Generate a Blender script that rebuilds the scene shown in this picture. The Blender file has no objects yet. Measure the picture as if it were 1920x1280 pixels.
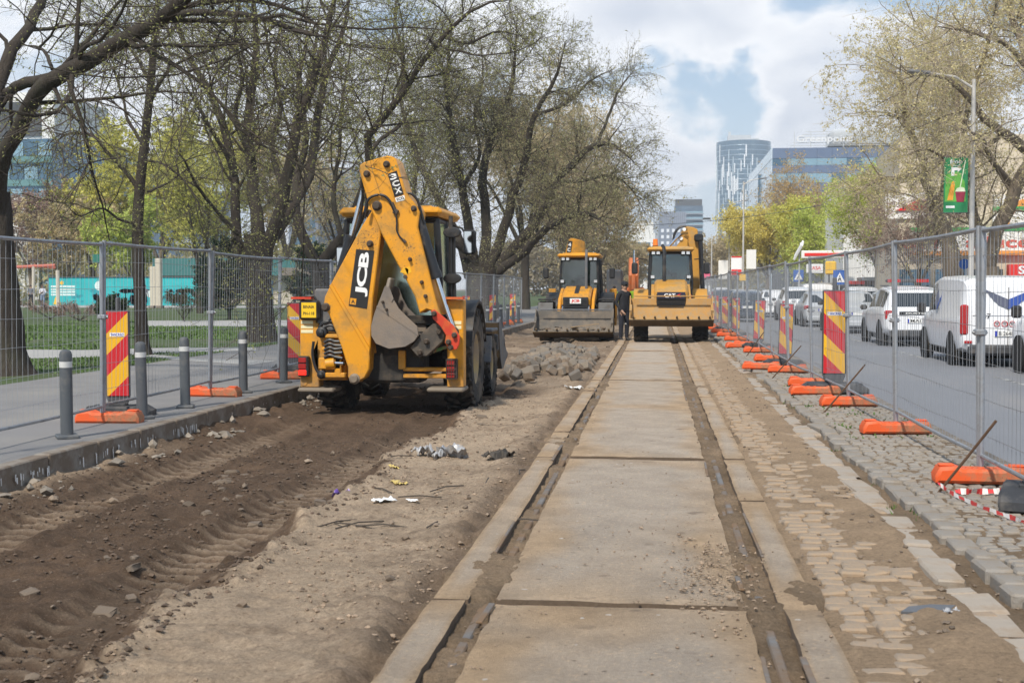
import bpy, math, random
import numpy as np
from mathutils import Vector, Matrix
R = math.radians
rnd = random.Random(7)
S = bpy.context.scene
COL = S.collection
# ------------------------------------------------------------------ camera, sky, sun, exposure
cam_d = bpy.data.cameras.new('camera'); cam = bpy.data.objects.new('camera', cam_d); COL.objects.link(cam)
cam.location = (0, 0, 1.6); cam.rotation_euler = (R(90 - 2.436), 0, R(6.597))
cam_d.sensor_width = 36; cam_d.lens = 44.06; cam_d.clip_start = .1; cam_d.clip_end = 4000
cam_d.dof.use_dof = True; cam_d.dof.focus_distance = 17.5; cam_d.dof.aperture_fstop = 5.6
S.camera = cam
SUN_EL, SUN_AZ = 47, 197      # azimuth measured clockwise from +Y: the sun stands high behind the camera, a little to the left
W = bpy.data.worlds.new('World'); S.world = W; W.use_nodes = True
def build_world():
    nt = W.node_tree; N = nt.nodes; L = nt.links; N.clear()
    out = N.new('ShaderNodeOutputWorld'); bg = N.new('ShaderNodeBackground'); bg.inputs[1].default_value = .086
    L.new(bg.outputs[0], out.inputs[0])
    sky = N.new('ShaderNodeTexSky'); sky.sky_type = 'NISHITA'; sky.sun_disc = False
    sky.sun_elevation = R(SUN_EL); sky.sun_rotation = R(SUN_AZ); sky.air_density = 1.3; sky.dust_density = .4; sky.ozone_density = 1.5
    tc = N.new('ShaderNodeTexCoord')
    def mth(op, a, b=None, c=None, clamp=False):
        n = N.new('ShaderNodeMath'); n.operation = op; n.use_clamp = clamp
        for i, v in enumerate((a, b, c)):
            if v is None: continue
            if hasattr(v, 'is_output'): L.new(v, n.inputs[i])
            else: n.inputs[i].default_value = v
        return n.outputs[0]
    def noise(scale, det, rough, off=(0, 0, 0), dist=0):
        m = N.new('ShaderNodeMapping'); m.inputs[1].default_value = off; m.inputs[3].default_value = (1, 1, 1.9)
        L.new(tc.outputs['Generated'], m.inputs[0])
        n = N.new('ShaderNodeTexNoise'); n.inputs['Scale'].default_value = scale; n.inputs['Detail'].default_value = det
        n.inputs['Roughness'].default_value = rough; n.inputs['Distortion'].default_value = dist
        L.new(m.outputs[0], n.inputs['Vector']); return n.outputs[0]
    n1 = noise(4.2, 9, .56, (.3, .1, .45))
    dens = n1
    # cumulus banks seen down the street and the blue gaps between them
    wn = N.new('ShaderNodeTexNoise'); wn.inputs['Scale'].default_value = 11; wn.inputs['Detail'].default_value = 5; L.new(tc.outputs['Generated'], wn.inputs['Vector'])
    ws = N.new('ShaderNodeVectorMath'); ws.operation = 'MULTIPLY_ADD'; ws.inputs[1].default_value = (.17, .17, .10); L.new(wn.outputs['Color'], ws.inputs[0]); L.new(tc.outputs['Generated'], ws.inputs[2])
    wo = N.new('ShaderNodeVectorMath'); wo.operation = 'SUBTRACT'; wo.inputs[1].default_value = (.085, .085, .05); L.new(ws.outputs[0], wo.inputs[0])
    def bank(az, el, rad, w):
        nonlocal dens
        a, e = R(az), R(el)
        v = N.new('ShaderNodeVectorMath'); v.operation = 'DISTANCE'; L.new(wo.outputs[0], v.inputs[0])
        v.inputs[1].default_value = (math.sin(a) * math.cos(e), math.cos(a) * math.cos(e), math.sin(e))
        q = mth('MULTIPLY', v.outputs['Value'], 1 / rad); q = mth('SUBTRACT', 1, q, clamp=True); q = mth('MULTIPLY', q, w)
        dens = mth('ADD', dens, q)
    bank(1.5, 13.0, .11, .20); bank(7.0, 11.0, .09, .20); bank(-2.5, 13.5, .12, .18); bank(.6, 5.4, .07, .24); bank(7.0, 6.6, .07, .26); bank(-1.5, 6.8, .05, .16)
    bank(12, 9, .12, .16); bank(4.6, 8.6, .055, -.17); bank(3.0, 8.6, .05, -.17); bank(1.4, 8.7, .055, -.19); bank(-.8, 9.3, .055, -.22); bank(-.5, 3.6, .055, -.30); bank(2.0, 3.2, .05, -.2)
    bank(-15, 9, .14, .10); bank(-25, 12, .15, .16); bank(-8, 7, .09, .06); bank(-20, 5, .07, -.1); bank(-19, 12, .06, -.14)
    ramp = N.new('ShaderNodeMapRange'); ramp.interpolation_type = 'SMOOTHSTEP'
    ramp.inputs['From Min'].default_value = .515; ramp.inputs['From Max'].default_value = .625; L.new(dens, ramp.inputs['Value'])
    n2 = noise(6.5, 6, .55, (.9, .2, .63))
    body = N.new('ShaderNodeMapRange'); body.inputs['From Min'].default_value = .41; body.inputs['From Max'].default_value = .63; L.new(n2, body.inputs['Value'])
    thick = N.new('ShaderNodeMapRange'); thick.inputs['From Min'].default_value = .62; thick.inputs['From Max'].default_value = .85
    thick.inputs['To Min'].default_value = 1; thick.inputs['To Max'].default_value = .1; L.new(dens, thick.inputs['Value'])
    shade = mth('MAXIMUM', body.outputs[0], thick.outputs[0])
    cc = N.new('ShaderNodeMixRGB'); cc.inputs[1].default_value = (6.3, 6.9, 8.0, 1); cc.inputs[2].default_value = (9.9, 10.1, 10.5, 1)
    L.new(shade, cc.inputs[0])
    # a veil of thin high cloud
    veil = N.new('ShaderNodeMixRGB'); veil.inputs[0].default_value = .55; veil.inputs[2].default_value = (5.0, 6.6, 8.9, 1); L.new(sky.outputs[0], veil.inputs[1])
    sep = N.new('ShaderNodeSeparateXYZ'); L.new(tc.outputs['Generated'], sep.inputs[0]); lowm = N.new('ShaderNodeMapRange'); lowm.inputs[1].default_value = .0; lowm.inputs[2].default_value = .16; lowm.inputs[3].default_value = .75; lowm.inputs[4].default_value = 0; L.new(sep.outputs[2], lowm.inputs[0])
    hz = N.new('ShaderNodeMixRGB'); hz.inputs[2].default_value = (7.4, 8.4, 9.6, 1); L.new(lowm.outputs[0], hz.inputs[0]); L.new(veil.outputs[0], hz.inputs[1]); veil = hz
    mx = N.new('ShaderNodeMixRGB'); L.new(ramp.outputs[0], mx.inputs[0]); L.new(veil.outputs[0], mx.inputs[1]); L.new(cc.outputs[0], mx.inputs[2])
    L.new(mx.outputs[0], bg.inputs[0])
build_world()
sun_d = bpy.data.lights.new('sun', 'SUN'); sun = bpy.data.objects.new('sun', sun_d); COL.objects.link(sun)
sun_d.energy = 3.7; sun_d.angle = R(4); sun_d.color = (1, .93, .82)
_a, _e = R(SUN_AZ), R(SUN_EL)
sun.rotation_euler = Vector((-math.sin(_a) * math.cos(_e), -math.cos(_a) * math.cos(_e), -math.sin(_e))).to_track_quat('-Z', 'Y').to_euler()
S.view_settings.view_transform = 'Standard'; S.view_settings.look = 'None'; S.view_settings.exposure = .31
S.view_settings.gamma = 1; S.view_settings.use_curve_mapping = False
S.render.engine = 'CYCLES'; S.cycles.max_bounces = 6; S.cycles.transparent_max_bounces = 24; S.cycles.use_denoising = True
# ------------------------------------------------------------------ materials
MATS = {}
def M(name, col, rough=.6, metal=0., var=.12, scale=6., bump=0., bscale=30., dirt=None, dscale=3., damt=.5, spec=None, coat=0., coords='Object', stretch=None, island=0., fleck=None, mud=None):
    """procedural surface: base colour with noise variation, optional dust or stain colour in patches, optional fine relief"""
    if name in MATS: return MATS[name]
    m = bpy.data.materials.new(name); m.use_nodes = True; MATS[name] = m
    nt = m.node_tree; N = nt.nodes; L = nt.links; b = N['Principled BSDF']
    b.inputs['Roughness'].default_value = rough; b.inputs['Metallic'].default_value = metal
    if spec is not None: b.inputs['Specular IOR Level'].default_value = spec
    if coat: b.inputs['Coat Weight'].default_value = coat; b.inputs['Coat Roughness'].default_value = .15
    tc = N.new('ShaderNodeTexCoord'); vec = tc.outputs[coords]
    if stretch:
        mp = N.new('ShaderNodeMapping'); mp.inputs[3].default_value = stretch; L.new(vec, mp.inputs[0]); vec = mp.outputs[0]
    def noise(s, d=5, r=.6):
        n = N.new('ShaderNodeTexNoise'); n.inputs['Scale'].default_value = s; n.inputs['Detail'].default_value = d; n.inputs['Roughness'].default_value = r
        L.new(vec, n.inputs['Vector']); return n
    hs = N.new('ShaderNodeMixRGB'); lo = tuple(max(0, c * (1 - 1.6 * var)) for c in col); hi = tuple(min(1, c * (1 + 1.6 * var)) for c in col)
    hs.inputs[1].default_value = (*lo, 1); hs.inputs[2].default_value = (*hi, 1)
    n = noise(scale); L.new(n.outputs[0], hs.inputs[0]); c = hs.outputs[0]
    if island:
        g = N.new('ShaderNodeNewGeometry'); mr = N.new('ShaderNodeMapRange'); mr.inputs['To Min'].default_value = 1 - island; mr.inputs['To Max'].default_value = 1 + island
        L.new(g.outputs['Random Per Island'], mr.inputs['Value'])
        vm = N.new('ShaderNodeVectorMath'); vm.operation = 'SCALE'; L.new(c, vm.inputs[0]); L.new(mr.outputs[0], vm.inputs['Scale']); c = vm.outputs[0]
    if dirt:
        n2 = noise(dscale, 7, .68); mr = N.new('ShaderNodeMapRange'); mr.inputs['From Min'].default_value = .62 - .35 * damt; mr.inputs['From Max'].default_value = .82 - .35 * damt
        L.new(n2.outputs[0], mr.inputs['Value'])
        mx = N.new('ShaderNodeMixRGB'); mx.inputs[2].default_value = (*dirt, 1); L.new(mr.outputs[0], mx.inputs[0]); L.new(c, mx.inputs[1]); c = mx.outputs[0]
        rr = N.new('ShaderNodeMapRange'); rr.inputs['To Min'].default_value = rough; rr.inputs['To Max'].default_value = max(rough, .85); L.new(mr.outputs[0], rr.inputs['Value']); L.new(rr.outputs[0], b.inputs['Roughness'])
    if fleck:
        n4 = noise(34, 3, .75); n5 = noise(1.7, 3, .5); ad = N.new('ShaderNodeMath'); ad.operation = 'MULTIPLY_ADD'; ad.inputs[1].default_value = .45; L.new(n5.outputs[0], ad.inputs[0]); L.new(n4.outputs[0], ad.inputs[2])
        mr = N.new('ShaderNodeMapRange'); mr.inputs['From Min'].default_value = .87; mr.inputs['From Max'].default_value = .93; L.new(ad.outputs[0], mr.inputs['Value'])
        mx = N.new('ShaderNodeMixRGB'); mx.inputs[2].default_value = (*fleck, 1); L.new(mr.outputs[0], mx.inputs[0]); L.new(c, mx.inputs[1]); c = mx.outputs[0]
    if mud:
        sp = N.new('ShaderNodeSeparateXYZ'); L.new(tc.outputs['Object'], sp.inputs[0]); n6 = noise(9, 6, .75); ad = N.new('ShaderNodeMath'); ad.operation = 'MULTIPLY_ADD'; ad.inputs[1].default_value = -1.7; L.new(n6.outputs[0], ad.inputs[0]); L.new(sp.outputs[2], ad.inputs[2])
        mr = N.new('ShaderNodeMapRange'); mr.inputs['From Min'].default_value = mud[1] - .85; mr.inputs['From Max'].default_value = mud[2] - .85; mr.inputs['To Min'].default_value = .8; mr.inputs['To Max'].default_value = 0; L.new(ad.outputs[0], mr.inputs['Value'])
        mx = N.new('ShaderNodeMixRGB'); mx.inputs[2].default_value = (*mud[0], 1); L.new(mr.outputs[0], mx.inputs[0]); L.new(c, mx.inputs[1]); c = mx.outputs[0]
    L.new(c, b.inputs['Base Color'])
    if bump:
        n3 = noise(bscale, 6, .65); bp = N.new('ShaderNodeBump'); bp.inputs['Strength'].default_value = bump; bp.inputs['Distance'].default_value = .02
        L.new(n3.outputs[0], bp.inputs['Height']); L.new(bp.outputs[0], b.inputs['Normal'])
    return m
def MG(name, tint, rough=.04, trans=True, mixv=.55, glossc=(1, 1, 1)):
    """window glass: tinted see-through pane with a mirror-like sheen"""
    if name in MATS: return MATS[name]
    m = bpy.data.materials.new(name); m.use_nodes = True; MATS[name] = m
    nt = m.node_tree; N = nt.nodes; L = nt.links; N.clear()
    out = N.new('ShaderNodeOutputMaterial'); tr = N.new('ShaderNodeBsdfTransparent'); tr.inputs[0].default_value = (*tint, 1)
    gl = N.new('ShaderNodeBsdfGlossy'); gl.inputs['Roughness'].default_value = rough; gl.inputs[0].default_value = (*glossc, 1)
    fr = N.new('ShaderNodeFresnel'); fr.inputs[0].default_value = 1.5
    ad = N.new('ShaderNodeMath'); ad.operation = 'MULTIPLY_ADD'; ad.inputs[1].default_value = 1.4; ad.inputs[2].default_value = mixv; ad.use_clamp = True; L.new(fr.outputs[0], ad.inputs[0])
    mx = N.new('ShaderNodeMixShader'); L.new(ad.outputs[0], mx.inputs[0]); L.new(tr.outputs[0], mx.inputs[1]); L.new(gl.outputs[0], mx.inputs[2]); L.new(mx.outputs[0], out.inputs[0])
    return m
def ME(name, col, e):
    m = M(name, col, .3, var=.02); b = m.node_tree.nodes['Principled BSDF']; b.inputs['Emission Color'].default_value = (*col, 1); b.inputs['Emission Strength'].default_value = e; return m
DUST = (.27, .21, .15)
# ------------------------------------------------------------------ mesh helpers
class MB:
    def __init__(s): s.v = []; s.f = []; s.mi = []; s.c = 0
    def add(s, vs, fs):
        o = len(s.v); s.v.extend([tuple(v) for v in vs]); s.f.extend([tuple(i + o for i in f) for f in fs]); s.mi.extend([s.c] * len(fs)); return s
    def mat(s, i): s.c = i; return s
    def box(s, c, d, rot=None, ch=0.):
        """box of full size d at c, edges chamfered by ch"""
        hx, hy, hz = d[0] / 2, d[1] / 2, d[2] / 2; c = Vector(c)
        if not ch:
            vs = [Vector((x, y, z)) for x in (-hx, hx) for y in (-hy, hy) for z in (-hz, hz)]
            fs = [(0, 1, 3, 2), (4, 6, 7, 5), (0, 4, 5, 1), (2, 3, 7, 6), (0, 2, 6, 4), (1, 5, 7, 3)]
        else:
            k = min(ch, hx * .9, hy * .9, hz * .9); vs = []; idx = {}
            for sx in (-1, 1):
                for sy in (-1, 1):
                    for sz in (-1, 1):
                        for a in range(3):
                            p = [sx * (hx - k), sy * (hy - k), sz * (hz - k)]; p[a] = (sx * hx, sy * hy, sz * hz)[a]
                            idx[(sx, sy, sz, a)] = len(vs); vs.append(Vector(p))
            fs = []
            for a in range(3):
                b, d_ = (a + 1) % 3, (a + 2) % 3
                for sg in (-1, 1):
                    q = []
                    for (u, w) in ((-1, -1), (1, -1), (1, 1), (-1, 1)):
                        t = [0, 0, 0]; t[a] = sg; t[b] = u; t[d_] = w; q.append(idx[(*t, a)])
                    fs.append(tuple(q) if sg > 0 else tuple(q[::-1]))
                for u in (-1, 1):
                    for w in (-1, 1):
                        t0 = [0, 0, 0]; t0[b] = u; t0[d_] = w; t1 = t0[:]; t0[a] = -1; t1[a] = 1
                        q = (idx[(*t0, b)], idx[(*t1, b)], idx[(*t1, d_)], idx[(*t0, d_)])
                        fs.append(q if u * w > 0 else q[::-1])
            for sx in (-1, 1):
                for sy in (-1, 1):
                    for sz in (-1, 1):
                        q = tuple(idx[(sx, sy, sz, a)] for a in range(3)); fs.append(q if sx * sy * sz > 0 else q[::-1])
        if rot is not None:
            if not isinstance(rot, Matrix): rot = Matrix.Rotation(rot[2], 3, 'Z') @ Matrix.Rotation(rot[1], 3, 'Y') @ Matrix.Rotation(rot[0], 3, 'X')
            vs = [rot @ v for v in vs]
        return s.add([v + c for v in vs], fs)
    def tube(s, pts, r, n=8, cap=True):
        pts = [Vector(p) for p in pts]; K = len(pts); rr = r if hasattr(r, '__len__') else [r] * K
        vs = []; ref = None
        for i, p in enumerate(pts):
            t = (pts[min(i + 1, K - 1)] - pts[max(i - 1, 0)]).normalized()
            if ref is None: ref = Vector((0, 0, 1)) if abs(t.z) < .9 else Vector((1, 0, 0))
            u = t.cross(ref); u = u.normalized() if u.length > 1e-5 else t.orthogonal().normalized(); w = t.cross(u); ref = -w.cross(t) if False else ref
            for k in range(n):
                a = 2 * math.pi * k / n; vs.append(p + (u * math.cos(a) + w * math.sin(a)) * rr[i])
        fs = [(i * n + k, i * n + (k + 1) % n, (i + 1) * n + (k + 1) % n, (i + 1) * n + k) for i in range(K - 1) for k in range(n)]
        if cap: fs += [tuple(range(n))[::-1], tuple((K - 1) * n + k for k in range(n))]
        return s.add(vs, fs)
    def cyl(s, p0, p1, r0, r1=None, n=16): return s.tube([p0, p1], [r0, r0 if r1 is None else r1], n)
    def lathe(s, prof, n=24, M4=None):
        """profile (r, z) spun round z, then moved by the matrix M4"""
        vs = []; fs = []; K = len(prof)
        for r, z in prof:
            for k in range(n): a = 2 * math.pi * k / n; vs.append(Vector((r * math.cos(a), r * math.sin(a), z)))
        for i in range(K - 1):
            for k in range(n): fs.append((i * n + k, i * n + (k + 1) % n, (i + 1) * n + (k + 1) % n, (i + 1) * n + k))
        if M4 is not None: vs = [M4 @ v for v in vs]
        return s.add(vs, fs)
    def prism(s, poly, a0, a1, axes='xz', ch=0.):
        """closed outline (counter-clockwise or not) pulled from a0 to a1 along the third axis"""
        area = sum(poly[i][0] * poly[(i + 1) % len(poly)][1] - poly[(i + 1) % len(poly)][0] * poly[i][1] for i in range(len(poly)))
        if area < 0: poly = poly[::-1]
        n = len(poly); vs = []
        def put(p, a): return {'xz': (p[0], a, p[1]), 'yz': (a, p[0], p[1]), 'xy': (p[0], p[1], a)}[axes]
        rings = [(poly, a0), (poly, a1)]
        if ch:
            ins = []
            for i in range(n):
                p0, p1, p2 = Vector(poly[i - 1]), Vector(poly[i]), Vector(poly[(i + 1) % n])
                d1 = (p1 - p0).normalized(); d2 = (p2 - p1).normalized(); n1 = Vector((-d1.y, d1.x)); n2 = Vector((-d2.y, d2.x)); b = (n1 + n2); b = b.normalized() / max(.5, b.normalized().dot(n1)) if b.length > 1e-6 else n1
                ins.append(tuple(p1 + b * ch))
            sg = 1 if a1 > a0 else -1
            rings = [(ins, a0), (poly, a0 + sg * ch), (poly, a1 - sg * ch), (ins, a1)]
        for pl, a in rings: vs += [put(p, a) for p in pl]
        K = len(rings); flip = (axes == 'xz') != (a1 < a0)
        fs = [(i * n + k, i * n + (k + 1) % n, (i + 1) * n + (k + 1) % n, (i + 1) * n + k) for i in range(K - 1) for k in range(n)] + [tuple(range(n))[::-1], tuple((K - 1) * n + k for k in range(n))]
        if flip: fs = [f[::-1] for f in fs]
        return s.add(vs, fs)
    def quad(s, a, b, c, d): return s.add([a, b, c, d], [(0, 1, 2, 3)])
    def mesh(s, name, mats, smooth=35):
        me = bpy.data.meshes.new(name); me.from_pydata(s.v, [], s.f)
        for m in (mats if isinstance(mats, (list, tuple)) else [mats]): me.materials.append(m)
        if any(s.mi): me.polygons.foreach_set('material_index', s.mi)
        if smooth: shade(me, smooth)
        me.update(); return me
def shade(me, ang=35):
    me.polygons.foreach_set('use_smooth', np.ones(len(me.polygons), dtype=bool)); me.set_sharp_from_angle(angle=R(ang))
def np_mesh(name, V, F, mat, smooth=False, mi=None):
    """mesh from arrays: V (n,3), F (m,k)"""
    V = np.asarray(V, np.float32); F = np.asarray(F, np.int32); me = bpy.data.meshes.new(name); k = F.shape[1]
    me.vertices.add(len(V)); me.vertices.foreach_set('co', V.ravel()); me.loops.add(F.size); me.loops.foreach_set('vertex_index', F.ravel())
    me.polygons.add(len(F)); me.polygons.foreach_set('loop_start', np.arange(0, F.size, k, dtype=np.int32))
    for m in (mat if isinstance(mat, (list, tuple)) else [mat]): me.materials.append(m)
    if mi is not None: me.polygons.foreach_set('material_index', np.asarray(mi, np.int32))
    me.polygons.foreach_set('use_smooth', np.full(len(F), bool(smooth))); me.update(calc_edges=True); return me
def put(name, me, parent=None, loc=(0, 0, 0), rot=(0, 0, 0), scale=None, label=None, kind=None):
    o = bpy.data.objects.new(name, me); COL.objects.link(o); o.location = loc; o.rotation_euler = rot
    if scale is not None: o.scale = scale if hasattr(scale, '__len__') else (scale,) * 3
    if parent: o.parent = parent
    if label: o['label'] = label
    if kind: o['kind'] = kind
    return o
def part(name, mb, mats, parent, loc=(0, 0, 0), rot=(0, 0, 0), smooth=35, label=None, kind=None):
    return put(name, mb.mesh(name, mats, smooth), parent, loc, rot, label=label, kind=kind)
def thing(name, label, cat, loc=(0, 0, 0), rotz=0., group=None, me=None):
    o = bpy.data.objects.new(name, me); COL.objects.link(o); o.location = loc; o.rotation_euler = (0, 0, rotz)
    o['label'] = label; o['category'] = cat
    if group: o['group'] = group
    return o
def struct(name, me, parent=None): return put(name, me, parent, kind=None if parent else 'structure')
def dup(o, loc=None, rot=None, label=None, group=None, parent=None):
    c = o.copy(); COL.objects.link(c)
    if parent is not None: c.parent = parent
    for ch in o.children: dup(ch, parent=c)
    if loc is not None: c.location = loc
    if rot is not None: c.rotation_euler = rot
    if label: c['label'] = label
    if group: c['group'] = group
    return c
def pt(px, py, Y):
    """the point at distance Y that the photograph shows at pixel px, py"""
    f, th, ph = 2350., R(6.597), R(2.436); x = (px - 960) / f; u = (640 - py) / f
    d = math.cos(ph) + u * math.sin(ph); z = -math.sin(ph) + u * math.cos(ph)
    X = x * math.cos(th) - d * math.sin(th); YY = x * math.sin(th) + d * math.cos(th); t = Y / YY
    return Vector((X * t, Y, 1.6 + z * t))
# ------------------------------------------------------------------ lettering, made first while the scene is small
TEXT = {}
def _text(s, bold=.0, size=1., space=1., ext=.0):
    cu = bpy.data.curves.new('lettering', 'FONT'); cu.body = s; cu.size = size; cu.align_x = 'CENTER'; cu.align_y = 'CENTER'; cu.offset = bold; cu.space_character = space; cu.extrude = ext; cu.resolution_u = 3
    o = bpy.data.objects.new('lettering', cu); COL.objects.link(o); dg = bpy.context.evaluated_depsgraph_get(); dg.update()
    me = bpy.data.meshes.new_from_object(o.evaluated_get(dg)); me.name = 'lettering'; bpy.data.objects.remove(o); bpy.data.curves.remove(cu)
    me.materials.clear(); return me
for _s, _b, _sp in (('JCB', .035, .92), ('3CX', .035, .95), ('ECO', .02, 1), ('TANCRAD', .03, 1), ('BINAIA', .02, 1), ('PH-118', .02, 1), ('CAT', .04, .95), ('froo', .03, 1), ('COURTYARD', .02, 1), ('Greenpoint', .02, 1),
                   ('37', .02, 1), ('B 264FEX', .012, 1), ('DUSTER', .02, 1), ('MAI 5', .01, 1), ('Salad', .03, 1), ('S', .03, 1), ('Sa na aduceri', .03, 1), ('50', .02, 1), ('70', .02, 1), ('90', .02, 1), ('110', .02, 1), ('4CX', .035, .95), ('A', .02, 1), ('CASA', .02, 1), ('3', .035, 1), ('C', .035, 1), ('X', .035, 1), ('4', .035, 1)):
    TEXT[(_s, _b, _sp)] = _text(_s, _b, 1, _sp)
def letters(s, w, h, mat, parent, loc, rot=(R(90), 0, 0), name='lettering'):
    """a word fitted to w by h metres, centred at loc"""
    me = next(v for k, v in TEXT.items() if k[0] == s); n = len(me.vertices); co = np.empty(n * 3, np.float32); me.vertices.foreach_get('co', co); co = co.reshape(-1, 3).copy()
    mn, mx = co.min(0), co.max(0); c = (mn + mx) / 2
    co[:, 0] = (co[:, 0] - c[0]) * w / (mx[0] - mn[0]); co[:, 1] = (co[:, 1] - c[1]) * h / (mx[1] - mn[1])
    me2 = me.copy(); me2.vertices.foreach_set('co', co.ravel()); me2.materials.append(mat); me2.update()
    return put(name, me2, parent, loc, rot)

# ------------------------------------------------------------------ people, grown as one skin each, while the scene is small
def person_mesh(mats, arms, legs, lean=0., head=(0, 0), build=1.):
    """mats: skin, top, trousers, shoes; arms: two (elbow, wrist) offsets from the shoulder; legs: two (knee, ankle); faces -Y"""
    P = [(0, 0, .96), (0, lean * .3, 1.12), (0, lean * .7, 1.30), (0, lean, 1.44), (0, lean - .005, 1.52), (0, lean - .02 + head[1], 1.60), (0, lean - .02 + head[1], 1.70)]; Rr = [(.16, .115), (.145, .105), (.165, .11), (.11, .075), (.052, .055), (.078, .095), (.06, .075)]; E = [(i, i + 1) for i in range(6)]; tag = [2, 1, 1, 1, 0, 0, 0]
    def add(p, r, frm, t): P.append(p); Rr.append((r, r) if not hasattr(r, '__len__') else r); E.append((frm, len(P) - 1)); tag.append(t); return len(P) - 1
    for s, (el, wr) in zip((-1, 1), arms):
        sh = add((s * .185, lean, 1.40), .062, 3, 1); e = add(tuple(Vector((s * .205, lean, 1.40)) + Vector(el)), .045, sh, 1); w = add(tuple(Vector((s * .205, lean, 1.40)) + Vector(wr)), .030, e, 1); d = (Vector(P[w]) - Vector(P[e])).normalized(); h = add(tuple(Vector(P[w]) + d * .075), (.038, .022), w, 0)
        sd = d.cross(Vector((1, 0, 0))).normalized() if abs(d.x) < .9 else Vector((0, 1, 0))
        for k, ln in enumerate((.062, .075, .078, .066)): q = Vector(P[h]) + d * .02 + sd * (k - 1.5) * .019; f1 = add(tuple(q + d * ln * .6), .0095, h, 0); add(tuple(q + d * ln + Vector((-s * .012, 0, 0))), .008, f1, 0)
        th = add(tuple(Vector(P[w]) + d * .05 - sd * .04), .011, w, 0); add(tuple(Vector(P[w]) + d * .09 - sd * .052), .009, th, 0)
    for s, (kn, an) in zip((-1, 1), legs):
        hp = add((s * .09, 0, .90), .095, 0, 2); k = add(tuple(Vector((s * .1, 0, .90)) + Vector(kn)), .066, hp, 2); a = add(tuple(Vector((s * .1, 0, .90)) + Vector(an)), .048, k, 2); t = add((P[a][0] + s * .02, P[a][1] - .10, P[a][2] - .055), .042, a, 3); add((P[a][0] + s * .03, P[a][1] - .19, P[a][2] - .065), .03, t, 3)
    me = bpy.data.meshes.new('p'); me.from_pydata(P, E, []); o = bpy.data.objects.new('p', me); COL.objects.link(o); sk = o.modifiers.new('s', 'SKIN'); o.modifiers.new('u', 'SUBSURF').levels = 2
    if not me.skin_vertices: me.attributes.new('skin_vertex', 'FLOAT', 'POINT') if False else None
    lay = me.skin_vertices[0] if len(me.skin_vertices) else None
    if lay is None:
        bpy.context.view_layer.objects.active = o; bpy.ops.mesh.customdata_skin_add(); lay = me.skin_vertices[0]
    for i, r in enumerate(Rr): lay.data[i].radius = (r[0] * build, r[1] * build)
    lay.data[0].use_root = True
    dg = bpy.context.evaluated_depsgraph_get(); dg.update(); out = bpy.data.meshes.new_from_object(o.evaluated_get(dg)); bpy.data.objects.remove(o); out.name = 'person'; out.materials.clear()
    for m in mats: out.materials.append(m)
    seg = [(Vector(P[a]), Vector(P[b]), tag[b] if not (a == 0 and b == 1) else 1) for a, b in E]
    for f in out.polygons:
        c = f.center; best = (9, 0)
        for a, b, t in seg:
            ab = b - a; u = max(0, min(1, (c - a).dot(ab) / max(1e-9, ab.length_squared))); dd = (a + ab * u - c).length
            if dd < best[0]: best = (dd, t)
        t = best[1]; f.material_index = t if not (t == 0 and c.z > 1.40 and c.z < 1.475 and abs(c.x) < .12) else 1; f.use_smooth = True
    return out
ST = (((0, 0, -.42), (0, 0, -.84)),) * 2
M_skin = M('skin', (.42, .25, .17), .55, var=.04); M_black = M('black_cloth', (.012, .013, .017), .85, var=.1); M_navy = M('dark_trousers', (.016, .018, .028), .85, var=.1); M_shoe = M('dark_shoes', (.02, .018, .016), .6)
M_vest = M('hivis_vest', (.36, .62, .02), .7, var=.05); M_denim = M('pale_denim', (.20, .25, .36), .85, var=.1); M_wsh = M('white_shirt', (.62, .62, .68), .8, var=.05); M_greyc = M('grey_cloth', (.16, .17, .19), .85, var=.1); M_hair = M('dark_hair', (.022, .015, .010), .6, var=.2); M_brhair = M('brown_hair', (.10, .055, .03), .6, var=.2)
PM = {}
PM['man'] = person_mesh([M_skin, M_black, M_navy, M_shoe], [((-.06, .02, -.29), (.02, -.14, -.50)), ((.04, .03, -.28), (.03, -.03, -.55))], [((.0, -.01, -.42), (.0, .02, -.84)), ((.0, -.01, -.42), (.02, .03, -.84))], head=(0, -.01), build=1.13)
PM['walkdark'] = person_mesh([M_skin, M_greyc, M_navy, M_shoe], [((-.05, -.06, -.27), (.06, -.24, -.32)), ((.05, -.06, -.27), (-.06, -.24, -.32))], [((0, -.10, -.41), (0, .05, -.83)), ((0, .03, -.42), (0, .20, -.80))])
PM['walkwhite'] = person_mesh([M_skin, M_wsh, M_denim, M_shoe], [((-.04, -.03, -.28), (.10, -.22, -.28)), ((.05, -.05, -.27), (-.05, -.24, -.22))], [((0, -.03, -.42), (0, .02, -.84)), ((0, -.05, -.42), (0, .10, -.83))])
PM['back'] = person_mesh([M_skin, M_greyc, M_navy, M_shoe], [((-.06, .02, -.28), (-.07, -.02, -.52)), ((.06, .02, -.28), (.05, -.06, -.52))], [((0, -.05, -.42), (0, .05, -.83)), ((0, .02, -.42), (0, .1, -.83))])
PM['worker'] = person_mesh([M_skin, M_vest, M_navy, M_shoe], [((-.06, .0, -.28), (-.02, -.18, -.42)), ((.06, .0, -.28), (.02, -.1, -.5))], [((0, -.01, -.42), (0, .02, -.84)), ((0, -.01, -.42), (.02, .02, -.84))])
PM['driver'] = person_mesh([M_skin, M_vest, M_navy, M_shoe], [((-.05, -.14, -.22), (.03, -.38, -.18)), ((.05, -.14, -.22), (-.03, -.38, -.18))], [((0, -.42, .02), (0, -.48, -.38)), ((0, -.42, .02), (0, -.48, -.38))], lean=.06)
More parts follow.
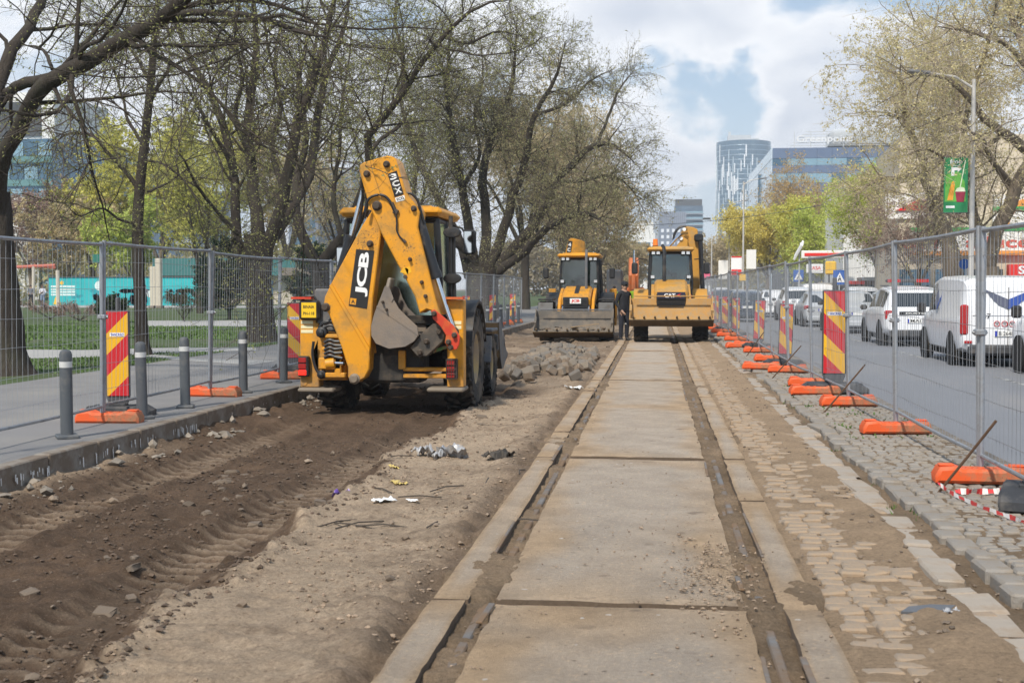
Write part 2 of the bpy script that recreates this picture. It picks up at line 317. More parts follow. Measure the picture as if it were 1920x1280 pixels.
# ------------------------------------------------------------------ ground
_tab = np.random.RandomState(3).rand(256, 256)
def vn(x, y, sc, seed=0):
    x = np.asarray(x) * sc + seed * 17.31; y = np.asarray(y) * sc + seed * 9.77
    xi = np.floor(x).astype(int); yi = np.floor(y).astype(int); fx = x - xi; fy = y - yi
    fx = fx * fx * (3 - 2 * fx); fy = fy * fy * (3 - 2 * fy); g = lambda a, b: _tab[a % 256, b % 256]
    return (g(xi, yi) * (1 - fx) + g(xi + 1, yi) * fx) * (1 - fy) + (g(xi, yi + 1) * (1 - fx) + g(xi + 1, yi + 1) * fx) * fy - .5
def fbm(x, y, sc, oct=5, seed=0, gain=.5):
    r = 0; a = 1.
    for o in range(oct): r = r + a * vn(x, y, sc * 2 ** o, seed + o); a *= gain
    return r
def sstep(a, b, x): t = np.clip((x - a) / (b - a), 0, 1); return t * t * (3 - 2 * t)
def grid_mesh(name, xs, ys, hf, mat, attr=None):
    X, Y = np.meshgrid(xs, ys); Z = hf(X, Y); V = np.stack([X, Y, Z], -1).reshape(-1, 3); nx, ny = len(xs), len(ys)
    i = np.arange(nx * ny).reshape(ny, nx); F = np.stack([i[:-1, :-1], i[:-1, 1:], i[1:, 1:], i[1:, :-1]], -1).reshape(-1, 4)
    me = np_mesh(name, V, F, mat, True)
    if attr:
        for k, fn in attr.items(): a = me.attributes.new(k, 'FLOAT', 'POINT'); a.data.foreach_set('value', np.ascontiguousarray(fn(X, Y), np.float32).ravel())
    return me
def soil_bound(y): return -2.52 + .22 * vn(y * 0, y, .9, 3) + .16 * vn(y * 0, y, 3.1, 5) + .10 * vn(y * 0, y, 9., 8)
RUTS = (-4.62, -2.98)
def dig_h(x, y):
    b = soil_bound(y) + .1 * fbm(x, y, 6, 3, 11)
    sand = sstep(-.10, .10, x - b)
    h = -.165 + .085 * sand
    h = h + .06 * fbm(x, y, .55, 4, 1) + .05 * fbm(x, y, 3.2, 5, 2, .6) * (.45 + .5 * (1 - sand)) + .020 * fbm(x, y, 16, 3, 4, .6) + .03 * fbm(x * 5, y * .5, 1.3, 4, 6) * (1 - sand) + vn(x, y, 23, 7) * (.012 + .020 * (1 - sand)) * (.6 + vn(x, y, 1.7, 9)) - .010 * sand * sstep(.12, .3, fbm(x, y, 7, 3, 15))
    edge = np.exp(-((x - b) / .10) ** 2); h = h + edge * (.05 + .10 * np.maximum(0, fbm(x, y, 9, 3, 21)))
    fade = 1 - sstep(15.2, 17.6, y)
    for i, rx in enumerate(RUTS):
        cx = rx + .10 * vn(y * 0, y, .35, 30 + i); u = (x - cx) / .24; w = np.exp(-u ** 4) * fade
        lug = np.sin((y * 1. + .10 * np.abs(u)) * 2 * math.pi / .19) * (.55 + .45 * vn(x, y, 2, 40)); patch = sstep(-.2, .05, fbm(x, y, .9, 2, 44) + .08)
        h = h - w * .055 - w * vn(x, y, 23, 7) * .020 * (1 - sand) - w * .7 * .05 * fbm(x, y, 3.2, 5, 2, .6) * (1 - sand) + w * lug * .034 * patch * (1 - .3 * sand); h = h + .045 * np.exp(-((np.abs(u) - 1.25) / .3) ** 2) * fade * (.7 + vn(x, y, 7, 46))
    w3, l3 = lugs(x, y, 2, -2.05); h = h + w3 * l3 * .014 * fade * sstep(0, .25, fbm(x, y, .5, 2, 47))
    # crumbling bank against the tram beam, rubble slope under the kerb
    h = h + (.05 + .08 * fbm(x, y, 5, 3, 51)) * sstep(-1.75, -1.2, x) - .05 * np.exp(-((x + 1.22) / .09) ** 2)
    h = h + (.06 + .12 * np.maximum(0, fbm(x, y, 4, 4, 61))) * sstep(-4.95, -5.4, x)
    h = h - .13 * np.exp(-(((x + 2.75) / .9) ** 2 + ((y - 20.8) / 1.5) ** 2)) + .12 * np.exp(-(((x + 1.9) / .8) ** 2 + ((y - 26.5) / 2.2) ** 2))
    return np.minimum(h, -.012 - .02 * sstep(-1.3, -1.15, x))
def lugs(x, y, i, rx):
    cx = rx + .10 * vn(y * 0, y, .35, 30 + i); u = (x - cx) / .24
    return np.exp(-u ** 4), np.sin((y + .10 * np.abs(u)) * 2 * math.pi / .19) * (.55 + .45 * vn(x, y, 2, 40)) * sstep(-.2, .05, fbm(x, y, .9, 2, 44) + .08)
def dig_soil(x, y):
    b = soil_bound(y) + .10 * fbm(x, y, 7, 4, 11) + .09 * fbm(x, y, 24, 3, 14)
    s = 1 - sstep(-.045, .05, x - b)
    s = np.maximum(s, .55 * sstep(.16, .42, fbm(x, y, 1.9, 6, 71, .62) + .30 * sstep(-1.75, -1.2, x) - .02) * (.5 + vn(x, y, 30, 72)))
    s = np.maximum(s, sstep(-1.55, -1.22, x + .12 * fbm(x, y, 5, 3, 77)) * .72)
    s = s * (1 - .75 * sstep(-5.05, -5.38, x)); far = sstep(21, 24, y); s = s * (1 - far) + far * np.clip(.50 + .5 * fbm(x, y, 1.2, 4, 80), 0, 1)
    s = np.maximum(s, np.exp(-(((x + 2.75) / .9) ** 4 + ((y - 20.6) / 1.6) ** 4))); s = np.maximum(s, (1 - sstep(-3.0, -2.6, x)) * sstep(11, 14, y) * (1 - far))
    ruts = 0
    for i, rx in enumerate(RUTS + (-2.05,)):
        w, lg = lugs(x, y, i, rx); ruts = ruts + (w * (.10 + .42 * lg + .35 * np.maximum(0, lg)) if i < 2 else -w * .30 * np.maximum(0, lg) * sstep(0, .25, fbm(x, y, .5, 2, 47)))
    return np.clip(s - ruts * (1 - sstep(14, 17, y)), 0, 1)
def soil_mat(name, sand, dark, attr='soil', stain=None):
    m = bpy.data.materials.new(name); m.use_nodes = True; nt = m.node_tree; N = nt.nodes; L = nt.links; b = N['Principled BSDF']; b.inputs['Roughness'].default_value = .95; b.inputs['Specular IOR Level'].default_value = .15
    at = N.new('ShaderNodeAttribute'); at.attribute_name = attr; tc = N.new('ShaderNodeTexCoord')
    def nz(s, d=6, r=.65):
        n = N.new('ShaderNodeTexNoise'); n.inputs['Scale'].default_value = s; n.inputs['Detail'].default_value = d; n.inputs['Roughness'].default_value = r; L.new(tc.outputs['Object'], n.inputs[0]); return n.outputs[0]
    def mix(f, a, c2):
        n = N.new('ShaderNodeMixRGB')
        for i, v in ((0, f), (1, a), (2, c2)):
            if hasattr(v, 'is_output'): L.new(v, n.inputs[i])
            else: n.inputs[i].default_value = v if i == 0 else (*v, 1)
        return n.outputs[0]
    def mr(v, a, c2, lo=0, hi=1):
        n = N.new('ShaderNodeMapRange'); L.new(v, n.inputs[0]); n.inputs[1].default_value = a; n.inputs[2].default_value = c2; n.inputs[3].default_value = lo; n.inputs[4].default_value = hi; return n.outputs[0]
    f = mr(nz(2.2), .3, .7); f2 = mr(nz(38, 8, .75), .35, .68); sh = lambda c, k: tuple(min(1, v * k) for v in c)
    s = mix(f, sh(sand, .80), sh(sand, 1.16)); s = mix(mr(nz(24, 8, .8), .54, .70), s, sh(dark, 1.7)); s = mix(mr(nz(90, 3, .8), .60, .70), s, sh(sand, 1.35)); d = mix(f, sh(dark, .72), sh(dark, 1.3)); d = mix(mr(nz(60, 4, .7), .60, .72), d, sh(sand, .7))
    c = mix(at.outputs['Fac'], s, d)
    if stain: c = mix(mr(nz(3.1, 3, .45), .66, .72, 0, .6), c, stain); c = mix(mr(nz(21, 2, .4), .70, .74, 0, .7), c, sh(stain, .7)); c = mix(mr(nz(13, 2, .3), .74, .77, 0, .8), c, (.62, .58, .53))
    vm = N.new('ShaderNodeVectorMath'); vm.operation = 'SCALE'; L.new(c, vm.inputs[0]); L.new(mr(nz(38, 9, .8), .32, .70, .82 if stain else .62, 1.18 if stain else 1.42), vm.inputs['Scale']); L.new(vm.outputs[0], b.inputs['Base Color'])
    bp = N.new('ShaderNodeBump'); bp.inputs['Strength'].default_value = 1; bp.inputs['Distance'].default_value = .022; L.new(nz(55, 9, .78), bp.inputs['Height']); L.new(bp.outputs[0], b.inputs['Normal']); return m
SAND, DARK = (.40, .305, .215), (.112, .074, .049)
M_soil = soil_mat('excavated_soil', SAND, DARK); M_dirt = soil_mat('trodden_dirt', (.335, .24, .155), (.18, .13, .085))
def rows(y0, y1, k): 
    n = int(math.log(y1 / y0) / k); return y0 * np.exp(np.linspace(0, math.log(y1 / y0), n))
struct('dirt', grid_mesh('dirt', np.arange(-5.44, -1.10, .0245), rows(3.6, 80, .0043), dig_h, M_soil, {'soil': dig_soil}))
M_earth = M('bare_earth', (.22, .17, .12), .95, var=.25, scale=.4, bump=.3, bscale=8)
def sheet(name, x0, x1, y0, y1, z, mat, parent=None, nx=1, ny=1):
    b = MB(); b.quad((x0, y0, z), (x1, y0, z), (x1, y1, z), (x0, y1, z)); return struct(name, b.mesh(name, mat, 0), parent)
sheet('ground', -900, 900, -100, 1800, -.42, M_earth)
sheet('tram_yard', -5.44, 3.0, 78, 330, -.05, M_earth)
M_asph = M('road_asphalt', (.185, .19, .205), .75, var=.10, scale=.7, bump=.25, bscale=160, dirt=(.23, .22, .215), dscale=.35, damt=.35, stretch=(1, .25, 1))
M_pave = M('pavement_asphalt', (.205, .198, .195), .85, var=.10, scale=1.2, bump=.25, bscale=140, dirt=(.25, .235, .215), dscale=.6, damt=.4)
M_conc = M('kerb_concrete', (.28, .255, .22), .85, var=.16, scale=4, bump=.4, bscale=60, dirt=(.17, .13, .095), dscale=3, damt=.65)
M_pathc = M('light_path', (.36, .35, .33), .85, var=.08, scale=2, bump=.15, bscale=60)
M_lawn = M('lawn_soil', (.055, .085, .022), .95, var=.3, scale=2.5, bump=.6, bscale=60, dirt=(.12, .10, .06), dscale=.7, damt=.25)
sheet('road', 3.05, 10.5, -20, 900, -.03, M_asph)
sheet('far_pavement', 10.62, 60, -20, 600, .10, M_pave)
kb = MB(); kb.box((10.56, 300, .03), (.12, 640, .16)); struct('far_kerb', kb.mesh('far_kerb', M_conc, 0))
sheet('pavement', -10.1, -5.56, -10, 400, .10, M_pave)
sheet('park_ground', -600, -10.1, -20, 700, .098, M_lawn)
# worn white lane dashes on the road
lm = MB()
for k in range(30): lm.quad((6.12, 12 + k * 9, -.026), (6.24, 12 + k * 9, -.026), (6.24, 15 + k * 9, -.026), (6.12, 15 + k * 9, -.026))
put('lane_marking', lm.mesh('lane_marking', M('road_paint', (.5, .5, .48), .7, dirt=(.13, .13, .135), dscale=4, damt=.75), 0), None, kind='structure')
# light paths across the lawn
PATHS = []
def pathpoly(name, P):
    b = MB(); vs = [pt(x, y, 1.) for x, y in P]
    g = [Vector(((v.x) * t, t, .106)) for v in vs for t in [(.106 - 1.6) / (v.z - 1.6)]]; b.add(g, [tuple(range(len(g)))[::-1]]); PATHS.append([(q.x, q.y) for q in g]); b.f = [f if (g[1] - g[0]).cross(g[2] - g[0]).z < 0 else f[::-1] for f in b.f]
    struct(name, b.mesh(name, M_pathc, 0))
pathpoly('park_path', [(30, 655), (40, 672), (190, 669), (300, 661), (480, 657), (480, 651), (300, 652), (160, 656)])
pathpoly('park_path', [(285, 664), (370, 672), (520, 676), (470, 684), (350, 676), (270, 668)])
pathpoly('park_path', [(270, 601), (270, 612), (620, 611), (620, 600)])
sheet('plaza', -130, -24, 92, 104, .102, M_pathc)
# ---- left kerb, stone by stone
ke = struct('kerb', None)
ks = MB(); ks.box((0, 0, 0), (.16, .97, .36), ch=.012); ksm = ks.mesh('kerb_stone', M_conc, 0)
M_kp = M('old_kerb_paint', (.74, .74, .72), .8, var=.1)
for k in range(58):
    o = put('kerb_stone', ksm, ke, (-5.48 + rnd.uniform(-.008, .008), 4.2 + k * .99, -.07 + rnd.uniform(-.006, .006)), (0, rnd.uniform(-.01, .01), rnd.uniform(-.006, .006)))
kpm = MB()
for k in range(95):
    y = rnd.uniform(9.0, 14.2) if k < 80 else rnd.uniform(15, 22); h = rnd.uniform(.035, .10) * (1 if k < 80 else .5); w = rnd.uniform(.006, .02); z = rnd.uniform(-.005, .03) - h / 2
    if 10.6 < y < 11.1: continue
    kpm.add([(-5.385, y, z - h / 2), (-5.385, y + w, z - h / 2 + rnd.uniform(-.01, .01)), (-5.385, y + w * rnd.uniform(.5, 1.4), z + h / 2), (-5.385, y + rnd.uniform(-.01, .004), z + h / 2)], [(0, 1, 2, 3)])
put('paint_scratches', kpm.mesh('paint_scratches', M_kp, 0), ke, kind='stuff')
rk = struct('road_kerb', None)
rks = MB(); rks.box((0, 0, 0), (.14, .98, .16), ch=.012); rkm = rks.mesh('kerb_stone', M_conc, 0)
for k in range(60): put('kerb_stone', rkm, rk, (3.08 + rnd.uniform(-.01, .01), 4.4 + k, -.035), (0, 0, rnd.uniform(-.01, .01)))
# ---- grass
def blades(n, x0, x1, y0, y1, z, h0, h1, seed, mask=None):
    r = np.random.RandomState(seed); x = r.uniform(x0, x1, n); y = y0 + (y1 - y0) * r.rand(n) ** 1.3
    if mask is not None: k = mask(x, y); x, y = x[k], y[k]; n = len(x)
    h = r.uniform(h0, h1, n) * (.5 + vn(x, y, .9, 5) + .5); a = r.rand(n) * 6.283; w = .006 + .0006 * y; zz = z(x, y) if callable(z) else np.full(n, z)
    dx, dy = np.cos(a) * w, np.sin(a) * w; lx, ly = r.normal(0, .4, n) * h, r.normal(0, .4, n) * h
    V = np.stack([np.stack([x - dx, y - dy, zz], -1), np.stack([x + dx, y + dy, zz], -1), np.stack([x + lx, y + ly, zz + h], -1)], 1).reshape(-1, 3)
    return V, np.arange(3 * n).reshape(-1, 3)
def offpath(x, y):
    k = np.ones(len(x), bool)
    for P in PATHS:
        c = np.zeros(len(x), bool)
        for (x0, y0), (x1, y1) in zip(P, P[1:] + P[:1]): c ^= ((y0 > y) != (y1 > y)) & (x < (x1 - x0) * (y - y0) / (y1 - y0 + 1e-9) + x0)
        k &= ~c
    return k
M_blade = M('grass_blades', (.085, .15, .03), .7, var=.3, scale=.8, island=.4)
V, F = blades(70000, -26, -10.15, 17, 55, .1, .02, .06, 5, lambda x, y: (fbm(x, y, .35, 4, 9) > -.16) & offpath(x, y)); put('lawn_grass', np_mesh('lawn_grass', V, F, M_blade), kind='stuff')
# ------------------------------------------------------------------ tram track
track = struct('tram_track', None)
M_slabd = soil_mat('dusty_track_concrete', (.43, .36, .29), (.42, .30, .19), stain=(.16, .12, .09))
M_slab = M('track_concrete', (.40, .335, .265), .85, var=.10, scale=1.6, bump=.35, bscale=90, dirt=(.33, .235, .15), dscale=1.3, damt=.55, stretch=(1, .8, 1), coords='Object')
M_beam = M('beam_concrete', (.385, .295, .205), .88, var=.12, scale=2.5, bump=.4, bscale=80, dirt=(.27, .185, .115), dscale=1.6, damt=.5)
M_soilshade = M('soiled_shaded_concrete', (.13, .092, .062), .95, var=.25, scale=8, bump=.5, bscale=40)  # packed soil colour, darkened further to hold the shadow of the joints
def slab_mesh(name, w, l, t, mat, seed, chip=.012, nx=17, ny=64):
    """slab with worn, chipped edges and a slightly uneven top"""
    xs = np.linspace(-w / 2, w / 2, nx); ys = np.linspace(-l / 2, l / 2, ny); X, Y = np.meshgrid(xs, ys)
    X = X + np.where(np.abs(X) > w / 2 - 1e-6, np.sign(X) * (-chip * np.maximum(0, fbm(X + seed, Y, 5, 4, seed) + .1) * 2), 0); Y = Y + np.where(np.abs(Y) > l / 2 - 1e-6, np.sign(Y) * (-chip * np.maximum(0, fbm(X, Y + seed, 6, 4, seed + 3) + .1) * 2), 0)
    Z = .004 * fbm(X + seed * 3, Y, .9, 3, seed); e = (np.abs(X) > w / 2 - .03) | (np.abs(Y) > l / 2 - .03); Z = np.where(e, Z - .006 - .012 * np.maximum(0, fbm(X, Y, 7, 3, seed + 5)), Z)
    top = np.stack([X, Y, Z], -1).reshape(-1, 3); bot = top.copy(); bot[:, 2] = -t; i = np.arange(nx * ny).reshape(ny, nx); n = nx * ny
    F = np.stack([i[:-1, :-1], i[:-1, 1:], i[1:, 1:], i[1:, :-1]], -1).reshape(-1, 4); loop = np.concatenate([i[0, :], i[1:, -1], i[-1, -2::-1], i[-2:0:-1, 0]]); nx2 = np.roll(loop, -1)
    F2 = np.stack([loop + n, nx2 + n, nx2, loop], -1); me = np_mesh(name, np.concatenate([top, bot]), np.concatenate([F, F2]), [mat, M_soilshade], False, [0] * len(F) + [1] * len(F2))
    e_ = np.maximum(sstep(w * .22, w * .5, np.abs(X) + .25 * fbm(X * 2 + seed, Y, 1.4, 4, seed) * w), .8 * sstep(l / 2 - .7, l / 2, np.abs(Y) + .5 * fbm(X + seed, Y, 1.2, 3, seed + 2))); so = np.clip((.35 if w < .3 else 0) + e_ * .85 + .5 * fbm(X * 1.5 + seed, Y * .6, 1.1, 5, seed + 7), 0, 1)
    at = me.attributes.new('soil', 'FLOAT', 'POINT'); at.data.foreach_set('value', np.concatenate([so.ravel(), so.ravel()]).astype(np.float32)); return me
JO = [1.05, 6.34, 11.88, 16.86, 22.05, 27.1, 32.3, 37.6, 42.9, 48.2, 53.5, 58.8, 64, 69.4]
for k in range(len(JO) - 1):
    l = JO[k + 1] - JO[k] - (.115 if k < 2 else .08); yc = (JO[k] + JO[k + 1]) / 2
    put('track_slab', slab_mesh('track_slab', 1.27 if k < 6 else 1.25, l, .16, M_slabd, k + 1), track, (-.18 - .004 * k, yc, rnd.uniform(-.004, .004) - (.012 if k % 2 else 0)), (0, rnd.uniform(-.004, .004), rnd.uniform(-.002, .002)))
    for sd, x, w in ((0, -1.055, .185), (1, .725, .19)):
        cuts = [JO[k]] + ([JO[k] + rnd.uniform(1.8, 3.4)] if (k + sd) % 2 == 0 or k > 1 else []) + [JO[k + 1]]
        for a, b2 in zip(cuts[:-1], cuts[1:]):
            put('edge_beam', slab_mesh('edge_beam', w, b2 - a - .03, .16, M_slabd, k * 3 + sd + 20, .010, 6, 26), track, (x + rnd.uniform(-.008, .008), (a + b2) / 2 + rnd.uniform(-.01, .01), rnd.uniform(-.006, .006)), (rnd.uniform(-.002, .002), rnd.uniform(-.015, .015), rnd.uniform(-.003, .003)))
def groove_h(x, y): return np.where((x > -.74) & (x < .38), -.15, np.where((x < -.985) | (x > .645), -.055, -.048)) + .035 * fbm(x, y, 2.2, 4, 90) + .035 * fbm(x, y, 11, 4, 91, .6) + .05 * sstep(.06, .3, vn(x * 0, y, .45, 92)) * sstep(-.1, .2, fbm(x, y, 4, 2, 93))
_xs = np.concatenate([np.arange(-1.19, -.78, .018), np.linspace(-.73, .37, 6), np.arange(.42, .87, .018)])
struct('track_dirt', grid_mesh('track_dirt', _xs, rows(3.8, 80, .006), groove_h, M_dirt, {'soil': lambda x, y: np.clip(.68 + .6 * fbm(x, y, 2, 4, 95), 0, 1)}))
# ---- steel rails, mostly buried, and loose lengths of edge steel
M_steel = M('worn_steel', (.24, .22, .20), .5, .6, var=.25, scale=3, dirt=(.25, .165, .10), dscale=1.6, damt=.65)
M_rust = M('rusty_steel', (.13, .075, .045), .8, .3, var=.3, scale=9, bump=.3)
for x in (-.885, .545):
    b = MB(); b.box((x, 40, -.078), (.05, 76, .07), ch=.008); b.box((x + (.045 if x < 0 else -.045), 40, -.09), (.022, 76, .05)); put('rail', b.mesh('rail', M_steel), track)
def strip(x, y, l, w, z, rz, label=None): b = MB(); b.box((0, 0, 0), (w, l, .012), ch=.003); o = put('edge_steel', b.mesh('edge_steel', M_steel), track, (x, y, z), (rnd.uniform(-.006, .006), rnd.uniform(-.05, .05), rz)); return o
for x, y, l, w, z, rz in ((.642, 4.75, 1.5, .03, -.004, .006), (.628, 8.3, 1.5, .018, -.006, .008), (.452, 6.85, .3, .03, -.002, .02), (.442, 11.2, .8, .02, -.004, -.01), (.458, 4.9, 1.2, .022, -.010, -.01),
                          (-.83, 6.05, .36, .032, .004, -.04), (-.968, 8.0, 1.0, .018, -.004, .0), (-.962, 12.3, 1.4, .028, -.002, 0), (.425, 19.0, 1.8, .02, -.002, 0), (-.955, 19.5, 1.2, .02, -.002, 0)): strip(x, y, l, w, z, rz)
# ------------------------------------------------------------------ cobbled margin on the right, kerb rows, sett strip
M_cob = M('paving_stone', (.285, .23, .175), .85, var=.22, scale=7, bump=.5, bscale=45, dirt=(.335, .24, .155), dscale=9, damt=.72, island=.0)
M_cob2 = M('kerb_granite', (.35, .30, .245), .85, var=.16, scale=4, bump=.4, bscale=45, dirt=(.30, .225, .155), dscale=3, damt=.4)
M_sett = M('grey_sett', (.27, .245, .215), .85, var=.3, scale=3, bump=.45, bscale=50, dirt=(.24, .195, .145), dscale=6, damt=.55)
def stone_mesh(name, d, mat, seed, j=.16, round_=.2):
    """worn stone: a chamfered block whose corners are pulled about"""
    r = random.Random(seed); b = MB(); b.box((0, 0, 0), d, ch=min(d) * round_); b.v = [(x * (1 + r.uniform(-j, j)), y * (1 + r.uniform(-j, j)), z * (1 + r.uniform(-j, j) * .5)) for x, y, z in b.v]; return b.mesh(name, mat, 0)
cobs = [stone_mesh('cobble', (rnd.uniform(.115, .175), rnd.uniform(.082, .102), .09), M_cob, 100 + i, .09, .13) for i in range(10)]
setts = [stone_mesh('sett', (rnd.uniform(.098, .118), rnd.uniform(.082, .098), .09), M_sett, 200 + i, .07, .14) for i in range(8)]
def joined(name, items, mat, parent):
    Vs = []; Fs = []; o = 0
    cache = {}
    for me, loc, rot in items:
        if me.name not in cache: cache[me.name] = (np.array([v.co for v in me.vertices]), [tuple(p.vertices) for p in me.polygons])
        v, f = cache[me.name]; m = np.array(Matrix.Rotation(rot[2], 3, 'Z') @ Matrix.Rotation(rot[1], 3, 'Y') @ Matrix.Rotation(rot[0], 3, 'X')); Vs.append(v @ m.T + np.array(loc)); Fs += [tuple(i + o for i in q) for q in f]; o += len(v)
    me = bpy.data.meshes.new(name); me.from_pydata(np.concatenate(Vs).tolist(), [], Fs); me.materials.append(mat); me.update(); return put(name, me, parent, kind='stuff')
cobbled = struct('cobbled_margin', None); lst = []
y = 4.5
while y < 40:
    x = .88 + rnd.uniform(-.03, .04)
    while x < 1.54:
        me = rnd.choice(cobs); lst.append((me, (x + .08, y + rnd.uniform(-.012, .012), -.052 + rnd.gauss(0, .010) - .018 * max(0, (x - 1.1))), (rnd.gauss(0, .05), rnd.gauss(0, .05), rnd.gauss(0, .06)))); x += rnd.uniform(.13, .17)
    y += .103
for me, loc, rot in lst[:300]: put('cobble', me, cobbled, loc, rot)
joined('cobbles_beyond', lst[300:], M_cob, cobbled)
strip_ = struct('sett_strip', None); lst = []; y = 5.6
while y < 45:
    x = 1.98 + rnd.uniform(-.03, .03)
    while x < 2.98: lst.append((rnd.choice(setts), (x + .05, y + .03 * math.sin(x * 5) + rnd.uniform(-.008, .008), 0 + rnd.gauss(0, .004)), (rnd.gauss(0, .05) - .05, rnd.gauss(0, .05), rnd.gauss(0, .1)))); x += rnd.uniform(.106, .124)
    y += .096
lst2 = [q for q in lst if q[1][1] < 8.2 + .6 * (q[1][0] < 2.5)]; big = lst[:300] if len(lst2) > 300 else lst2; ids = set(id(q) for q in big)
for me, loc, rot in big: put('sett', me, strip_, loc, rot)
joined('setts_beyond', [q for q in lst if id(q) not in ids], M_sett, strip_)
krow = struct('stone_edging', None)
y = 4.6; k = 0
while y < 46:
    l = rnd.uniform(.28, .62) if rnd.random() < .6 else rnd.uniform(.14, .25); me = stone_mesh('edging_stone', (rnd.uniform(.15, .25), l, .12), M_cob2, 300 + k, .10, .14)
    put('edging_stone', me, krow, (1.625 + rnd.gauss(0, .02), y + l / 2, -.053 + rnd.gauss(0, .009)), (rnd.gauss(0, .02), rnd.gauss(0, .035), rnd.gauss(0, .05))); y += l + rnd.uniform(.0, .05); k += 1
orow = struct('paving_edge', None); y = 5.2; k = 0
M_redp = M('red_marking_paint', (.55, .14, .10), .7, dirt=(.33, .30, .27), dscale=8, damt=.4)
while y < 46:
    l = rnd.uniform(.20, .36); me = stone_mesh('edging_stone', (.165, l, .14), M_sett, 500 + k, .06, .10); tilt = rnd.random() < .09
    put('edging_stone', me, orow, (1.90 + rnd.gauss(0, .02) - (.06 if tilt else 0), y + l / 2, -.034 + rnd.gauss(0, .008)), (rnd.gauss(0, .03 + .12 * tilt), rnd.gauss(0, .03 + .14 * tilt), rnd.gauss(0, .03 + .35 * tilt))); y += l + .015; k += 1
def marg_h(x, y):
    h = -.020 + .014 * fbm(x, y, .8, 3, 110) + .012 * fbm(x, y, 5, 4, 111, .6) + .040 * sstep(1.06, 1.40, x) * (.62 + .9 * fbm(x, y, 1.3, 4, 112)) + .018 * sstep(.15, .4, fbm(x, y, .7, 3, 116))
    h = h - .035 * sstep(1.52, 1.62, x) + .02 * fbm(x, y, 3, 4, 114) * sstep(1.62, 1.75, x)
    h = h + .03 * sstep(12, 20, y) * sstep(1.0, 1.4, x) * (.7 + fbm(x, y, 1.5, 4, 118)); return h - .01 * sstep(1.86, 2, x) - .012 * sstep(.9, .82, x)
def marg_s(x, y): return np.clip(-.02 + .7 * sstep(1.60, 1.72, x) + .5 * fbm(x, y, 1.7, 4, 120), 0, 1)
struct('margin_dirt', grid_mesh('margin_dirt', np.concatenate([np.arange(.80, 2.02, .022), np.linspace(2.04, 3.1, 16)]), rows(3.8, 80, .0055), lambda x, y: np.where(x > 2.03, .036 + .012 * fbm(x, y, 4, 3, 130) + .006 * fbm(x, y, 20, 2, 131), marg_h(x, y)), M_dirt, {'soil': lambda x, y: np.where(x > 2.0, .75, marg_s(x, y))}))
V, F = blades(900, 1.70, 1.88, 5.5, 20, -.05, .02, .06, 8, lambda x, y: fbm(x, y, 1.6, 3, 33) > .08); V2, F2 = blades(700, 1.95, 3.0, 9, 24, .04, .015, .04, 9, lambda x, y: fbm(x, y, 1.2, 3, 36) > .15)
put('weeds', np_mesh('weeds', np.concatenate([V, V2]), np.concatenate([F, F2 + len(V)]), M_blade), kind='stuff')
# ------------------------------------------------------------------ loose stones
def rubble(name, n, fx, hf, s0, s1, seed, mat, pw=2.5):
    """many small broken stones lying on the ground"""
    r = np.random.RandomState(seed); x, y = fx(r, n); n = len(x); z = hf(x, y); s = s0 + (s1 - s0) * r.rand(n) ** pw
    base = np.array([(1, 0, 0), (-1, 0, 0), (0, 1, 0), (0, -1, 0), (0, 0, .7), (0, 0, -.7), (.6, .6, .35), (-.6, .6, .35), (.6, -.6, .35), (-.6, -.6, .35)])
    fs = [(4, 6, 7), (4, 8, 6), (4, 9, 8), (4, 7, 9), (0, 6, 8), (2, 7, 6), (1, 9, 7), (3, 8, 9), (0, 2, 6), (2, 1, 7), (1, 3, 9), (3, 0, 8), (0, 5, 2), (2, 5, 1), (1, 5, 3), (3, 5, 0)]
    V = base[None] * (1 + r.uniform(-.3, .3, (n, 10, 3))) * s[:, None, None] * r.uniform(.55, 1.2, (n, 1, 3)); a = r.rand(n) * 6.283; ca, sa = np.cos(a)[:, None], np.sin(a)[:, None]
    V = np.stack([V[..., 0] * ca - V[..., 1] * sa, V[..., 0] * sa + V[..., 1] * ca, V[..., 2]], -1); V += np.stack([x, y, z + s * .22], -1)[:, None]
    F = (np.array(fs)[None] + (np.arange(n) * 10)[:, None, None]).reshape(-1, 3); return put(name, np_mesh(name, V.reshape(-1, 3), F, mat), kind='stuff')
M_rub = M('rubble_stone', (.19, .145, .105), .9, var=.2, scale=12, island=.45, bump=.2); M_clod = M('soil_clods', (.105, .073, .05), .95, var=.25, scale=14, island=.4)
M_cl2 = M('sand_clods', (.27, .20, .14), .95, var=.25, scale=14, island=.35)
def fdig(x0, x1, y0, y1, thr, seed, p=1.6):
    def f(r, n):
        x = r.uniform(x0, x1, n); y = y0 + (y1 - y0) * r.rand(n) ** p; k = fbm(x, y, 1.2, 3, seed) > thr; return x[k], y[k]
    return f
rubble('soil_clods', 16000, fdig(-5.3, -2.35, 4.5, 20, -.06, 140), dig_h, .003, .024, 21, M_clod, 3)
rubble('sand_clods', 7000, fdig(-2.5, -1.2, 4.5, 30, -.05, 141), dig_h, .003, .02, 22, M_cl2, 3)
rubble('rubble', 1100, fdig(-5.2, -1.25, 5, 38, .16, 142), dig_h, .010, .055, 23, M_rub, 3)
rubble('kerb_rubble', 500, fdig(-5.36, -5.0, 8, 36, -.1, 143, 1.2), dig_h, .015, .09, 24, M('broken_concrete', (.24, .205, .165), .9, var=.2, scale=10, island=.3, bump=.2), 2.6)
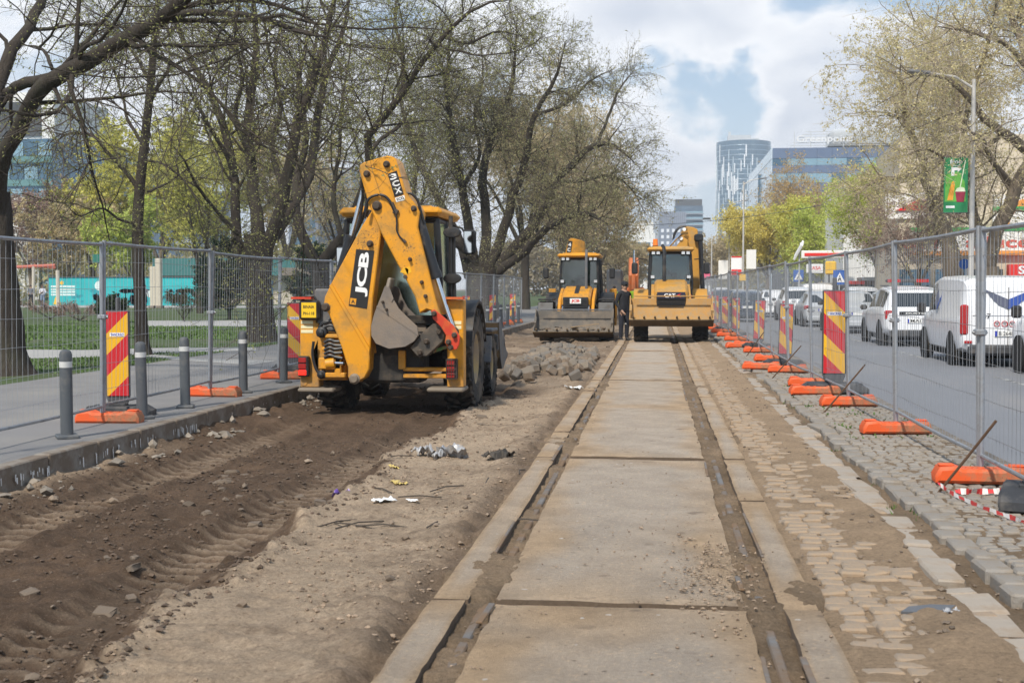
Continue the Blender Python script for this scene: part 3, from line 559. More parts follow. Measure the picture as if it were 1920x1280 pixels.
rubble('gravel', 1500, lambda r, n: (lambda x, y: (x[k0], y[k0]) if (k0 := (fbm(x, y, 1.6, 3, 150) + .3 * (np.abs(x + .18) > .55) > .17)) is not None else 0)(r.uniform(-.95, .85, n), 4.6 + 12 * r.rand(n) ** 1.5), lambda x, y: np.where((x > -.8) & (x < .44), .004, np.maximum(groove_h(x, y), np.where((x > .63) | (x < -.97), .002, -1))), .003, .011, 25, M_cl2, 3)
rubble('gravel_heap', 600, lambda r, n: (lambda q, w: (.32 + q * .14, 7.0 + w * .55))(r.normal(0, 1, n), r.normal(0, 1, n)), lambda x, y: .004 + .0 * x, .004, .016, 26, M_cl2, 2)
rubble('margin_gravel', 1500, fdig(.85, 1.9, 4.6, 26, -.05, 144), marg_h, .004, .022, 27, M_rub, 3)
def rockmesh(seed, mat, d=(1, 1, .6)):
    r = random.Random(seed); b = MB(); b.box((0, 0, 0), d, ch=.22 * min(d)); b.v = [(x + r.uniform(-.13, .13) * d[0], y + r.uniform(-.13, .13) * d[1], z + r.uniform(-.13, .13) * d[2]) for x, y, z in b.v]; return b.mesh('rock', mat, 0)
rocks = [rockmesh(600 + i, M_rub, (1, rnd.uniform(.6, .9), rnd.uniform(.3, .6))) for i in range(8)]
for k in range(40):
    px, py = ((rnd.uniform(330, 620), rnd.uniform(855, 960)) if k < 22 else (rnd.uniform(0, 260), rnd.uniform(1030, 1120)) if k < 30 else (rnd.uniform(880, 1010), rnd.uniform(740, 830)))
    v = pt(px, py, 1); t = (-.12 - 1.6) / (v.z - 1.6); x, y = v.x * t, t
    if not -5.2 < x < -1.3: continue
    s = rnd.uniform(.05, .13)
    z = float(dig_h(np.array([x]), np.array([y]))[0]); o = thing('loose_rock', 'broken stone lying loose on the dug-up soil', 'rock', (x, y, z + s * .0), rnd.uniform(0, 6), 'broken stones on the soil', rocks[k % 8]); o.scale = (s,) * 3; o.rotation_euler[0] = rnd.uniform(-.3, .3)
# ---- heap of lifted cobblestones in front of the second machine
M_heap = [M('heap_stone_%s' % n, c, .85, var=.16, scale=5, bump=.4, bscale=30, dirt=(.27, .20, .14), dscale=3, damt=.4) for n, c in (('grey', (.165, .145, .122)), ('brown', (.165, .122, .085)), ('pale', (.22, .182, .14)))]
hs = [stone_mesh('cobblestone', (rnd.uniform(.20, .29), rnd.uniform(.16, .22), rnd.uniform(.14, .20)), M_heap[i % 3], 700 + i, .12, .13) for i in range(12)]
for k in range(270):
    u = rnd.gauss(0, .42); v = rnd.gauss(0, .42)
    if abs(u) > 1.15 or abs(v) > 1.2: continue
    x, y = -2.15 + u * .95 + .14 * v, 26.9 + v * 3.9; x = min(max(x, -3.3), -1.38); hgt = .33 * math.exp(-(u * u + v * v) * 2.4)
    z = float(dig_h(np.array([x]), np.array([y]))[0]) - .12 * math.exp(-(((x + 1.9) / .8) ** 2 + ((y - 26.5) / 2.2) ** 2)) + .09 + hgt * rnd.uniform(.35, 1.05)
    o = thing('cobblestone', 'rough lifted cobblestone in the heap before the grey bucket', 'cobblestone', (x, y, z), 0, 'cobblestones heaped beside the track', hs[k % 12]); o.rotation_euler = (rnd.uniform(-.7, .7), rnd.uniform(-.7, .7), rnd.uniform(0, 6)); o.scale = (rnd.uniform(.75, 1.05),) * 3
# ------------------------------------------------------------------ trees, grown level by level in arrays
def resample(P, r, K, rs=None, jit=0.):
    """Catmull-Rom curve through control points P with radii r, as K points"""
    P = np.asarray(P, float); r = np.asarray(r, float); n = len(P); Q = np.vstack([2 * P[0] - P[1], P, 2 * P[-1] - P[-2]])
    t = np.linspace(0, n - 1 - 1e-6, K); i = t.astype(int); f = (t - i)[:, None]
    a, b, c, d = Q[i], Q[i + 1], Q[i + 2], Q[i + 3]
    pts = .5 * (2 * b + (c - a) * f + (2 * a - 5 * b + 4 * c - d) * f ** 2 + (3 * b - a - 3 * c + d) * f ** 3)
    if jit and rs is not None: pts[1:-1] += rs.normal(0, jit, (K - 2, 3)) * np.interp(t, range(n), r)[1:-1, None]
    return pts, np.interp(t, range(n), r)
def tubes(pts, rad, sides):
    n, K, _ = pts.shape; T = np.gradient(pts, axis=1); T /= np.linalg.norm(T, axis=2, keepdims=True) + 1e-9
    ref = np.where(np.abs(T[:, :1, 2:3]) < .92, np.array([0, 0, 1.]), np.array([1., 0, 0])); U = np.cross(T, np.broadcast_to(ref, T.shape)); U /= np.linalg.norm(U, axis=2, keepdims=True) + 1e-9; Wv = np.cross(T, U)
    a = np.arange(sides) * 2 * np.pi / sides; V = pts[:, :, None] + rad[:, :, None, None] * (U[:, :, None] * np.cos(a)[:, None] + Wv[:, :, None] * np.sin(a)[:, None])
    i = np.arange(n * K * sides).reshape(n, K, sides); j = np.roll(i, -1, 2); F = np.stack([i[:, :-1], j[:, :-1], j[:, 1:], i[:, 1:]], -1).reshape(-1, 4); return V.reshape(-1, 3), F
def grow(rs, pts, rad, count, t0, ang, length, K, r_ratio, r_end, wob, up, rmax=9, bias=None, tp=1.):
    """count children on the polylines, spread by length: returns their points and radii"""
    n, Kp, _ = pts.shape; seg = np.linalg.norm(np.diff(pts, axis=1), axis=2).sum(1); idx = rs.choice(n, count, p=seg / seg.sum()); t = t0 + (1 - t0) * rs.rand(count) ** tp
    f = t * (Kp - 1); i = np.minimum(f.astype(int), Kp - 2); fr = (f - i)[:, None]; p0 = pts[idx, i] * (1 - fr) + pts[idx, i + 1] * fr; tan = pts[idx, i + 1] - pts[idx, i]; tan /= np.linalg.norm(tan, axis=1, keepdims=True) + 1e-9
    rp = rad[idx, i] * (1 - fr[:, 0]) + rad[idx, i + 1] * fr[:, 0]; q = rs.normal(0, 1, (count, 3)); 
    if bias is not None: q = q + np.asarray(bias)
    q -= (q * tan).sum(1, keepdims=True) * tan; q /= np.linalg.norm(q, axis=1, keepdims=True) + 1e-9
    a = np.radians(rs.uniform(ang[0], ang[1], count))[:, None]; d = np.cos(a) * tan + np.sin(a) * q
    L = rs.uniform(length[0], length[1], count) * (1 - .45 * t) * np.clip(seg[idx] / np.median(seg), .5, 1.6); st = (L / (K - 1))[:, None]
    out = np.empty((count, K, 3)); out[:, 0] = p0
    for k in range(1, K):
        d = d + rs.normal(0, wob, (count, 3)); d[:, 2] += up if np.isscalar(up) else up[0] + (up[1] - up[0]) * k / K
        d /= np.linalg.norm(d, axis=1, keepdims=True); out[:, k] = out[:, k - 1] + d * st
    r0 = np.minimum(rp * r_ratio, rmax); return out, r0[:, None] + (np.minimum(r_end, r0)[:, None] - r0[:, None]) * np.linspace(0, 1, K)[None] ** .8
def leaf_quads(rs, pts, n, size, spread):
    N, K, _ = pts.shape; i = rs.randint(0, N, n); f = rs.rand(n) * (K - 1); k = np.minimum(f.astype(int), K - 2); fr = (f - k)[:, None]; p = pts[i, k] * (1 - fr) + pts[i, k + 1] * fr + rs.normal(0, spread, (n, 3))
    a = rs.normal(0, 1, (n, 3)); a /= np.linalg.norm(a, axis=1, keepdims=True); b = np.cross(a, rs.normal(0, 1, (n, 3))); b /= np.linalg.norm(b, axis=1, keepdims=True); s = (size * rs.uniform(.55, 1.3, n))[:, None]
    return np.stack([p - a * s, p - b * s * .45, p + a * s, p + b * s * .45], 1).reshape(-1, 3), np.arange(4 * n).reshape(-1, 4)
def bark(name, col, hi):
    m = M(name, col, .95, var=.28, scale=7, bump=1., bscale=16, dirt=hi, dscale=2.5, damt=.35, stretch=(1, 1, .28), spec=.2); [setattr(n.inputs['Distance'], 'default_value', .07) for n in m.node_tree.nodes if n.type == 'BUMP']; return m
M_bark = bark('grey_brown_bark', (.062, .051, .042), (.075, .072, .05)); M_barkl = bark('sunlit_bark', (.21, .17, .13), (.19, .17, .11)); M_twig = M('twig_bark', (.075, .06, .047), .9, var=.2, scale=3); M_twigl = M('pale_twig_bark', (.46, .385, .29), .9, var=.2, scale=3)  # dark barks carry cloud shade in their colour, the sunlit copy carries sunlight
def leafmat(name, col, isl=.35):
    m = M(name, col, .6, var=.12, scale=1.2, island=isl); nt = m.node_tree; b = nt.nodes['Principled BSDF']; out = nt.nodes['Material Output']
    tl = nt.nodes.new('ShaderNodeBsdfTranslucent'); mx = nt.nodes.new('ShaderNodeMixShader'); mx.inputs[0].default_value = .55; nt.links.new(b.inputs['Base Color'].links[0].from_socket, tl.inputs[0]); nt.links.new(b.outputs[0], mx.inputs[1]); nt.links.new(tl.outputs[0], mx.inputs[2]); nt.links.new(mx.outputs[0], out.inputs[0]); return m
M_bud = leafmat('olive_buds', (.36, .36, .13)); M_yg = leafmat('yellow_green_leaves', (.66, .63, .16)); M_gr = leafmat('fresh_green_leaves', (.58, .64, .16)); M_tan = leafmat('tan_buds', (.60, .50, .30)); M_tan2 = leafmat('yellow_tan_buds', (.66, .58, .30)); M_pink = leafmat('pinkish_buds', (.40, .28, .23)); M_pine = leafmat('pine_needles', (.03, .062, .03)); M_dk = leafmat('shrub_leaves', (.06, .09, .03))
def tree(label, limbs, seed, n1=40, n2=400, n3=2500, n4=0, l1=(2, 4.5), l2=(.9, 2.2), l3=(.4, 1.0), l4=(.25, .6), leaves=3000, lsize=.03, lmat=None, bmat=None, tmat=None, trunk_n=1, name='tree', group='trees', up1=.06, up2=.03, up3=(-.02, .02), bias=None, wob=.16, cat='tree', t01=.35, spread=.02, r3=.0042):
    """limbs: list of (control points, radii); the first trunk_n are the trunk"""
    rs = np.random.RandomState(seed); bmat = bmat or M_bark; tmat = tmat or M_twig; lmat = lmat or M_bud
    base = limbs[0][0][0]; th = thing(name, label, cat, tuple(base), 0, group); off = np.array(base, float)
    rl = [resample(P, r, 16, rs, .012 if k < trunk_n else .16) for k, (P, r) in enumerate(limbs)]
    for k, (p, r) in enumerate(rl[:trunk_n]):
        p2, r2 = resample(limbs[k][0], limbs[k][1], 44); S_ = 28; V, F = tubes((p2 - off)[None], r2[None], S_); V = V.reshape(44, S_, 3); a = np.arange(S_)[None] * 6.283 / S_; zz = np.linspace(0, 1, 44)[:, None] * (np.linalg.norm(p2[-1] - p2[0]) + .01)
        rid = .045 * np.sin(a * 7 + 3 * vn(zz + 0 * a, a, .7, seed) * 4) + .10 * vn(np.cos(a) * 3 + 9, zz * .8 + np.sin(a) * 3, 1., seed) + .08 * vn(a * 5, zz * 2.2, 1., seed + 2); V = V + (V - (p2 - off)[:, None]) * rid[..., None]
        put('trunk', np_mesh('trunk', V.reshape(-1, 3), F, bmat, True), th)
    for p, r in rl[trunk_n:]:
        V, F = tubes((p - off)[None], r[None], 10); put('limb', np_mesh('limb', V, F, bmat, True), th)
    A = np.array([p for p, r in rl]); Ar = np.array([r for p, r in rl]); src = slice(trunk_n, None) if len(rl) > trunk_n else slice(None)
    B, Br = grow(rs, A[src], Ar[src], n1, t01, (28, 68), l1, 10, .5, .009, wob, up1, .042, bias)
    B2 = np.concatenate([A[src][:, ::1][:, np.linspace(6, 15, 10).astype(int)], B]); B2r = np.concatenate([Ar[src][:, np.linspace(6, 15, 10).astype(int)], Br])
    C, Cr = grow(rs, B2, B2r, n2, .15, (30, 75), l2, 7, .5, .005, wob * 1.2, up2, max(.013, r3 * 1.7))
    Cs = np.concatenate([C, C[:1]]); D, Dr = grow(rs, C, Cr, n3, .1, (30, 80), l3, 5, .55, r3 * .5, wob * 1.3, up3, r3)
    parts_ = [tubes(B - off, Br, 6), tubes(C - off, Cr, 4), tubes(D - off, Dr, 3)]; last = D
    if n4: E_, Er = grow(rs, D, Dr, n4, .1, (30, 80), l4, 4, .7, r3 * .5, wob * 1.3, up3, r3); parts_.append(tubes(E_ - off, Er, 3)); last = E_
    Vs, Fs, o = [], [], 0
    for V, F in parts_[:1]: put('branches', np_mesh('branches', V, F, bmat, True), th, kind='stuff')
    for V, F in parts_[1:]: Vs.append(V); Fs.append(F + o); o += len(V)
    put('twigs', np_mesh('twigs', np.concatenate(Vs), np.concatenate(Fs), tmat, True), th, kind='stuff')
    if leaves: V, F = leaf_quads(rs, last - off, leaves, lsize, spread); put('buds' if lsize < .045 else 'leaves', np_mesh('leaves', V, F, lmat), th, kind='stuff')
    return th
TH = .64
def L_(Y, pts, dY=0., r=None):
    """a limb drawn through pixels at distance Y, its tip dY farther; radii in pixels"""
    n = len(pts); P = [pt(p[0], p[1], Y + dY * (i / max(1, n - 1)) ** 1.2) for i, p in enumerate(pts)]; r = [p[2] * Y / 2350. / 2 * TH for p in pts]; r[-1] *= .35 if pts[-1][2] < 40 else 1; return [tuple(v) for v in P], r
# -- big leaning tree at the left edge
tree('huge dark trunk at the left edge with a limb arching over the lawn', [
    L_(20.6, [(12, 712, 190), (10, 660, 118), (2, 560, 104), (-6, 440, 92), (-8, 360, 82)]),
    L_(20.6, [(-8, 420, 60), (0, 330, 50), (28, 255, 46), (62, 190, 44), (100, 145, 48), (180, 105, 44), (262, 60, 40), (340, 8, 34), (420, -60, 24)], -4),
    L_(20.6, [(100, 146, 36), (40, 160, 34), (10, 180, 30), (-30, 230, 24), (-80, 260, 18)], 2),
    L_(20.6, [(-10, 350, 50), (-20, 240, 44), (10, 120, 42), (55, 50, 36), (85, -20, 30), (110, -120, 20)], 3),
    L_(20.2, [(275, 55, 26), (350, 25, 20), (470, 30, 16), (560, 60, 12), (625, 70, 8)], -4),
    L_(20.2, [(330, 15, 20), (450, 0, 15), (560, 25, 11), (640, 90, 6)], 2),
    L_(20.6, [(98, 130, 12), (85, 100, 10), (70, 88, 8), (40, 85, 6)], 1), L_(20.4, [(130, 118, 13), (142, 85, 11), (160, 50, 6)], -1),
    L_(20.4, [(75, 88, 8), (100, 60, 7), (115, 0, 5)], -2)], 11, 40, 380, 3200, 0, l1=(1.6, 4.2), l2=(.9, 2.0), l3=(.35, .95), leaves=15000, lsize=.025, group='trees along the pavement', up1=.0, up2=-.03, up3=(-.03, .05), t01=.2)
# -- slender straight tree
tree('slender straight tree on the lawn behind the striped board', [
    L_(27, [(270, 676, 66), (266, 640, 44), (262, 560, 36), (258, 440, 33), (262, 350, 30), (274, 240, 26), (284, 140, 22), (292, 40, 18), (300, -60, 10)]),
    L_(27, [(258, 352, 16), (225, 310, 12), (200, 285, 10), (170, 252, 8), (120, 254, 6), (92, 286, 4)], -1), L_(27, [(276, 360, 9), (310, 345, 7), (340, 325, 5), (372, 300, 3)], 1),
    L_(27, [(262, 420, 10), (225, 412, 8), (190, 390, 6), (150, 405, 4), (120, 380, 3)], -2), L_(27, [(268, 270, 12), (240, 225, 10), (232, 190, 8), (215, 130, 6), (205, 60, 4)], 1),
    L_(27, [(276, 200, 14), (310, 140, 11), (350, 110, 8), (420, 90, 5)], -1.5), L_(27, [(280, 150, 12), (250, 100, 9), (210, 60, 7), (160, 20, 4)], 2), L_(27, [(288, 90, 10), (330, 50, 8), (350, 0, 6), (380, -50, 4)], 1),
    L_(27, [(266, 300, 9), (310, 310, 7), (350, 345, 5), (385, 400, 3), (420, 430, 2)], -1)], 12, 40, 380, 3000, 0, l1=(1.4, 3.6), l2=(.8, 1.8), l3=(.35, .9), leaves=12000, lsize=.026, group='trees along the pavement', up1=-.01, up2=-.04, up3=(-.05, .04), t01=.25)
# -- many-stemmed tree
tree('broad trunk splitting low into many upright stems behind the fence', [
    L_(34.2, [(492, 655, 120), (490, 620, 86), (486, 540, 74), (484, 480, 84), (486, 440, 88)]),
    L_(34.2, [(470, 500, 44), (446, 470, 34), (442, 400, 30), (436, 320, 27), (424, 250, 25), (396, 180, 22), (362, 120, 18), (330, 40, 14), (310, -40, 8)], 2),
    L_(34.2, [(484, 455, 46), (478, 380, 36), (470, 300, 32), (466, 220, 28), (480, 130, 24), (478, 40, 18), (470, -60, 10)], 3),
    L_(34.2, [(500, 460, 46), (522, 410, 36), (540, 330, 34), (556, 240, 30), (580, 180, 26), (600, 110, 22), (620, 30, 16), (640, -60, 9)], -2),
    L_(34.2, [(510, 450, 40), (545, 390, 34), (580, 330, 30), (592, 240, 26), (610, 140, 22), (640, 70, 16), (660, -20, 9)], 4),
    L_(34.2, [(440, 330, 16), (425, 290, 14), (400, 250, 12), (372, 200, 10), (340, 150, 6)], -2), L_(34.2, [(470, 290, 18), (440, 220, 15), (455, 150, 12), (440, 70, 8), (450, 0, 5)], -2),
    L_(34.2, [(530, 350, 20), (510, 280, 17), (525, 200, 14), (515, 110, 10), (530, 30, 6)], 3), L_(34.2, [(560, 230, 18), (560, 150, 14), (575, 70, 10), (565, -10, 6)], 3),
    L_(34.2, [(448, 440, 14), (410, 400, 11), (370, 350, 9), (345, 300, 6), (320, 270, 4)], -3), L_(34.2, [(462, 470, 22), (440, 448, 20), (432, 452, 14)], -1)], 13, 52, 540, 4000, 0, l1=(1.5, 4.0), l2=(.9, 2.1), l3=(.4, 1.0), leaves=24000, lsize=.03, group='trees along the pavement', up1=.05, up2=.0, up3=(-.03, .03), t01=.3)
# -- the forked tree behind the first machine
tree('forked tree with crooked limbs rising behind the yellow boom', [
    L_(41.5, [(604, 625, 76), (604, 580, 58), (602, 520, 52), (600, 485, 60)]),
    L_(41.5, [(592, 495, 36), (570, 450, 32), (556, 390, 28), (558, 330, 24), (575, 270, 20), (570, 190, 16), (590, 100, 12), (600, 10, 7)], 3),
    L_(41.5, [(606, 490, 38), (640, 450, 34), (668, 390, 30), (690, 320, 26), (692, 255, 24), (725, 215, 22), (762, 165, 19), (800, 105, 16), (845, 55, 12), (900, 10, 8), (960, 0, 5)], -3),
    L_(41.5, [(690, 290, 14), (715, 260, 12), (750, 235, 10), (775, 190, 6)], 2), L_(41.5, [(756, 170, 14), (755, 100, 12), (740, 40, 9), (750, -40, 5)], 3),
    L_(41.5, [(830, 70, 10), (880, 80, 8), (930, 60, 6), (990, 70, 3)], -2), L_(41.5, [(640, 445, 18), (625, 370, 15), (635, 290, 12), (640, 200, 9), (655, 110, 6), (660, 20, 4)], 3)], 14, 48, 520, 4000, 0, l1=(1.6, 4.2), l2=(1, 2.2), l3=(.45, 1.1), leaves=26000, lsize=.035, group='trees along the pavement', up1=.03, up2=-.02, up3=(-.05, .02), t01=.25)
TH = .60
# -- wide spreading tree in the middle
tree('wide spreading tree with many fanned stems right of the first machine', [
    L_(62, [(905, 600, 120), (905, 560, 96), (905, 525, 96), (905, 500, 104)]),
    L_(62, [(880, 520, 34), (860, 450, 30), (830, 390, 26), (800, 330, 22), (770, 260, 17), (750, 180, 12), (740, 110, 7)], 4), L_(62, [(890, 515, 36), (880, 430, 30), (868, 350, 26), (850, 270, 21), (838, 190, 16), (840, 110, 11), (850, 30, 6)], -4),
    L_(62, [(905, 505, 38), (912, 420, 32), (905, 340, 28), (920, 260, 23), (950, 200, 18), (965, 120, 12), (970, 30, 7)], 3), L_(62, [(915, 510, 38), (940, 440, 32), (962, 370, 28), (985, 300, 23), (1000, 220, 17), (1040, 150, 11), (1060, 80, 6)], -3),
    L_(62, [(925, 515, 34), (975, 450, 30), (1015, 400, 27), (1045, 340, 23), (1078, 305, 20), (1110, 275, 16), (1150, 272, 11), (1190, 305, 6)], -6), L_(62, [(930, 515, 30), (985, 470, 26), (1020, 430, 23), (1060, 410, 19), (1100, 400, 15), (1140, 420, 7)], -9),
    L_(62, [(1120, 270, 11), (1140, 220, 9), (1160, 170, 7), (1190, 130, 4)], 2), L_(62, [(1005, 215, 12), (1060, 195, 10), (1110, 150, 7), (1150, 130, 4)], 4), L_(62, [(870, 350, 16), (900, 290, 13), (890, 220, 10), (905, 140, 7), (900, 60, 4)], 6),
    L_(62, [(900, 500, 22), (860, 460, 18), (815, 440, 14), (780, 400, 11), (745, 380, 7), (710, 400, 4)], -5), L_(62, [(1045, 340, 13), (1090, 340, 11), (1140, 330, 8), (1180, 350, 5), (1210, 400, 3)], -6)], 15, 170, 2100, 15000, 0, l1=(1.5, 3.9), l2=(1.0, 2.2), l3=(.5, 1.2), leaves=70000, lsize=.05, lmat=leafmat('olive_bud_clusters', (.36, .34, .17)), group='trees along the pavement', up1=.02, up2=-.02, up3=(-.06, .04), t01=.2, spread=.05, r3=.009, tmat=M('mid_twig_bark', (.095, .075, .055), .9, var=.2, scale=3))
TH = .84
# -- simple generated trees
LM = 2.6
def stand(label, px, py_base, Y, h, w, seed, lmat, leaves, lsize, group, stems=4, n=(40, 420, 2600), bmat=None, tmat=None, name='tree', r0=None, base_z=None, up=.05, trunk_h=.25, spread=.06, r3=.012):
    rs = np.random.RandomState(seed); b = pt(px, py_base, Y); z0 = .1 if base_z is None else base_z; x0, y0 = b.x, Y; r0 = r0 or h * .018; th = h * trunk_h
    limbs = [([(x0, y0, z0), (x0 + rs.normal(0, .05), y0, z0 + th * .5), (x0 + rs.normal(0, .1), y0, z0 + th)], [r0 * 1.25, r0, r0 * .95])]
    for k in range(stems):
        a = 6.283 * (k + rs.rand() * .6) / stems; d = w * .5 * rs.uniform(.45, .8); tx, ty = math.cos(a) * d, math.sin(a) * d; hh = h * rs.uniform(.75, .97)
        limbs.append(([(x0, y0, z0 + th * .9), (x0 + tx * .35, y0 + ty * .35, z0 + th + (hh - th) * .33), (x0 + tx * .72 + rs.normal(0, .03) * h, y0 + ty * .72, z0 + th + (hh - th) * .68), (x0 + tx, y0 + ty, z0 + hh)], [r0 * .62, r0 * .42, r0 * .25, .02]))
    s = h / 10
    return tree(label, limbs, seed, n[0], n[1], n[2], 0, (1.6 * s, 4 * s), (.9 * s, 2.2 * s), (.5 * s, 1.3 * s), leaves=int(leaves * LM), lsize=lsize * 1.15, lmat=lmat, bmat=bmat, tmat=tmat, name=name, group=group, up1=up, up2=.0, up3=(-.04, .02), t01=.15, spread=spread, r3=r3)
# -- trees behind the hoarding in the park and along the left side
G1, G2, G3 = 'budding trees in the park', 'bare trees beyond the fence', 'leafing trees on the far pavement'
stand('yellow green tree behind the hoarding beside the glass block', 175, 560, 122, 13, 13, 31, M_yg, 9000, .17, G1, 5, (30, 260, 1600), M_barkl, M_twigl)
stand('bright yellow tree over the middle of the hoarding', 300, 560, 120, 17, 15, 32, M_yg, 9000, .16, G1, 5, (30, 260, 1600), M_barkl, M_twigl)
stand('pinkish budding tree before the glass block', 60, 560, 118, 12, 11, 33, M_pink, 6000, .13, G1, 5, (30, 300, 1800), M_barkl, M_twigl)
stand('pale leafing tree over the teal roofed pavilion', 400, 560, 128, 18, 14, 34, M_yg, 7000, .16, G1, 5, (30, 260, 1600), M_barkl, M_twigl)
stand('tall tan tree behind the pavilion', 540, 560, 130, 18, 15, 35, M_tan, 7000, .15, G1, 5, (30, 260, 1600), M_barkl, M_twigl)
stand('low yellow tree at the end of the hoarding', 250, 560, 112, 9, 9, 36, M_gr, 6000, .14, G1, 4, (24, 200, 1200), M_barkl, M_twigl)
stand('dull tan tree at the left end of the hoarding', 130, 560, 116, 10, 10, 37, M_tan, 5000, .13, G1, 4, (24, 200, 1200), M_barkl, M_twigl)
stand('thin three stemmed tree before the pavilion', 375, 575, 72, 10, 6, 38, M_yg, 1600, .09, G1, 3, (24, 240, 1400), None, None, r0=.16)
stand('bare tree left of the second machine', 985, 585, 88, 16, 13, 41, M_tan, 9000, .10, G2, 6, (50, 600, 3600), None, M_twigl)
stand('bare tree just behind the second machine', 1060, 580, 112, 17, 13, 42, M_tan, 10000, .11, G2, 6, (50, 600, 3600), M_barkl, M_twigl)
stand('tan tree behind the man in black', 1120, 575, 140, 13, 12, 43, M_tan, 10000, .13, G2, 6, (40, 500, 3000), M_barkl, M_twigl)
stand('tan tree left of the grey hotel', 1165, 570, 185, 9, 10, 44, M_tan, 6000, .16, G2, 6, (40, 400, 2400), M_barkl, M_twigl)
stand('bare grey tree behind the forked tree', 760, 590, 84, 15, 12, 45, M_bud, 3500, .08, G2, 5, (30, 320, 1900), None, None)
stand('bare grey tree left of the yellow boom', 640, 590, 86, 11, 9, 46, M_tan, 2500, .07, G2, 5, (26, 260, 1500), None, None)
# -- right side
tree('great bare tree with low arching limbs over the parked vans', [
    L_(52, [(1790, 570, 60), (1788, 530, 44), (1782, 470, 36), (1766, 420, 32), (1752, 385, 30)], 0),
    L_(52, [(1752, 392, 24), (1742, 350, 20), (1716, 330, 16), (1680, 334, 11), (1640, 340, 7), (1600, 370, 4)], -3), L_(52, [(1758, 400, 24), (1775, 330, 20), (1760, 250, 17), (1770, 170, 14), (1750, 90, 10), (1760, 10, 6)], 4),
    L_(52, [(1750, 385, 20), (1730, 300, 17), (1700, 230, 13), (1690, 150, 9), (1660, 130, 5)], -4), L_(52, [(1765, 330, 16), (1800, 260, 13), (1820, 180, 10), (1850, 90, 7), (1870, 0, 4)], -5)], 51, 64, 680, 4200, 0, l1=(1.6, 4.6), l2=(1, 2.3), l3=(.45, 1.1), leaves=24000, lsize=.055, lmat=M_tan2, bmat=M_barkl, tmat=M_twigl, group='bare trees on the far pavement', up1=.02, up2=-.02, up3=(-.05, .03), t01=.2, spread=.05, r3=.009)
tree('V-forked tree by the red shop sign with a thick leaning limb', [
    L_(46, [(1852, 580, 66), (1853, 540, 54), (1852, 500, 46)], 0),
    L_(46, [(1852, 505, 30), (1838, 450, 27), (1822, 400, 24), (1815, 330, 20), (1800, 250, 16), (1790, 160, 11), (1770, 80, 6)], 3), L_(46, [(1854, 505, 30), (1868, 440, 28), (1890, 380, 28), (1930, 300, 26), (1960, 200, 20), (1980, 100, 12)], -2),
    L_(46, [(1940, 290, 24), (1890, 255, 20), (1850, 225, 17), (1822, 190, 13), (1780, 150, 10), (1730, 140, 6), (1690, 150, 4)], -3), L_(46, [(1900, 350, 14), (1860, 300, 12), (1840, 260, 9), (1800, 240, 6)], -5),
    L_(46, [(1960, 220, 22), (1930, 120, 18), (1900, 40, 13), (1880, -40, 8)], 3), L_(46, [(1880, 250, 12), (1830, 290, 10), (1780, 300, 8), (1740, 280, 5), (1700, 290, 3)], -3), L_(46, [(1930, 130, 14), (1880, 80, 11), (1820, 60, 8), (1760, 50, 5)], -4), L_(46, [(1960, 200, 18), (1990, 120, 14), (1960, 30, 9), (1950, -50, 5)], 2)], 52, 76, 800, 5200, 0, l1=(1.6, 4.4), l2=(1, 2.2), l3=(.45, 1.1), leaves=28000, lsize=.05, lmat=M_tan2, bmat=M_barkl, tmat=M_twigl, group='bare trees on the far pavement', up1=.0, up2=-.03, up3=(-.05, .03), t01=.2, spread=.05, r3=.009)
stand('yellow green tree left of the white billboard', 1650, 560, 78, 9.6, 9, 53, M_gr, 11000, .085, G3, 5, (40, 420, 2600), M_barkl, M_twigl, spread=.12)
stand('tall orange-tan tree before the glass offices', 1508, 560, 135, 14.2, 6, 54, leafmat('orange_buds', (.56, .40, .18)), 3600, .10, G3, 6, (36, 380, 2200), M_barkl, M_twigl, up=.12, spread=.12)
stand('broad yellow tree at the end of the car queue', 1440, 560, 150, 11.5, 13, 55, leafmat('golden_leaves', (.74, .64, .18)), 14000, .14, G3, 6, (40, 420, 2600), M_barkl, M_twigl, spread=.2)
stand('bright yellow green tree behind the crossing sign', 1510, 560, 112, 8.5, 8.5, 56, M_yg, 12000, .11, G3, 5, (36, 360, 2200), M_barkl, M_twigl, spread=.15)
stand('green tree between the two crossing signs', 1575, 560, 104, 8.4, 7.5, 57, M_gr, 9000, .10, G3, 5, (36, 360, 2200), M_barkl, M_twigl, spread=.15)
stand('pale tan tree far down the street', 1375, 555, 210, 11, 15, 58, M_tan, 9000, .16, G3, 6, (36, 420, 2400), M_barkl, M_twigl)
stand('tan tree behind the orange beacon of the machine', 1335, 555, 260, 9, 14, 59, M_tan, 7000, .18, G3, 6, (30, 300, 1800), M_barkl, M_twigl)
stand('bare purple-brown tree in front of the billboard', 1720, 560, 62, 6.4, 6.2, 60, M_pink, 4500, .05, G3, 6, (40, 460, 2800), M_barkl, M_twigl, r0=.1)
stand('brown tree behind the orange-tan tree', 1560, 560, 140, 13, 11, 61, M_tan, 7000, .12, G3, 6, (36, 400, 2400), M_barkl, M_twigl)
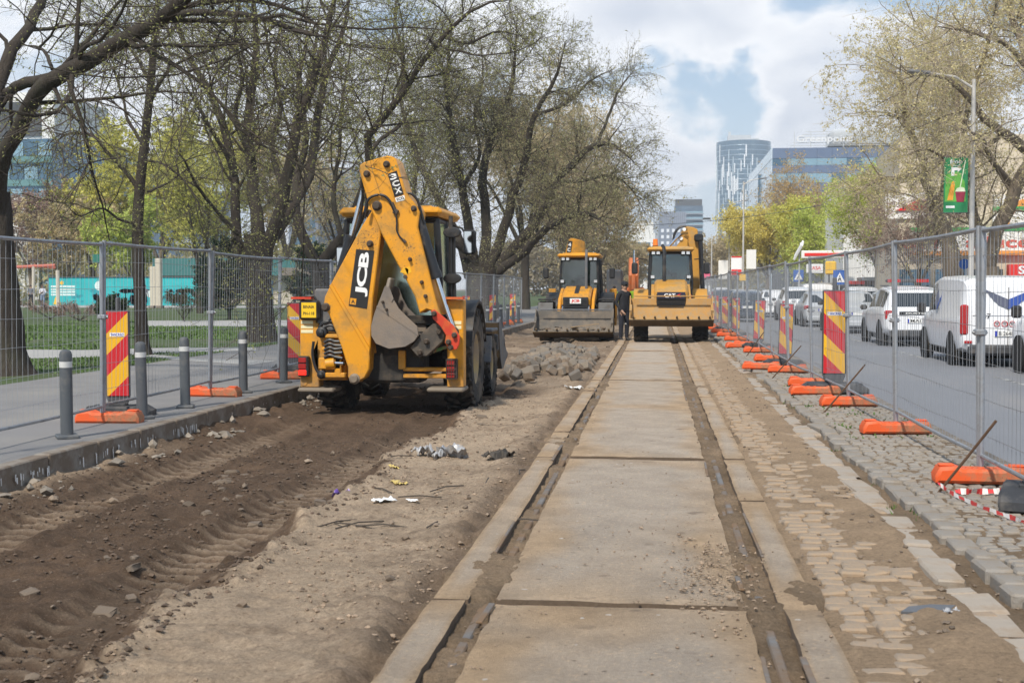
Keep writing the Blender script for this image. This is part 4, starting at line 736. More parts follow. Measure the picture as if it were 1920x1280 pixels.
# -- shrubs and the small pines of the park
def shrub(label, px, py, Y, h, w, seed, lmat, leaves, ls, group='shrubs on the lawn', name='shrub', cat='shrub'):
    return stand(label, px, py, Y, h, w, seed, lmat, leaves, ls, group, 9, (30, 260, 1500), None, M('shrub_twig', (.13, .09, .07), .9), name, r0=.022, trunk_h=.06, spread=.05, r3=.007) 
shrub('leafless brown shrub at the foot of the huge trunk', 95, 600, 56, .95, 4, 71, M_pink, 500, .04); shrub('twiggy brown hedge shrub below the hoarding', 150, 600, 54, .8, 4, 72, M_pink, 500, .04)
shrub('dark evergreen shrub behind the striped board', 208, 600, 52, 1.1, 1.6, 73, M_dk, 4500, .05); shrub('bare twiggy shrub between the slender and broad trunks', 345, 600, 54, 1.5, 2.4, 74, M_dk, 500, .04)
def pine(label, px, Y, h, w, seed):
    b = pt(px, 590, Y); rs = np.random.RandomState(seed); t = thing('pine', label, 'pine tree', (b.x, Y, .1), 0, 'young pines on the lawn')
    P, r = resample([(0, 0, 0), (0, 0, h * .5), (0, 0, h)], [.09, .06, .015], 16); V, F = tubes(P[None], r[None], 8); put('trunk', np_mesh('trunk', V, F, M_bark, True), t)
    B, Br = grow(rs, P[None], r[None], 90, .12, (65, 95), (w * .45, w * .75), 6, .5, .006, .1, .05, .03); V, F = tubes(B, Br, 4); put('branches', np_mesh('branches', V, F, M_bark, True), t, kind='stuff')
    V, F = leaf_quads(rs, B, 16000, .07, .06); put('needles', np_mesh('needles', V, F, M_pine), t, kind='stuff')
pine('young dark pine behind the second fence post', 430, 58, 3.6, 2.6, 81); pine('young dark pine left of the yellow sign plate', 590, 62, 3.4, 2.8, 82); pine('small pine beside the turquoise hoarding end', 395, 66, 3.0, 2.2, 83)
# -- far wooded belt closing the street and the park
def belt(name, x0, x1, y, h, n, seed, mat, size):
    rs = np.random.RandomState(seed); x = rs.uniform(x0, x1, n); hh = h * (.55 + .45 * (vn(x, x * 0 + y, .06, seed) + .5) + .25 * vn(x, x * 0, .25, seed + 1)); z = hh * rs.rand(n) ** .7; yy = y + rs.normal(0, 4, n); p = np.stack([x, yy, z], -1)
    V, F = leaf_quads(rs, np.stack([p, p + .01], 1), n, size, .3); put(name, np_mesh(name, V, F, mat), kind='stuff')
belt('woodland', -150, -30, 150, 9, 22000, 91, leafmat('far_wood_tan', (.40, .36, .18)), .38); belt('woodland', -30, -3, 230, 13, 14000, 92, leafmat('far_wood_brown', (.36, .30, .20)), .42); belt('woodland', 8, 60, 300, 11, 16000, 93, leafmat('far_wood_ochre', (.44, .38, .18)), .42)
# ------------------------------------------------------------------ buildings
M_gl1 = M('blue_office_glass', (.10, .18, .25), .08, .55, var=.25, scale=.25, coat=.3); M_gl2 = M('pale_office_glass', (.33, .48, .55), .06, .7, var=.2, scale=.2); M_spd = M('blue_grey_spandrel', (.12, .165, .26), .35, var=.1, scale=.3)
M_sidew = M('sky_sheen_cladding', (.55, .66, .74), .15, .35, var=.08, scale=.2); M_sidew2 = M('lighter_sky_sheen_cladding', (.68, .77, .82), .15, .35, var=.05, scale=.2); M_wh = M('white_render', (.72, .72, .70), .7, var=.05, scale=.5); M_gw = M('grey_white_render', (.34, .38, .43), .7, var=.06, scale=.3)
M_dkb = M('slate_cladding', (.17, .20, .26), .6, var=.08, scale=.3); M_dkt = M('dark_glass_tower', (.11, .16, .22), .25, .4, var=.25, scale=.25); M_fr = M('dark_frame', (.06, .065, .07), .5); M_ltm = M('light_metal', (.55, .57, .58), .45, .3, var=.05)
def bld(label, loc, rz=0., name='building', cat='building', group=None): return thing(name, label, cat, loc, rz, group)
# -- round glass tower, about a kilometre away
Yt = 1050.; a = pt(1345, 300, Yt); b_ = pt(1450, 300, Yt); top = pt(1400, 262, Yt).z; rt = (b_.x - a.x) / 2; tw = bld('tall round glass tower with pale vertical streaks', ((a.x + b_.x) / 2, Yt + rt, .0), 0, 'glass_tower', 'tower')
b = MB(); b.lathe([(rt, 0), (rt, top), (rt - 1.2, top), (rt - 1.2, top - 2), (0, top - 2)], 72); part('shaft', b, M_gl1, tw, smooth=20)
b = MB(); rr = random.Random(5)
nf = 54
for k in range(nf):
    an = math.pi + math.pi * (k + .5) / nf; z = rr.uniform(0, 6)
    while z < top * (.80 + .1 * math.sin(k * 1.7)):
        h = rr.uniform(5, 18)
        if rr.random() < .58:
            w = rr.choice((.7, .85, 1.0)); b.c = 0 if rr.random() < .55 else 1; b.box((math.cos(an) * (rt + .12), math.sin(an) * (rt + .12), z + h / 2), (.5, w, h), (0, 0, an))
        z += h + rr.uniform(0, 3)
part('fin_panels', b, [M('white_fin', (.80, .84, .87), .3, var=.03), M('pale_fin', (.50, .60, .66), .2, .3, var=.05)], tw, smooth=0, kind='stuff')
b = MB()
for k in range(30): b.lathe([(rt + .06, k * 4 + 3), (rt + .14, k * 4 + 3.2), (rt + .06, k * 4 + 3.5)], 72)
part('floor_bands', b, M('tower_band', (.28, .36, .43), .3, .3), tw, kind='stuff')
b = MB(); b.box((-4, -4, top + 2), (19, 10, 7)); b.box((-12, -6, top + 4), (2, 2, 9)); b.box((6, -6, top + 1), (12, 8, 3)); part('roof_plant', b, M_ltm, tw, smooth=0)
# -- office block with the roof sign
Yo = 290.; c0 = pt(1448, 300, Yo); zt = pt(1448, 278, Yo).z; of = bld('blue glass office block with white roof lettering', (c0.x, Yo, 0), 0, 'office_block'); Wd, Dp = 46., 72.
b = MB(); b.box((Wd / 2, Dp / 2, zt / 2), (Wd - .4, Dp - .4, zt)); part('core', b, M_fr, of, smooth=0)
fl = 3.95; nfl = int(zt / fl) + 1
for k in range(nfl):
    z1 = zt - k * fl; sp = 2.35 if k == 0 else 1.75
    for j in range(int(Wd / 3.3)):
        b = MB(); b.box((1.65 + j * 3.3, -.02 - .03 * ((j * 7 + k * 3) % 4 == 0), z1 - sp / 2), (3.26, .3, sp - .04)); 
        if k < 5: part('spandrel_panel', b, M_spd, of, smooth=0)
        b = MB(); b.box((1.65 + j * 3.3, 0, z1 - sp - (fl - sp) / 2), (3.24, .2, fl - sp - .06))
        if k < 5 and z1 - fl > 4: part('window', b, M_gl2 if (j + k) % 5 else M_gl1, of, smooth=0)
    b = MB()
    for j in range(12): b.box((-.02, 3 + j * 6, z1 - sp / 2), (.3, 5.92, sp - .03)); b.c = 1; b.box((0, 3 + j * 6, z1 - sp - (fl - sp) / 2), (.2, 5.92, fl - sp - .03)); b.c = 0
    part('side_cladding', b, [M_sidew2, M_sidew], of, smooth=0, kind='stuff')  # side face coloured pale to carry the sky's reflection
b = MB(); b.box((-.3, 33, zt / 2), (.6, 2.2, zt - 6)); part('dark_stair_strip', b, M_gl1, of, smooth=0)
b = MB()
for k in range(6): b.box((19, 1, zt + .6 + k * .62), (30 - k * 1.4, .12, .14))
for k in range(9): b.box((5 + k * 3.6, 1, zt + 1.9), (.14, .14, 3.8))
b.box((24, 6, zt + 2.3), (22, 8, 4.2), ch=.8); b.tube([(14.5, 4, zt), (14.5, 4, zt + 9)], .12, 6); part('roof_frame', b, M_ltm, of, smooth=0)
letters('Greenpoint', 12.4, 2.0, M('white_sign_letters', (.66, .68, .70), .5), of, (11.6, .7, zt + 1.9))
# -- hotel, slate block, rear tower and low white block at the end of the street
Yh = 620.; s = Yh / 2350
def blk(label, px0, px1, pyt, Y, dep, mat, name='building'):
    p0, p1 = pt(px0, pyt, Y), pt(px1, pyt, Y); h = p0.z; t = bld(label, (p0.x, Y, 0), 0, name); w = p1.x - p0.x; b = MB(); b.box((w / 2, dep / 2, h / 2), (w, dep, h)); part('wall', b, mat, t, smooth=0); return t, w, h
t, w, h = blk('pale hotel tower with zigzag crown and roof lettering', 1188, 1235, 420, Yh, 30, M_gw, 'hotel'); b = MB(); n = 8
for k in range(n): x0 = k * w / n; b.prism([(x0 + .1, h), (x0 + w / n - .1, h), (x0 + w / n * .72, h + 6.2), (x0 + w / n * .28, h + 6.2)], 0, 1.2); 
b.box((w / 2, .6, h + 6.4), (w, 1.2, .8)); part('zigzag_crown', b, M_gw, t, smooth=0); letters('COURTYARD', w * .74, 2.0, M('dark_sign_letters', (.13, .15, .18), .6), t, (w * .5, -.1, h - 1.6))
t, w, h = blk('slate grey block with rows of small white windows', 1235, 1287, 397, Yh - 2, 40, M_dkb, 'hotel')
wn = MB(); wn.box((0, 0, 0), (1.35, .12, 1.6)); wm = wn.mesh('window', M('white_window', (.70, .73, .78), .3), 0)
for r_ in range(9):
    for c in range(5): put('window', wm, t, (1.9 + c * 2.65, -.05, h - 9.2 - r_ * 3.0))
b = MB()
for k in range(14): b.box((.6 + k * (w - 1) / 13, -.06, h - 3), (.35, .12, 5.2))
part('louvre_band', b, M('louvre_grey', (.25, .28, .34), .6), t, smooth=0, kind='stuff')
t, w, h = blk('dark balconied tower behind the slate block', 1265, 1318, 386, Yh + 160, 40, M_dkt, 'residential_tower')
for k in range(17): b = MB(); b.box((w / 2, -1, h - 5 - k * 3.5), (w + 1.4, 2, .5), ch=.1); b.c = 1; b.box((w / 2, -1.5, h - 4 - k * 3.5), (w + .4, .1, 1.1)); part('balcony', b, [M_gw, M_gl2], t, smooth=0)
b = MB(); b.box((w / 2, 10, h + 2), (w - 1, 20, 4)); part('roof_storey', b, M_fr, t, smooth=0)
t, w, h = blk('low white block below the hotel', 1172, 1228, 437, Yh - 150, 20, M_wh, 'apartment_block')
for r_ in range(4):
    b = MB(); b.box((w / 2, -.8, h - 6 - r_ * 3.2), (w + .5, 1.6, .3)); part('balcony', b, M_wh, t, smooth=0); b = MB(); b.box((w * .6, -.05, h - 4.5 - r_ * 3.2), (w * .5, .1, 2.0)); part('window', b, M_gl1, t, smooth=0)
b = MB(); b.box((w * .55, 3, h + 2.0), (w * .8, 6, 4)); part('roof_storey', b, M_wh, t, smooth=0)
# -- left glass block and grey blocks behind the park
t, w, h = blk('curved glass office block seen through the left branches', -60, 98, 262, 150, 40, M_gl1, 'office_block')
for k in range(7):
    for j in range(6): b = MB(); b.box((j * w / 6 + w / 12, -.05, h - 1.3 - k * 2.9), (w / 6 - .12, .2, 1.7)); part('window', b, M_gl2 if (j + k) % 2 else M_gl1, t, smooth=0); 
    b = MB(); b.box((w / 2, -.1, h - 2.6 - k * 2.9), (w, .3, .8)); part('floor_band', b, M('teal_band', (.16, .30, .30), .2, .4), t, smooth=0)
for x in (.62, .78): b = MB(); b.box((w * x, -.6, h * .32), (1.6, .5, h * .64)); part('column', b, M_wh, t, smooth=0)
b = MB(); b.box((w * .45, 12, h + 3.2), (w * .8, 16, 6.4)); b.c = 1
for k in range(4): b.box((w * (.2 + k * .14), 3.9, h + 3), (1.6, .2, 4.4))
part('roof_storey', b, [M_wh, M_fr], t, smooth=0)
def far(label, x0, x1, yt, Y, mat):
    t, w, h = blk(label, x0, x1, yt, Y, 25, mat, 'apartment_block')
    for r_ in range(int(h / 4)):
        for c in range(max(2, int(w / 5))): b = MB(); b.box(((c + .5) * w / max(2, int(w / 5)), -.04, h - 3 - r_ * 4), (2.2, .1, 2)); part('window', b, M_gl1 if (r_ + c) % 3 else M_gl2, t, smooth=0)
far('white tower block behind the left branches', 112, 190, 270, 330, M_wh); far('grey slab block right of the glass office', 118, 160, 298, 240, M_dkb); far('blue grey block behind the many stemmed tree', 540, 596, 305, 300, M_dkb); far('pale block behind the thin trees', 318, 362, 350, 280, M_gw); far('pale block left of the yellow boom', 596, 660, 318, 340, M_gw)
# -- pavilion, hoarding and play frame in the park
Yp = 113.; p0, p1 = pt(300, 560, Yp), pt(640, 560, Yp); w = p1.x - p0.x; pv = bld('low cream pavilion with a teal canopy band behind the lawn', (p0.x, Yp, .1), 0, 'pavilion')
M_crm = M('cream_render', (.55, .50, .41), .8, var=.08); M_tealr = M('teal_canopy', (.035, .16, .16), .6, var=.1)
b = MB(); b.box((w / 2, 4, 1.7), (w, 8, 3.4)); part('wall', b, M_crm, pv, smooth=0); b = MB(); b.box((w * .38, 3.2, 3.45), (w * .78, 9, 1.6)); part('canopy_band', b, M_tealr, pv, smooth=0); b = MB(); b.box((w * .86, 3, 3.0), (w * .3, 10, .7)); part('flat_roof', b, M('brown_roof', (.2, .17, .14), .8), pv, smooth=0)
for x, z, ww, hh, m in ((.60, 1.2, 1.0, 2.2, M_gl1), (.555, 1.2, .8, 2.2, M('wood_door', (.35, .19, .08), .6)), (.80, 1.7, 1.6, 2.6, M_fr), (.95, 1.5, 1.4, 2.0, M_fr), (.42, 1.5, 1.5, 1.6, M_gl1)): b = MB(); b.box((w * x, -.03, z), (ww, .12, hh)); part('door' if hh > 2.1 else 'window', b, m, pv, smooth=0)
Yb = 104.; p0, p1 = pt(92, 560, Yb), pt(372, 560, Yb); w = p1.x - p0.x; hz = pt(200, 520, Yb).z - .1; hb = thing('hoarding', 'long turquoise painted hoarding at the far side of the park', 'hoarding', (p0.x, Yb, .1))
M_turq = M('turquoise_paint', (.02, .40, .42), .6, var=.12, scale=.8); M_tdk = M('dark_teal_print', (.012, .28, .33), .6, var=.1); n = 9
for k in range(n): b = MB(); b.box(((k + .5) * w / n, 0, hz / 2), (w / n - .02, .06, hz)); part('panel', b, M_turq, hb, smooth=0)
rr = random.Random(9); b = MB()
for k in range(46):
    x = rr.uniform(2.2, w - 1); z = rr.uniform(.3, .9); r = rr.uniform(.12, .5); b.add([(x + r * math.cos(i * .7) * rr.uniform(.7, 1.2), -.036, z + r * math.sin(i * .7) * rr.uniform(.7, 1.2)) for i in range(9)], [tuple(range(9))])
    if k % 3 == 0: b.add([(x - .05, -.036, .1), (x + .05, -.036, .1), (x + .04, -.036, 1.2), (x - .04, -.036, 1.2)], [(0, 1, 2, 3)]); b.add([(x + .6 * math.cos(i * .63), -.0365, 1.25 + .2 * math.sin(i * .63)) for i in range(10)], [tuple(range(10))])
part('tree_print', b, M_tdk, hb, smooth=0, kind='stuff')
b = MB()
for k in range(4): b.quad((.2, -.038, .85 + k * .24), (2.4, -.038, .85 + k * .24), (2.4, -.038, 1.0 + k * .24), (.2, -.038, 1.0 + k * .24))
b.add([(4.6 + .42 * math.cos(i * .6), -.038, 1.7 + .42 * math.sin(i * .6)) for i in range(11)], [tuple(range(11))]); b.add([(9.2 + .35 * math.cos(i * .6), -.038, 1.0 + .3 * math.sin(i * .6)) for i in range(11)], [tuple(range(11))]); part('white_print', b, M('white_print', (.62, .72, .70), .6), hb, smooth=0)
b = MB(); b.add([(1.2 + (.24 if i % 2 else .12) * math.cos(i * .5236), -.038, 1.95 + (.24 if i % 2 else .12) * math.sin(i * .5236)) for i in range(12)], [tuple(range(12))]); b.add([(.4, -.04, .06), (1.1, -.04, .06), (.95, -.04, .6), (.6, -.04, .75)], [(0, 1, 2, 3)]); part('yellow_print', b, M('yellow_print', (.75, .45, .03), .6), hb, smooth=0)
b = MB(); b.box((w / 2, -.05, hz + .04), (w, .14, .08)); part('top_rail', b, M_fr, hb, smooth=0)
pf = thing('swing_frame', 'red and cream play frame left of the hoarding', 'play frame', tuple(pt(62, 560, 100).xy) + (.1,)); b = MB(); b.tube([(0, 0, 0), (.1, 0, 3.3)], .14, 8); b.tube([(2.2, 0, 0), (2.2, 0, 3.0)], .16, 8); part('post', b, M_crm, pf); b = MB(); b.tube([(-2, 0, 3.25), (2, 0, 3.4)], .13, 8); b.tube([(.1, 0, 3.4), (1.6, .8, 3.2)], .1, 8); part('beam', b, M('faded_red_paint', (.45, .12, .08), .6), pf)
for x, hgt, lab in ((298, 2.9, 'tall cream post before the pavilion'), (288, 2.3, 'shorter cream post before the pavilion')): q = pt(x, 560, 90); t = thing('post', lab, 'post', (q.x, 90, .1)); b = MB(); b.box((0, 0, hgt / 2 + .4), (.42, .42, hgt + .8), ch=.03); part('shaft', b, M_crm, t); b = MB(); b.box((0, 0, .1), (.6, .6, .2), ch=.02); part('foot', b, M_conc, t)
q = pt(186, 478, 100); t = thing('direction_sign', 'dark green sign on a post above the hoarding', 'sign', (q.x, 100, .1)); b = MB(); b.tube([(0, 0, 0), (0, 0, 3.9)], .05, 8); part('post', b, M_ltm, t); b = MB(); b.box((0, -.08, 3.95), (1.1, .06, .7)); part('plate', b, M('sign_green', (.01, .14, .10), .5), t, smooth=0)
# -- shop building with the long white billboard, right
Yr = 66.; x0 = pt(1685, 450, Yr).x; sb = bld('shop building with white and orange billboards behind the vans', (x0, Yr, .1), R(-4), 'shop_building'); M_shop = M('shop_cream_wall', (.60, .52, .40), .8, var=.06)
def zz(py): return pt(1760, py, Yr).z - .1
b = MB(); b.box((13, 6, 4.6), (26, 12, 9.2)); part('wall', b, M_shop, sb, smooth=0)
M_bill = M('billboard_white', (.78, .77, .74), .6, var=.03); M_or = M('billboard_orange', (.75, .30, .06), .6, var=.06); M_grn = M('billboard_green', (.05, .36, .10), .6, var=.06); M_redl = M('sign_red', (.70, .03, .025), .5, var=.04); M_white = M('sign_white', (.82, .82, .82), .5, var=.02)
b = MB(); b.box((13, -.2, (zz(472) + zz(434)) / 2), (25, .25, zz(434) - zz(472))); part('billboard', b, M_bill, sb, smooth=0); b = MB(); b.box((13, -.22, zz(475)), (25, .3, zz(472) - zz(480))); part('orange_band', b, M_or, sb, smooth=0); b = MB(); b.box((13, -.22, zz(431)), (25, .3, zz(428) - zz(435))); part('green_band', b, M_grn, sb, smooth=0)
letters('Sa na aduceri', 6.9, zz(444) - zz(466), M('billboard_letters', (.60, .10, .07), .6), sb, (3.6, -.34, zz(455)))
b = MB(); b.box((15, -.2, (zz(425) + zz(368)) / 2), (21, .25, zz(368) - zz(425))); part('billboard', b, M_bill, sb, smooth=0); b = MB(); b.box((15, -.24, zz(394)), (21, .3, .22)); part('green_band', b, M_grn, sb, smooth=0)
b = MB(); P = [(6.2 + 1.3 * math.cos(t_), zz(408) - .6 + 1.5 * math.sin(t_)) for t_ in np.linspace(1.2, 3.1, 9)]; P2 = [(6.2 + .95 * math.cos(t_), zz(408) - .6 + 1.15 * math.sin(t_)) for t_ in np.linspace(3.1, 1.2, 9)]; b.prism(P + P2, -.36, -.33); part('orange_arc', b, M_or, sb, smooth=0)
b = MB(); b.box((6.3, -.35, zz(408)), (.55, .04, .2)); b.box((6.3, -.35, zz(408)), (.2, .045, .55)); part('green_cross', b, M('pharmacy_green', (.02, .33, .20), .5), sb, smooth=0)
b = MB(); b.prism([(-.2, zz(395)), (1.8, zz(395)), (1.4, zz(378)), (.9, zz(375))], -.3, -.2); part('red_print', b, M_redl, sb, smooth=0); b = MB(); b.box((.6, -.12, (zz(410) + zz(362)) / 2), (2.6, .14, zz(362) - zz(410))); part('billboard', b, M_bill, sb, smooth=0)
b = MB(); b.box((9.2, -.5, zz(507)), (8.0, .6, zz(496) - zz(517))); part('red_sign', b, M_redl, sb, smooth=0); letters('Salad', 1.3, .42, M_white, sb, (6.3, -.82, zz(507))); letters('S', .28, .42, M_white, sb, (8.1, -.82, zz(507)))
for k in range(7): b = MB(); b.box((.8 + k * 1.75, -.05, 1.3), (1.5, .16, 2.3)); part('shop_window', b, M_gl1 if k != 2 else M_fr, sb, smooth=0)
for k in range(5): b = MB(); b.box((5.8 + k * 1.6, -.3, 1.25), (.16, .3, 2.5)); part('pilaster', b, M_white, sb, smooth=0)
# white billboard end wall further left
q = pt(1582, 400, 92); t = bld('white rendered gable behind the yellow green tree', (q.x, 92, .1), 0, 'building'); b = MB(); hh = pt(1582, 350, 92).z; b.box((4, 5, hh / 2), (8, 10, hh)); part('wall', b, M_wh, t, smooth=0); b = MB(); b.box((4, -.05, hh - 1), (7, .14, 1.2)); part('fascia', b, M_crm, t, smooth=0)
# kiosks along the far pavement
def kiosk(label, px0, px1, pyt, Y, mat, awn, sign=None):
    p0, p1 = pt(px0, pyt, Y), pt(px1, pyt, Y); w = p1.x - p0.x; h = p0.z - .1; t = thing('kiosk', label, 'kiosk', (p0.x, Y, .1), 0, 'kiosks on the far pavement'); b = MB(); b.box((w / 2, 1.2, h / 2), (w, 2.4, h)); part('cabin', b, mat, t, smooth=0)
    b = MB(); b.box((w / 2, -.06, h * .5), (w * .7, .14, h * .55)); part('window', b, M_gl1, t, smooth=0); b = MB(); b.box((w / 2, -.3, h - .1), (w + .2, .7, .22), ch=.03); part('awning', b, awn, t); return t, w, h
kiosk('grey glazed kiosk left of the crossing sign', 1512, 1535, 532, 88, M('kiosk_grey', (.42, .40, .38), .6), M_ltm); kiosk('brown kiosk with a flat roof behind the crossing sign', 1536, 1590, 530, 84, M('kiosk_brown', (.24, .2, .17), .7), M('kiosk_roof', (.3, .29, .28), .7)); kiosk('dark kiosk with a red awning', 1592, 1616, 527, 80, M('kiosk_dark', (.10, .085, .075), .6), M_redl); kiosk('slatted wooden kiosk next to the red awning', 1618, 1652, 520, 80, M('kiosk_wood', (.30, .22, .15), .7), M_ltm)
q = pt(1555, 505, 90); t = thing('shop_sign', 'round yellow lit shop sign over the kiosks', 'sign', (q.x, 90, .1)); b = MB(); b.tube([(0, .1, 0), (0, .1, q.z)], .06, 8); part('post', b, M_fr, t); b = MB(); b.box((.1, 0, q.z), (.75, .2, .95), ch=.09); part('plate', b, M('sign_yellow', (.85, .50, .02), .5), t); b = MB(); b.box((-1.0, 0, q.z - .05), (1.15, .14, .65), ch=.04); part('plate', b, M_white, t); letters('CASA', .85, .26, M_redl, t, (-1.0, -.075, q.z))
b = MB(); b.box((-.2, .3, q.z + .95), (3.4, .2, .55), ch=.04); part('long_sign', b, M_bill, t); b = MB(); b.box((-.2, .18, q.z + .95), (3.0, .06, .2)); part('red_stripe', b, M_redl, t, smooth=0)
# metal railing along the far pavement
for k in range(9):
    t = thing('railing', 'dark railing section at the edge of the far pavement', 'railing', (10.75, 46 + k * 3.0, .1), 0, 'railings along the far pavement'); b = MB(); b.box((0, 1.45, 1.0), (.04, 2.9, .05)); b.box((0, 1.45, .2), (.04, 2.9, .04)); part('rails', b, M_fr, t, smooth=0); b = MB()
    for j in range(20): b.box((0, .1 + j * .145, .6), (.018, .018, .8))
    part('bars', b, M_fr, t, smooth=0, kind='stuff')
# ------------------------------------------------------------------ lamp posts, banners, signs
M_pole = M('white_pole', (.52, .50, .47), .55, .2, var=.12, scale=1.5)
def pole(label, px, Y, h, banner=None, arm=True, name='lamp_post', cat='street lamp', group='lamp posts along the road', side=-1):
    q = pt(px, 540, Y); t = thing(name, label, cat, (q.x, Y, .1), 0, group); b = MB(); b.tube([(0, 0, 0), (0, 0, 1.2), (0, 0, h)], [.115, .10, .065], 12); part('mast', b, M_pole, t)
    if arm: b = MB(); b.tube([(0, 0, h - .3), (side * .6, 0, h + .1), (side * 1.5, 0, h + .25)], [.05, .04, .035], 8); part('arm', b, M_pole, t); b = MB(); b.box((side * 1.75, 0, h + .27), (.75, .28, .12), (0, side * -.12, 0), ch=.04); part('lamp_head', b, M('lamp_grey', (.24, .24, .25), .4, .4), t)
    return t
pb = pole('tall white lamp post carrying the green banner', 1820, 43, 8.35, name='lamp_post'); bw, bh = .77, 1.83; bz = pt(1791, 347, 43).z - .1
M_bg = M('banner_green', (.015, .22, .075), .6, var=.04); M_bl = M('banner_light_green', (.13, .42, .06), .6, var=.15, scale=2); b = MB(); b.box((-.53, -.02, bz), (bw, .02, bh)); bn = part('banner', b, M_bg, pb, smooth=0)
b = MB(); b.prism([(-.88, bz - .55), (-.20, bz - .55), (-.25, bz + .1), (-.45, bz + .45), (-.85, bz + .35)], -.034, -.031); part('light_print', b, M_bl, bn, smooth=0); letters('froo', .40, .15, M_white, bn, (-.53, -.036, bz + .77))
b = MB(); P = [(-.53 + .13 * math.cos(t_), bz + .70 + .06 * math.sin(t_)) for t_ in np.linspace(3.5, 5.9, 7)]; b.prism(P + [(x, z - .02) for x, z in P[::-1]], -.038, -.034); b.prism([(-.68, bz + .3), (-.58, bz + .3), (-.58, bz + .48), (-.48, bz + .48), (-.48, bz + .42), (-.36, bz + .52), (-.48, bz + .62), (-.48, bz + .58), (-.68, bz + .58)], -.038, -.034); b.box((-.70, -.036, bz - .72), (.28, .006, .08)); part('white_print', b, M_white, bn, smooth=0)
b = MB(); b.prism([(-.80, bz - .5), (-.62, bz - .5), (-.56, bz + .02), (-.60, bz + .12), (-.66, bz + .1), (-.72, bz - .1)], -.040, -.034); part('bottle_print', b, M('print_orange', (.85, .38, .04), .5), bn, smooth=0); b = MB(); b.prism([(-.50, bz - .56), (-.27, bz - .56), (-.22, bz - .22), (-.55, bz - .22)], -.042, -.034); part('cup_print', b, M('print_maroon', (.28, .02, .05), .5), bn, smooth=0); b = MB(); b.prism([(-.55, bz - .22), (-.22, bz - .22), (-.26, bz - .10), (-.38, bz - .06), (-.5, bz - .11)], -.042, -.034); b.prism([(-.43, bz - .2), (-.40, bz - .2), (-.22, bz + .80), (-.25, bz + .82)], -.041, -.034); part('foam_print', b, M('print_cream', (.68, .75, .55), .5), bn, smooth=0)
for z in (bz + bh / 2, bz - bh / 2): b = MB(); b.tube([(.02, -.02, z), (-.95, -.02, z)], .018, 6); part('bracket', b, M_fr, pb)
def banner(t, x, z, w, h, mats, bands):
    b = MB(); b.box((x, -.02, z), (w, .03, h)); o = part('banner', b, mats[0], t, smooth=0); 
    for (a0, a1, m) in bands: b = MB(); b.box((x, -.04, z - h / 2 + h * (a0 + a1) / 2), (w * .94, .012, h * (a1 - a0))); part('print', b, m, o, smooth=0)
p = pole('lamp post with a white and red banner and small yellow plate', 1393, 120, 11.5, side=1); banner(p, -.62, pt(1393, 500, 120).z, 1.0, 1.75 * 1.0, [M_white], [(0, .3, M_redl), (.93, 1, M_redl)]); banner(p, .75, pt(1393, 488, 120).z, .9, 1.8, [M_bill], []); b = MB(); b.box((0, -.15, pt(1393, 522, 120).z), (.7, .05, .6)); part('yellow_plate', b, M('sign_yellow', (.85, .50, .02), .5), p, smooth=0)
p = pole('lamp post with a white banner further down the road', 1367, 150, 11.5, side=1); banner(p, -.7, pt(1367, 507, 150).z, 1.1, 2.2, [M_bill], [])
p = pole('thin lamp post with a dark and pink banner', 1334, 190, 9.5, arm=False); banner(p, -.75, pt(1330, 512, 190).z, 1.1, 2.6, [M('print_dark', (.10, .05, .07), .6)], [(.5, .95, M_bill), (.1, .45, M('print_pink', (.65, .12, .2), .5))])
M_sgb = M('sign_blue', (.012, .10, .42), .45, var=.03)
def crossing(label, px, py, Y):
    q = pt(px, py, Y); t = thing('crossing_sign', label, 'road sign', (q.x, Y, .1 if q.x > 10.6 else -.03), 0, 'pedestrian crossing signs'); z = q.z - t.location.z; b = MB(); b.tube([(0, 0, 0), (0, 0, z + .4)], .035, 8); part('post', b, M_ltm, t); b = MB(); b.box((0, -.05, z), (.62, .03, .72), ch=.01); p = part('plate', b, M_sgb, t, smooth=0)
    b = MB(); b.prism([(-.26, z - .24), (.26, z - .24), (0, z + .24)], -.075, -.066); part('white_triangle', b, M_white, p, smooth=0); b = MB(); b.prism([(-.04, z - .02), (.05, z - .02), (.10, z - .2), (.06, z - .21), (.01, z - .1), (-.07, z - .21), (-.11, z - .2)], -.082, -.076); b.prism([(-.03, z + .08), (.03, z + .08), (.03, z + .02), (-.03, z + .02)], -.082, -.076); part('walking_figure', b, M_fr, p, smooth=0); return t
crossing('blue crossing sign beside the solar panel post', 1497, 517, 78); crossing('blue crossing sign before the brown kiosk', 1574, 520, 64)
q = pt(1499, 470, 76); t = thing('solar_post', 'post with a tilted white solar panel', 'solar post', (q.x, 76, -.03)); b = MB(); b.tube([(0, 0, 0), (0, 0, q.z)], .045, 8); part('post', b, M_ltm, t); b = MB(); b.box((-.05, 0, q.z + .05), (.12, .75, 1.05), (.5, .45, 0), ch=.01); part('panel', b, M_white, t, smooth=0); b = MB(); b.tube([(0, 0, q.z), (.1, -.1, q.z + .35)], .05, 6); b.box((.12, -.12, q.z + .42), (.2, .2, .16)); part('camera_box', b, M_white, t, smooth=0)
q = pt(1812, 500, 50); t = thing('road_sign', 'round blue sign on a pole before the shop', 'road sign', (q.x, 50, .1)); b = MB(); b.tube([(0, 0, 0), (0, 0, q.z + .2)], .035, 8); part('post', b, M_ltm, t); b = MB(); b.lathe([(0, 0), (.2, 0), (.2, .03), (0, .03)], 20, Matrix.Translation((-.1, -.06, q.z)) @ Matrix.Rotation(R(90), 4, 'X')); part('disc', b, M_sgb, t); letters('37' if False else 'S', .1, .24, M_white, t, (-.1, -.1, q.z)) if False else None
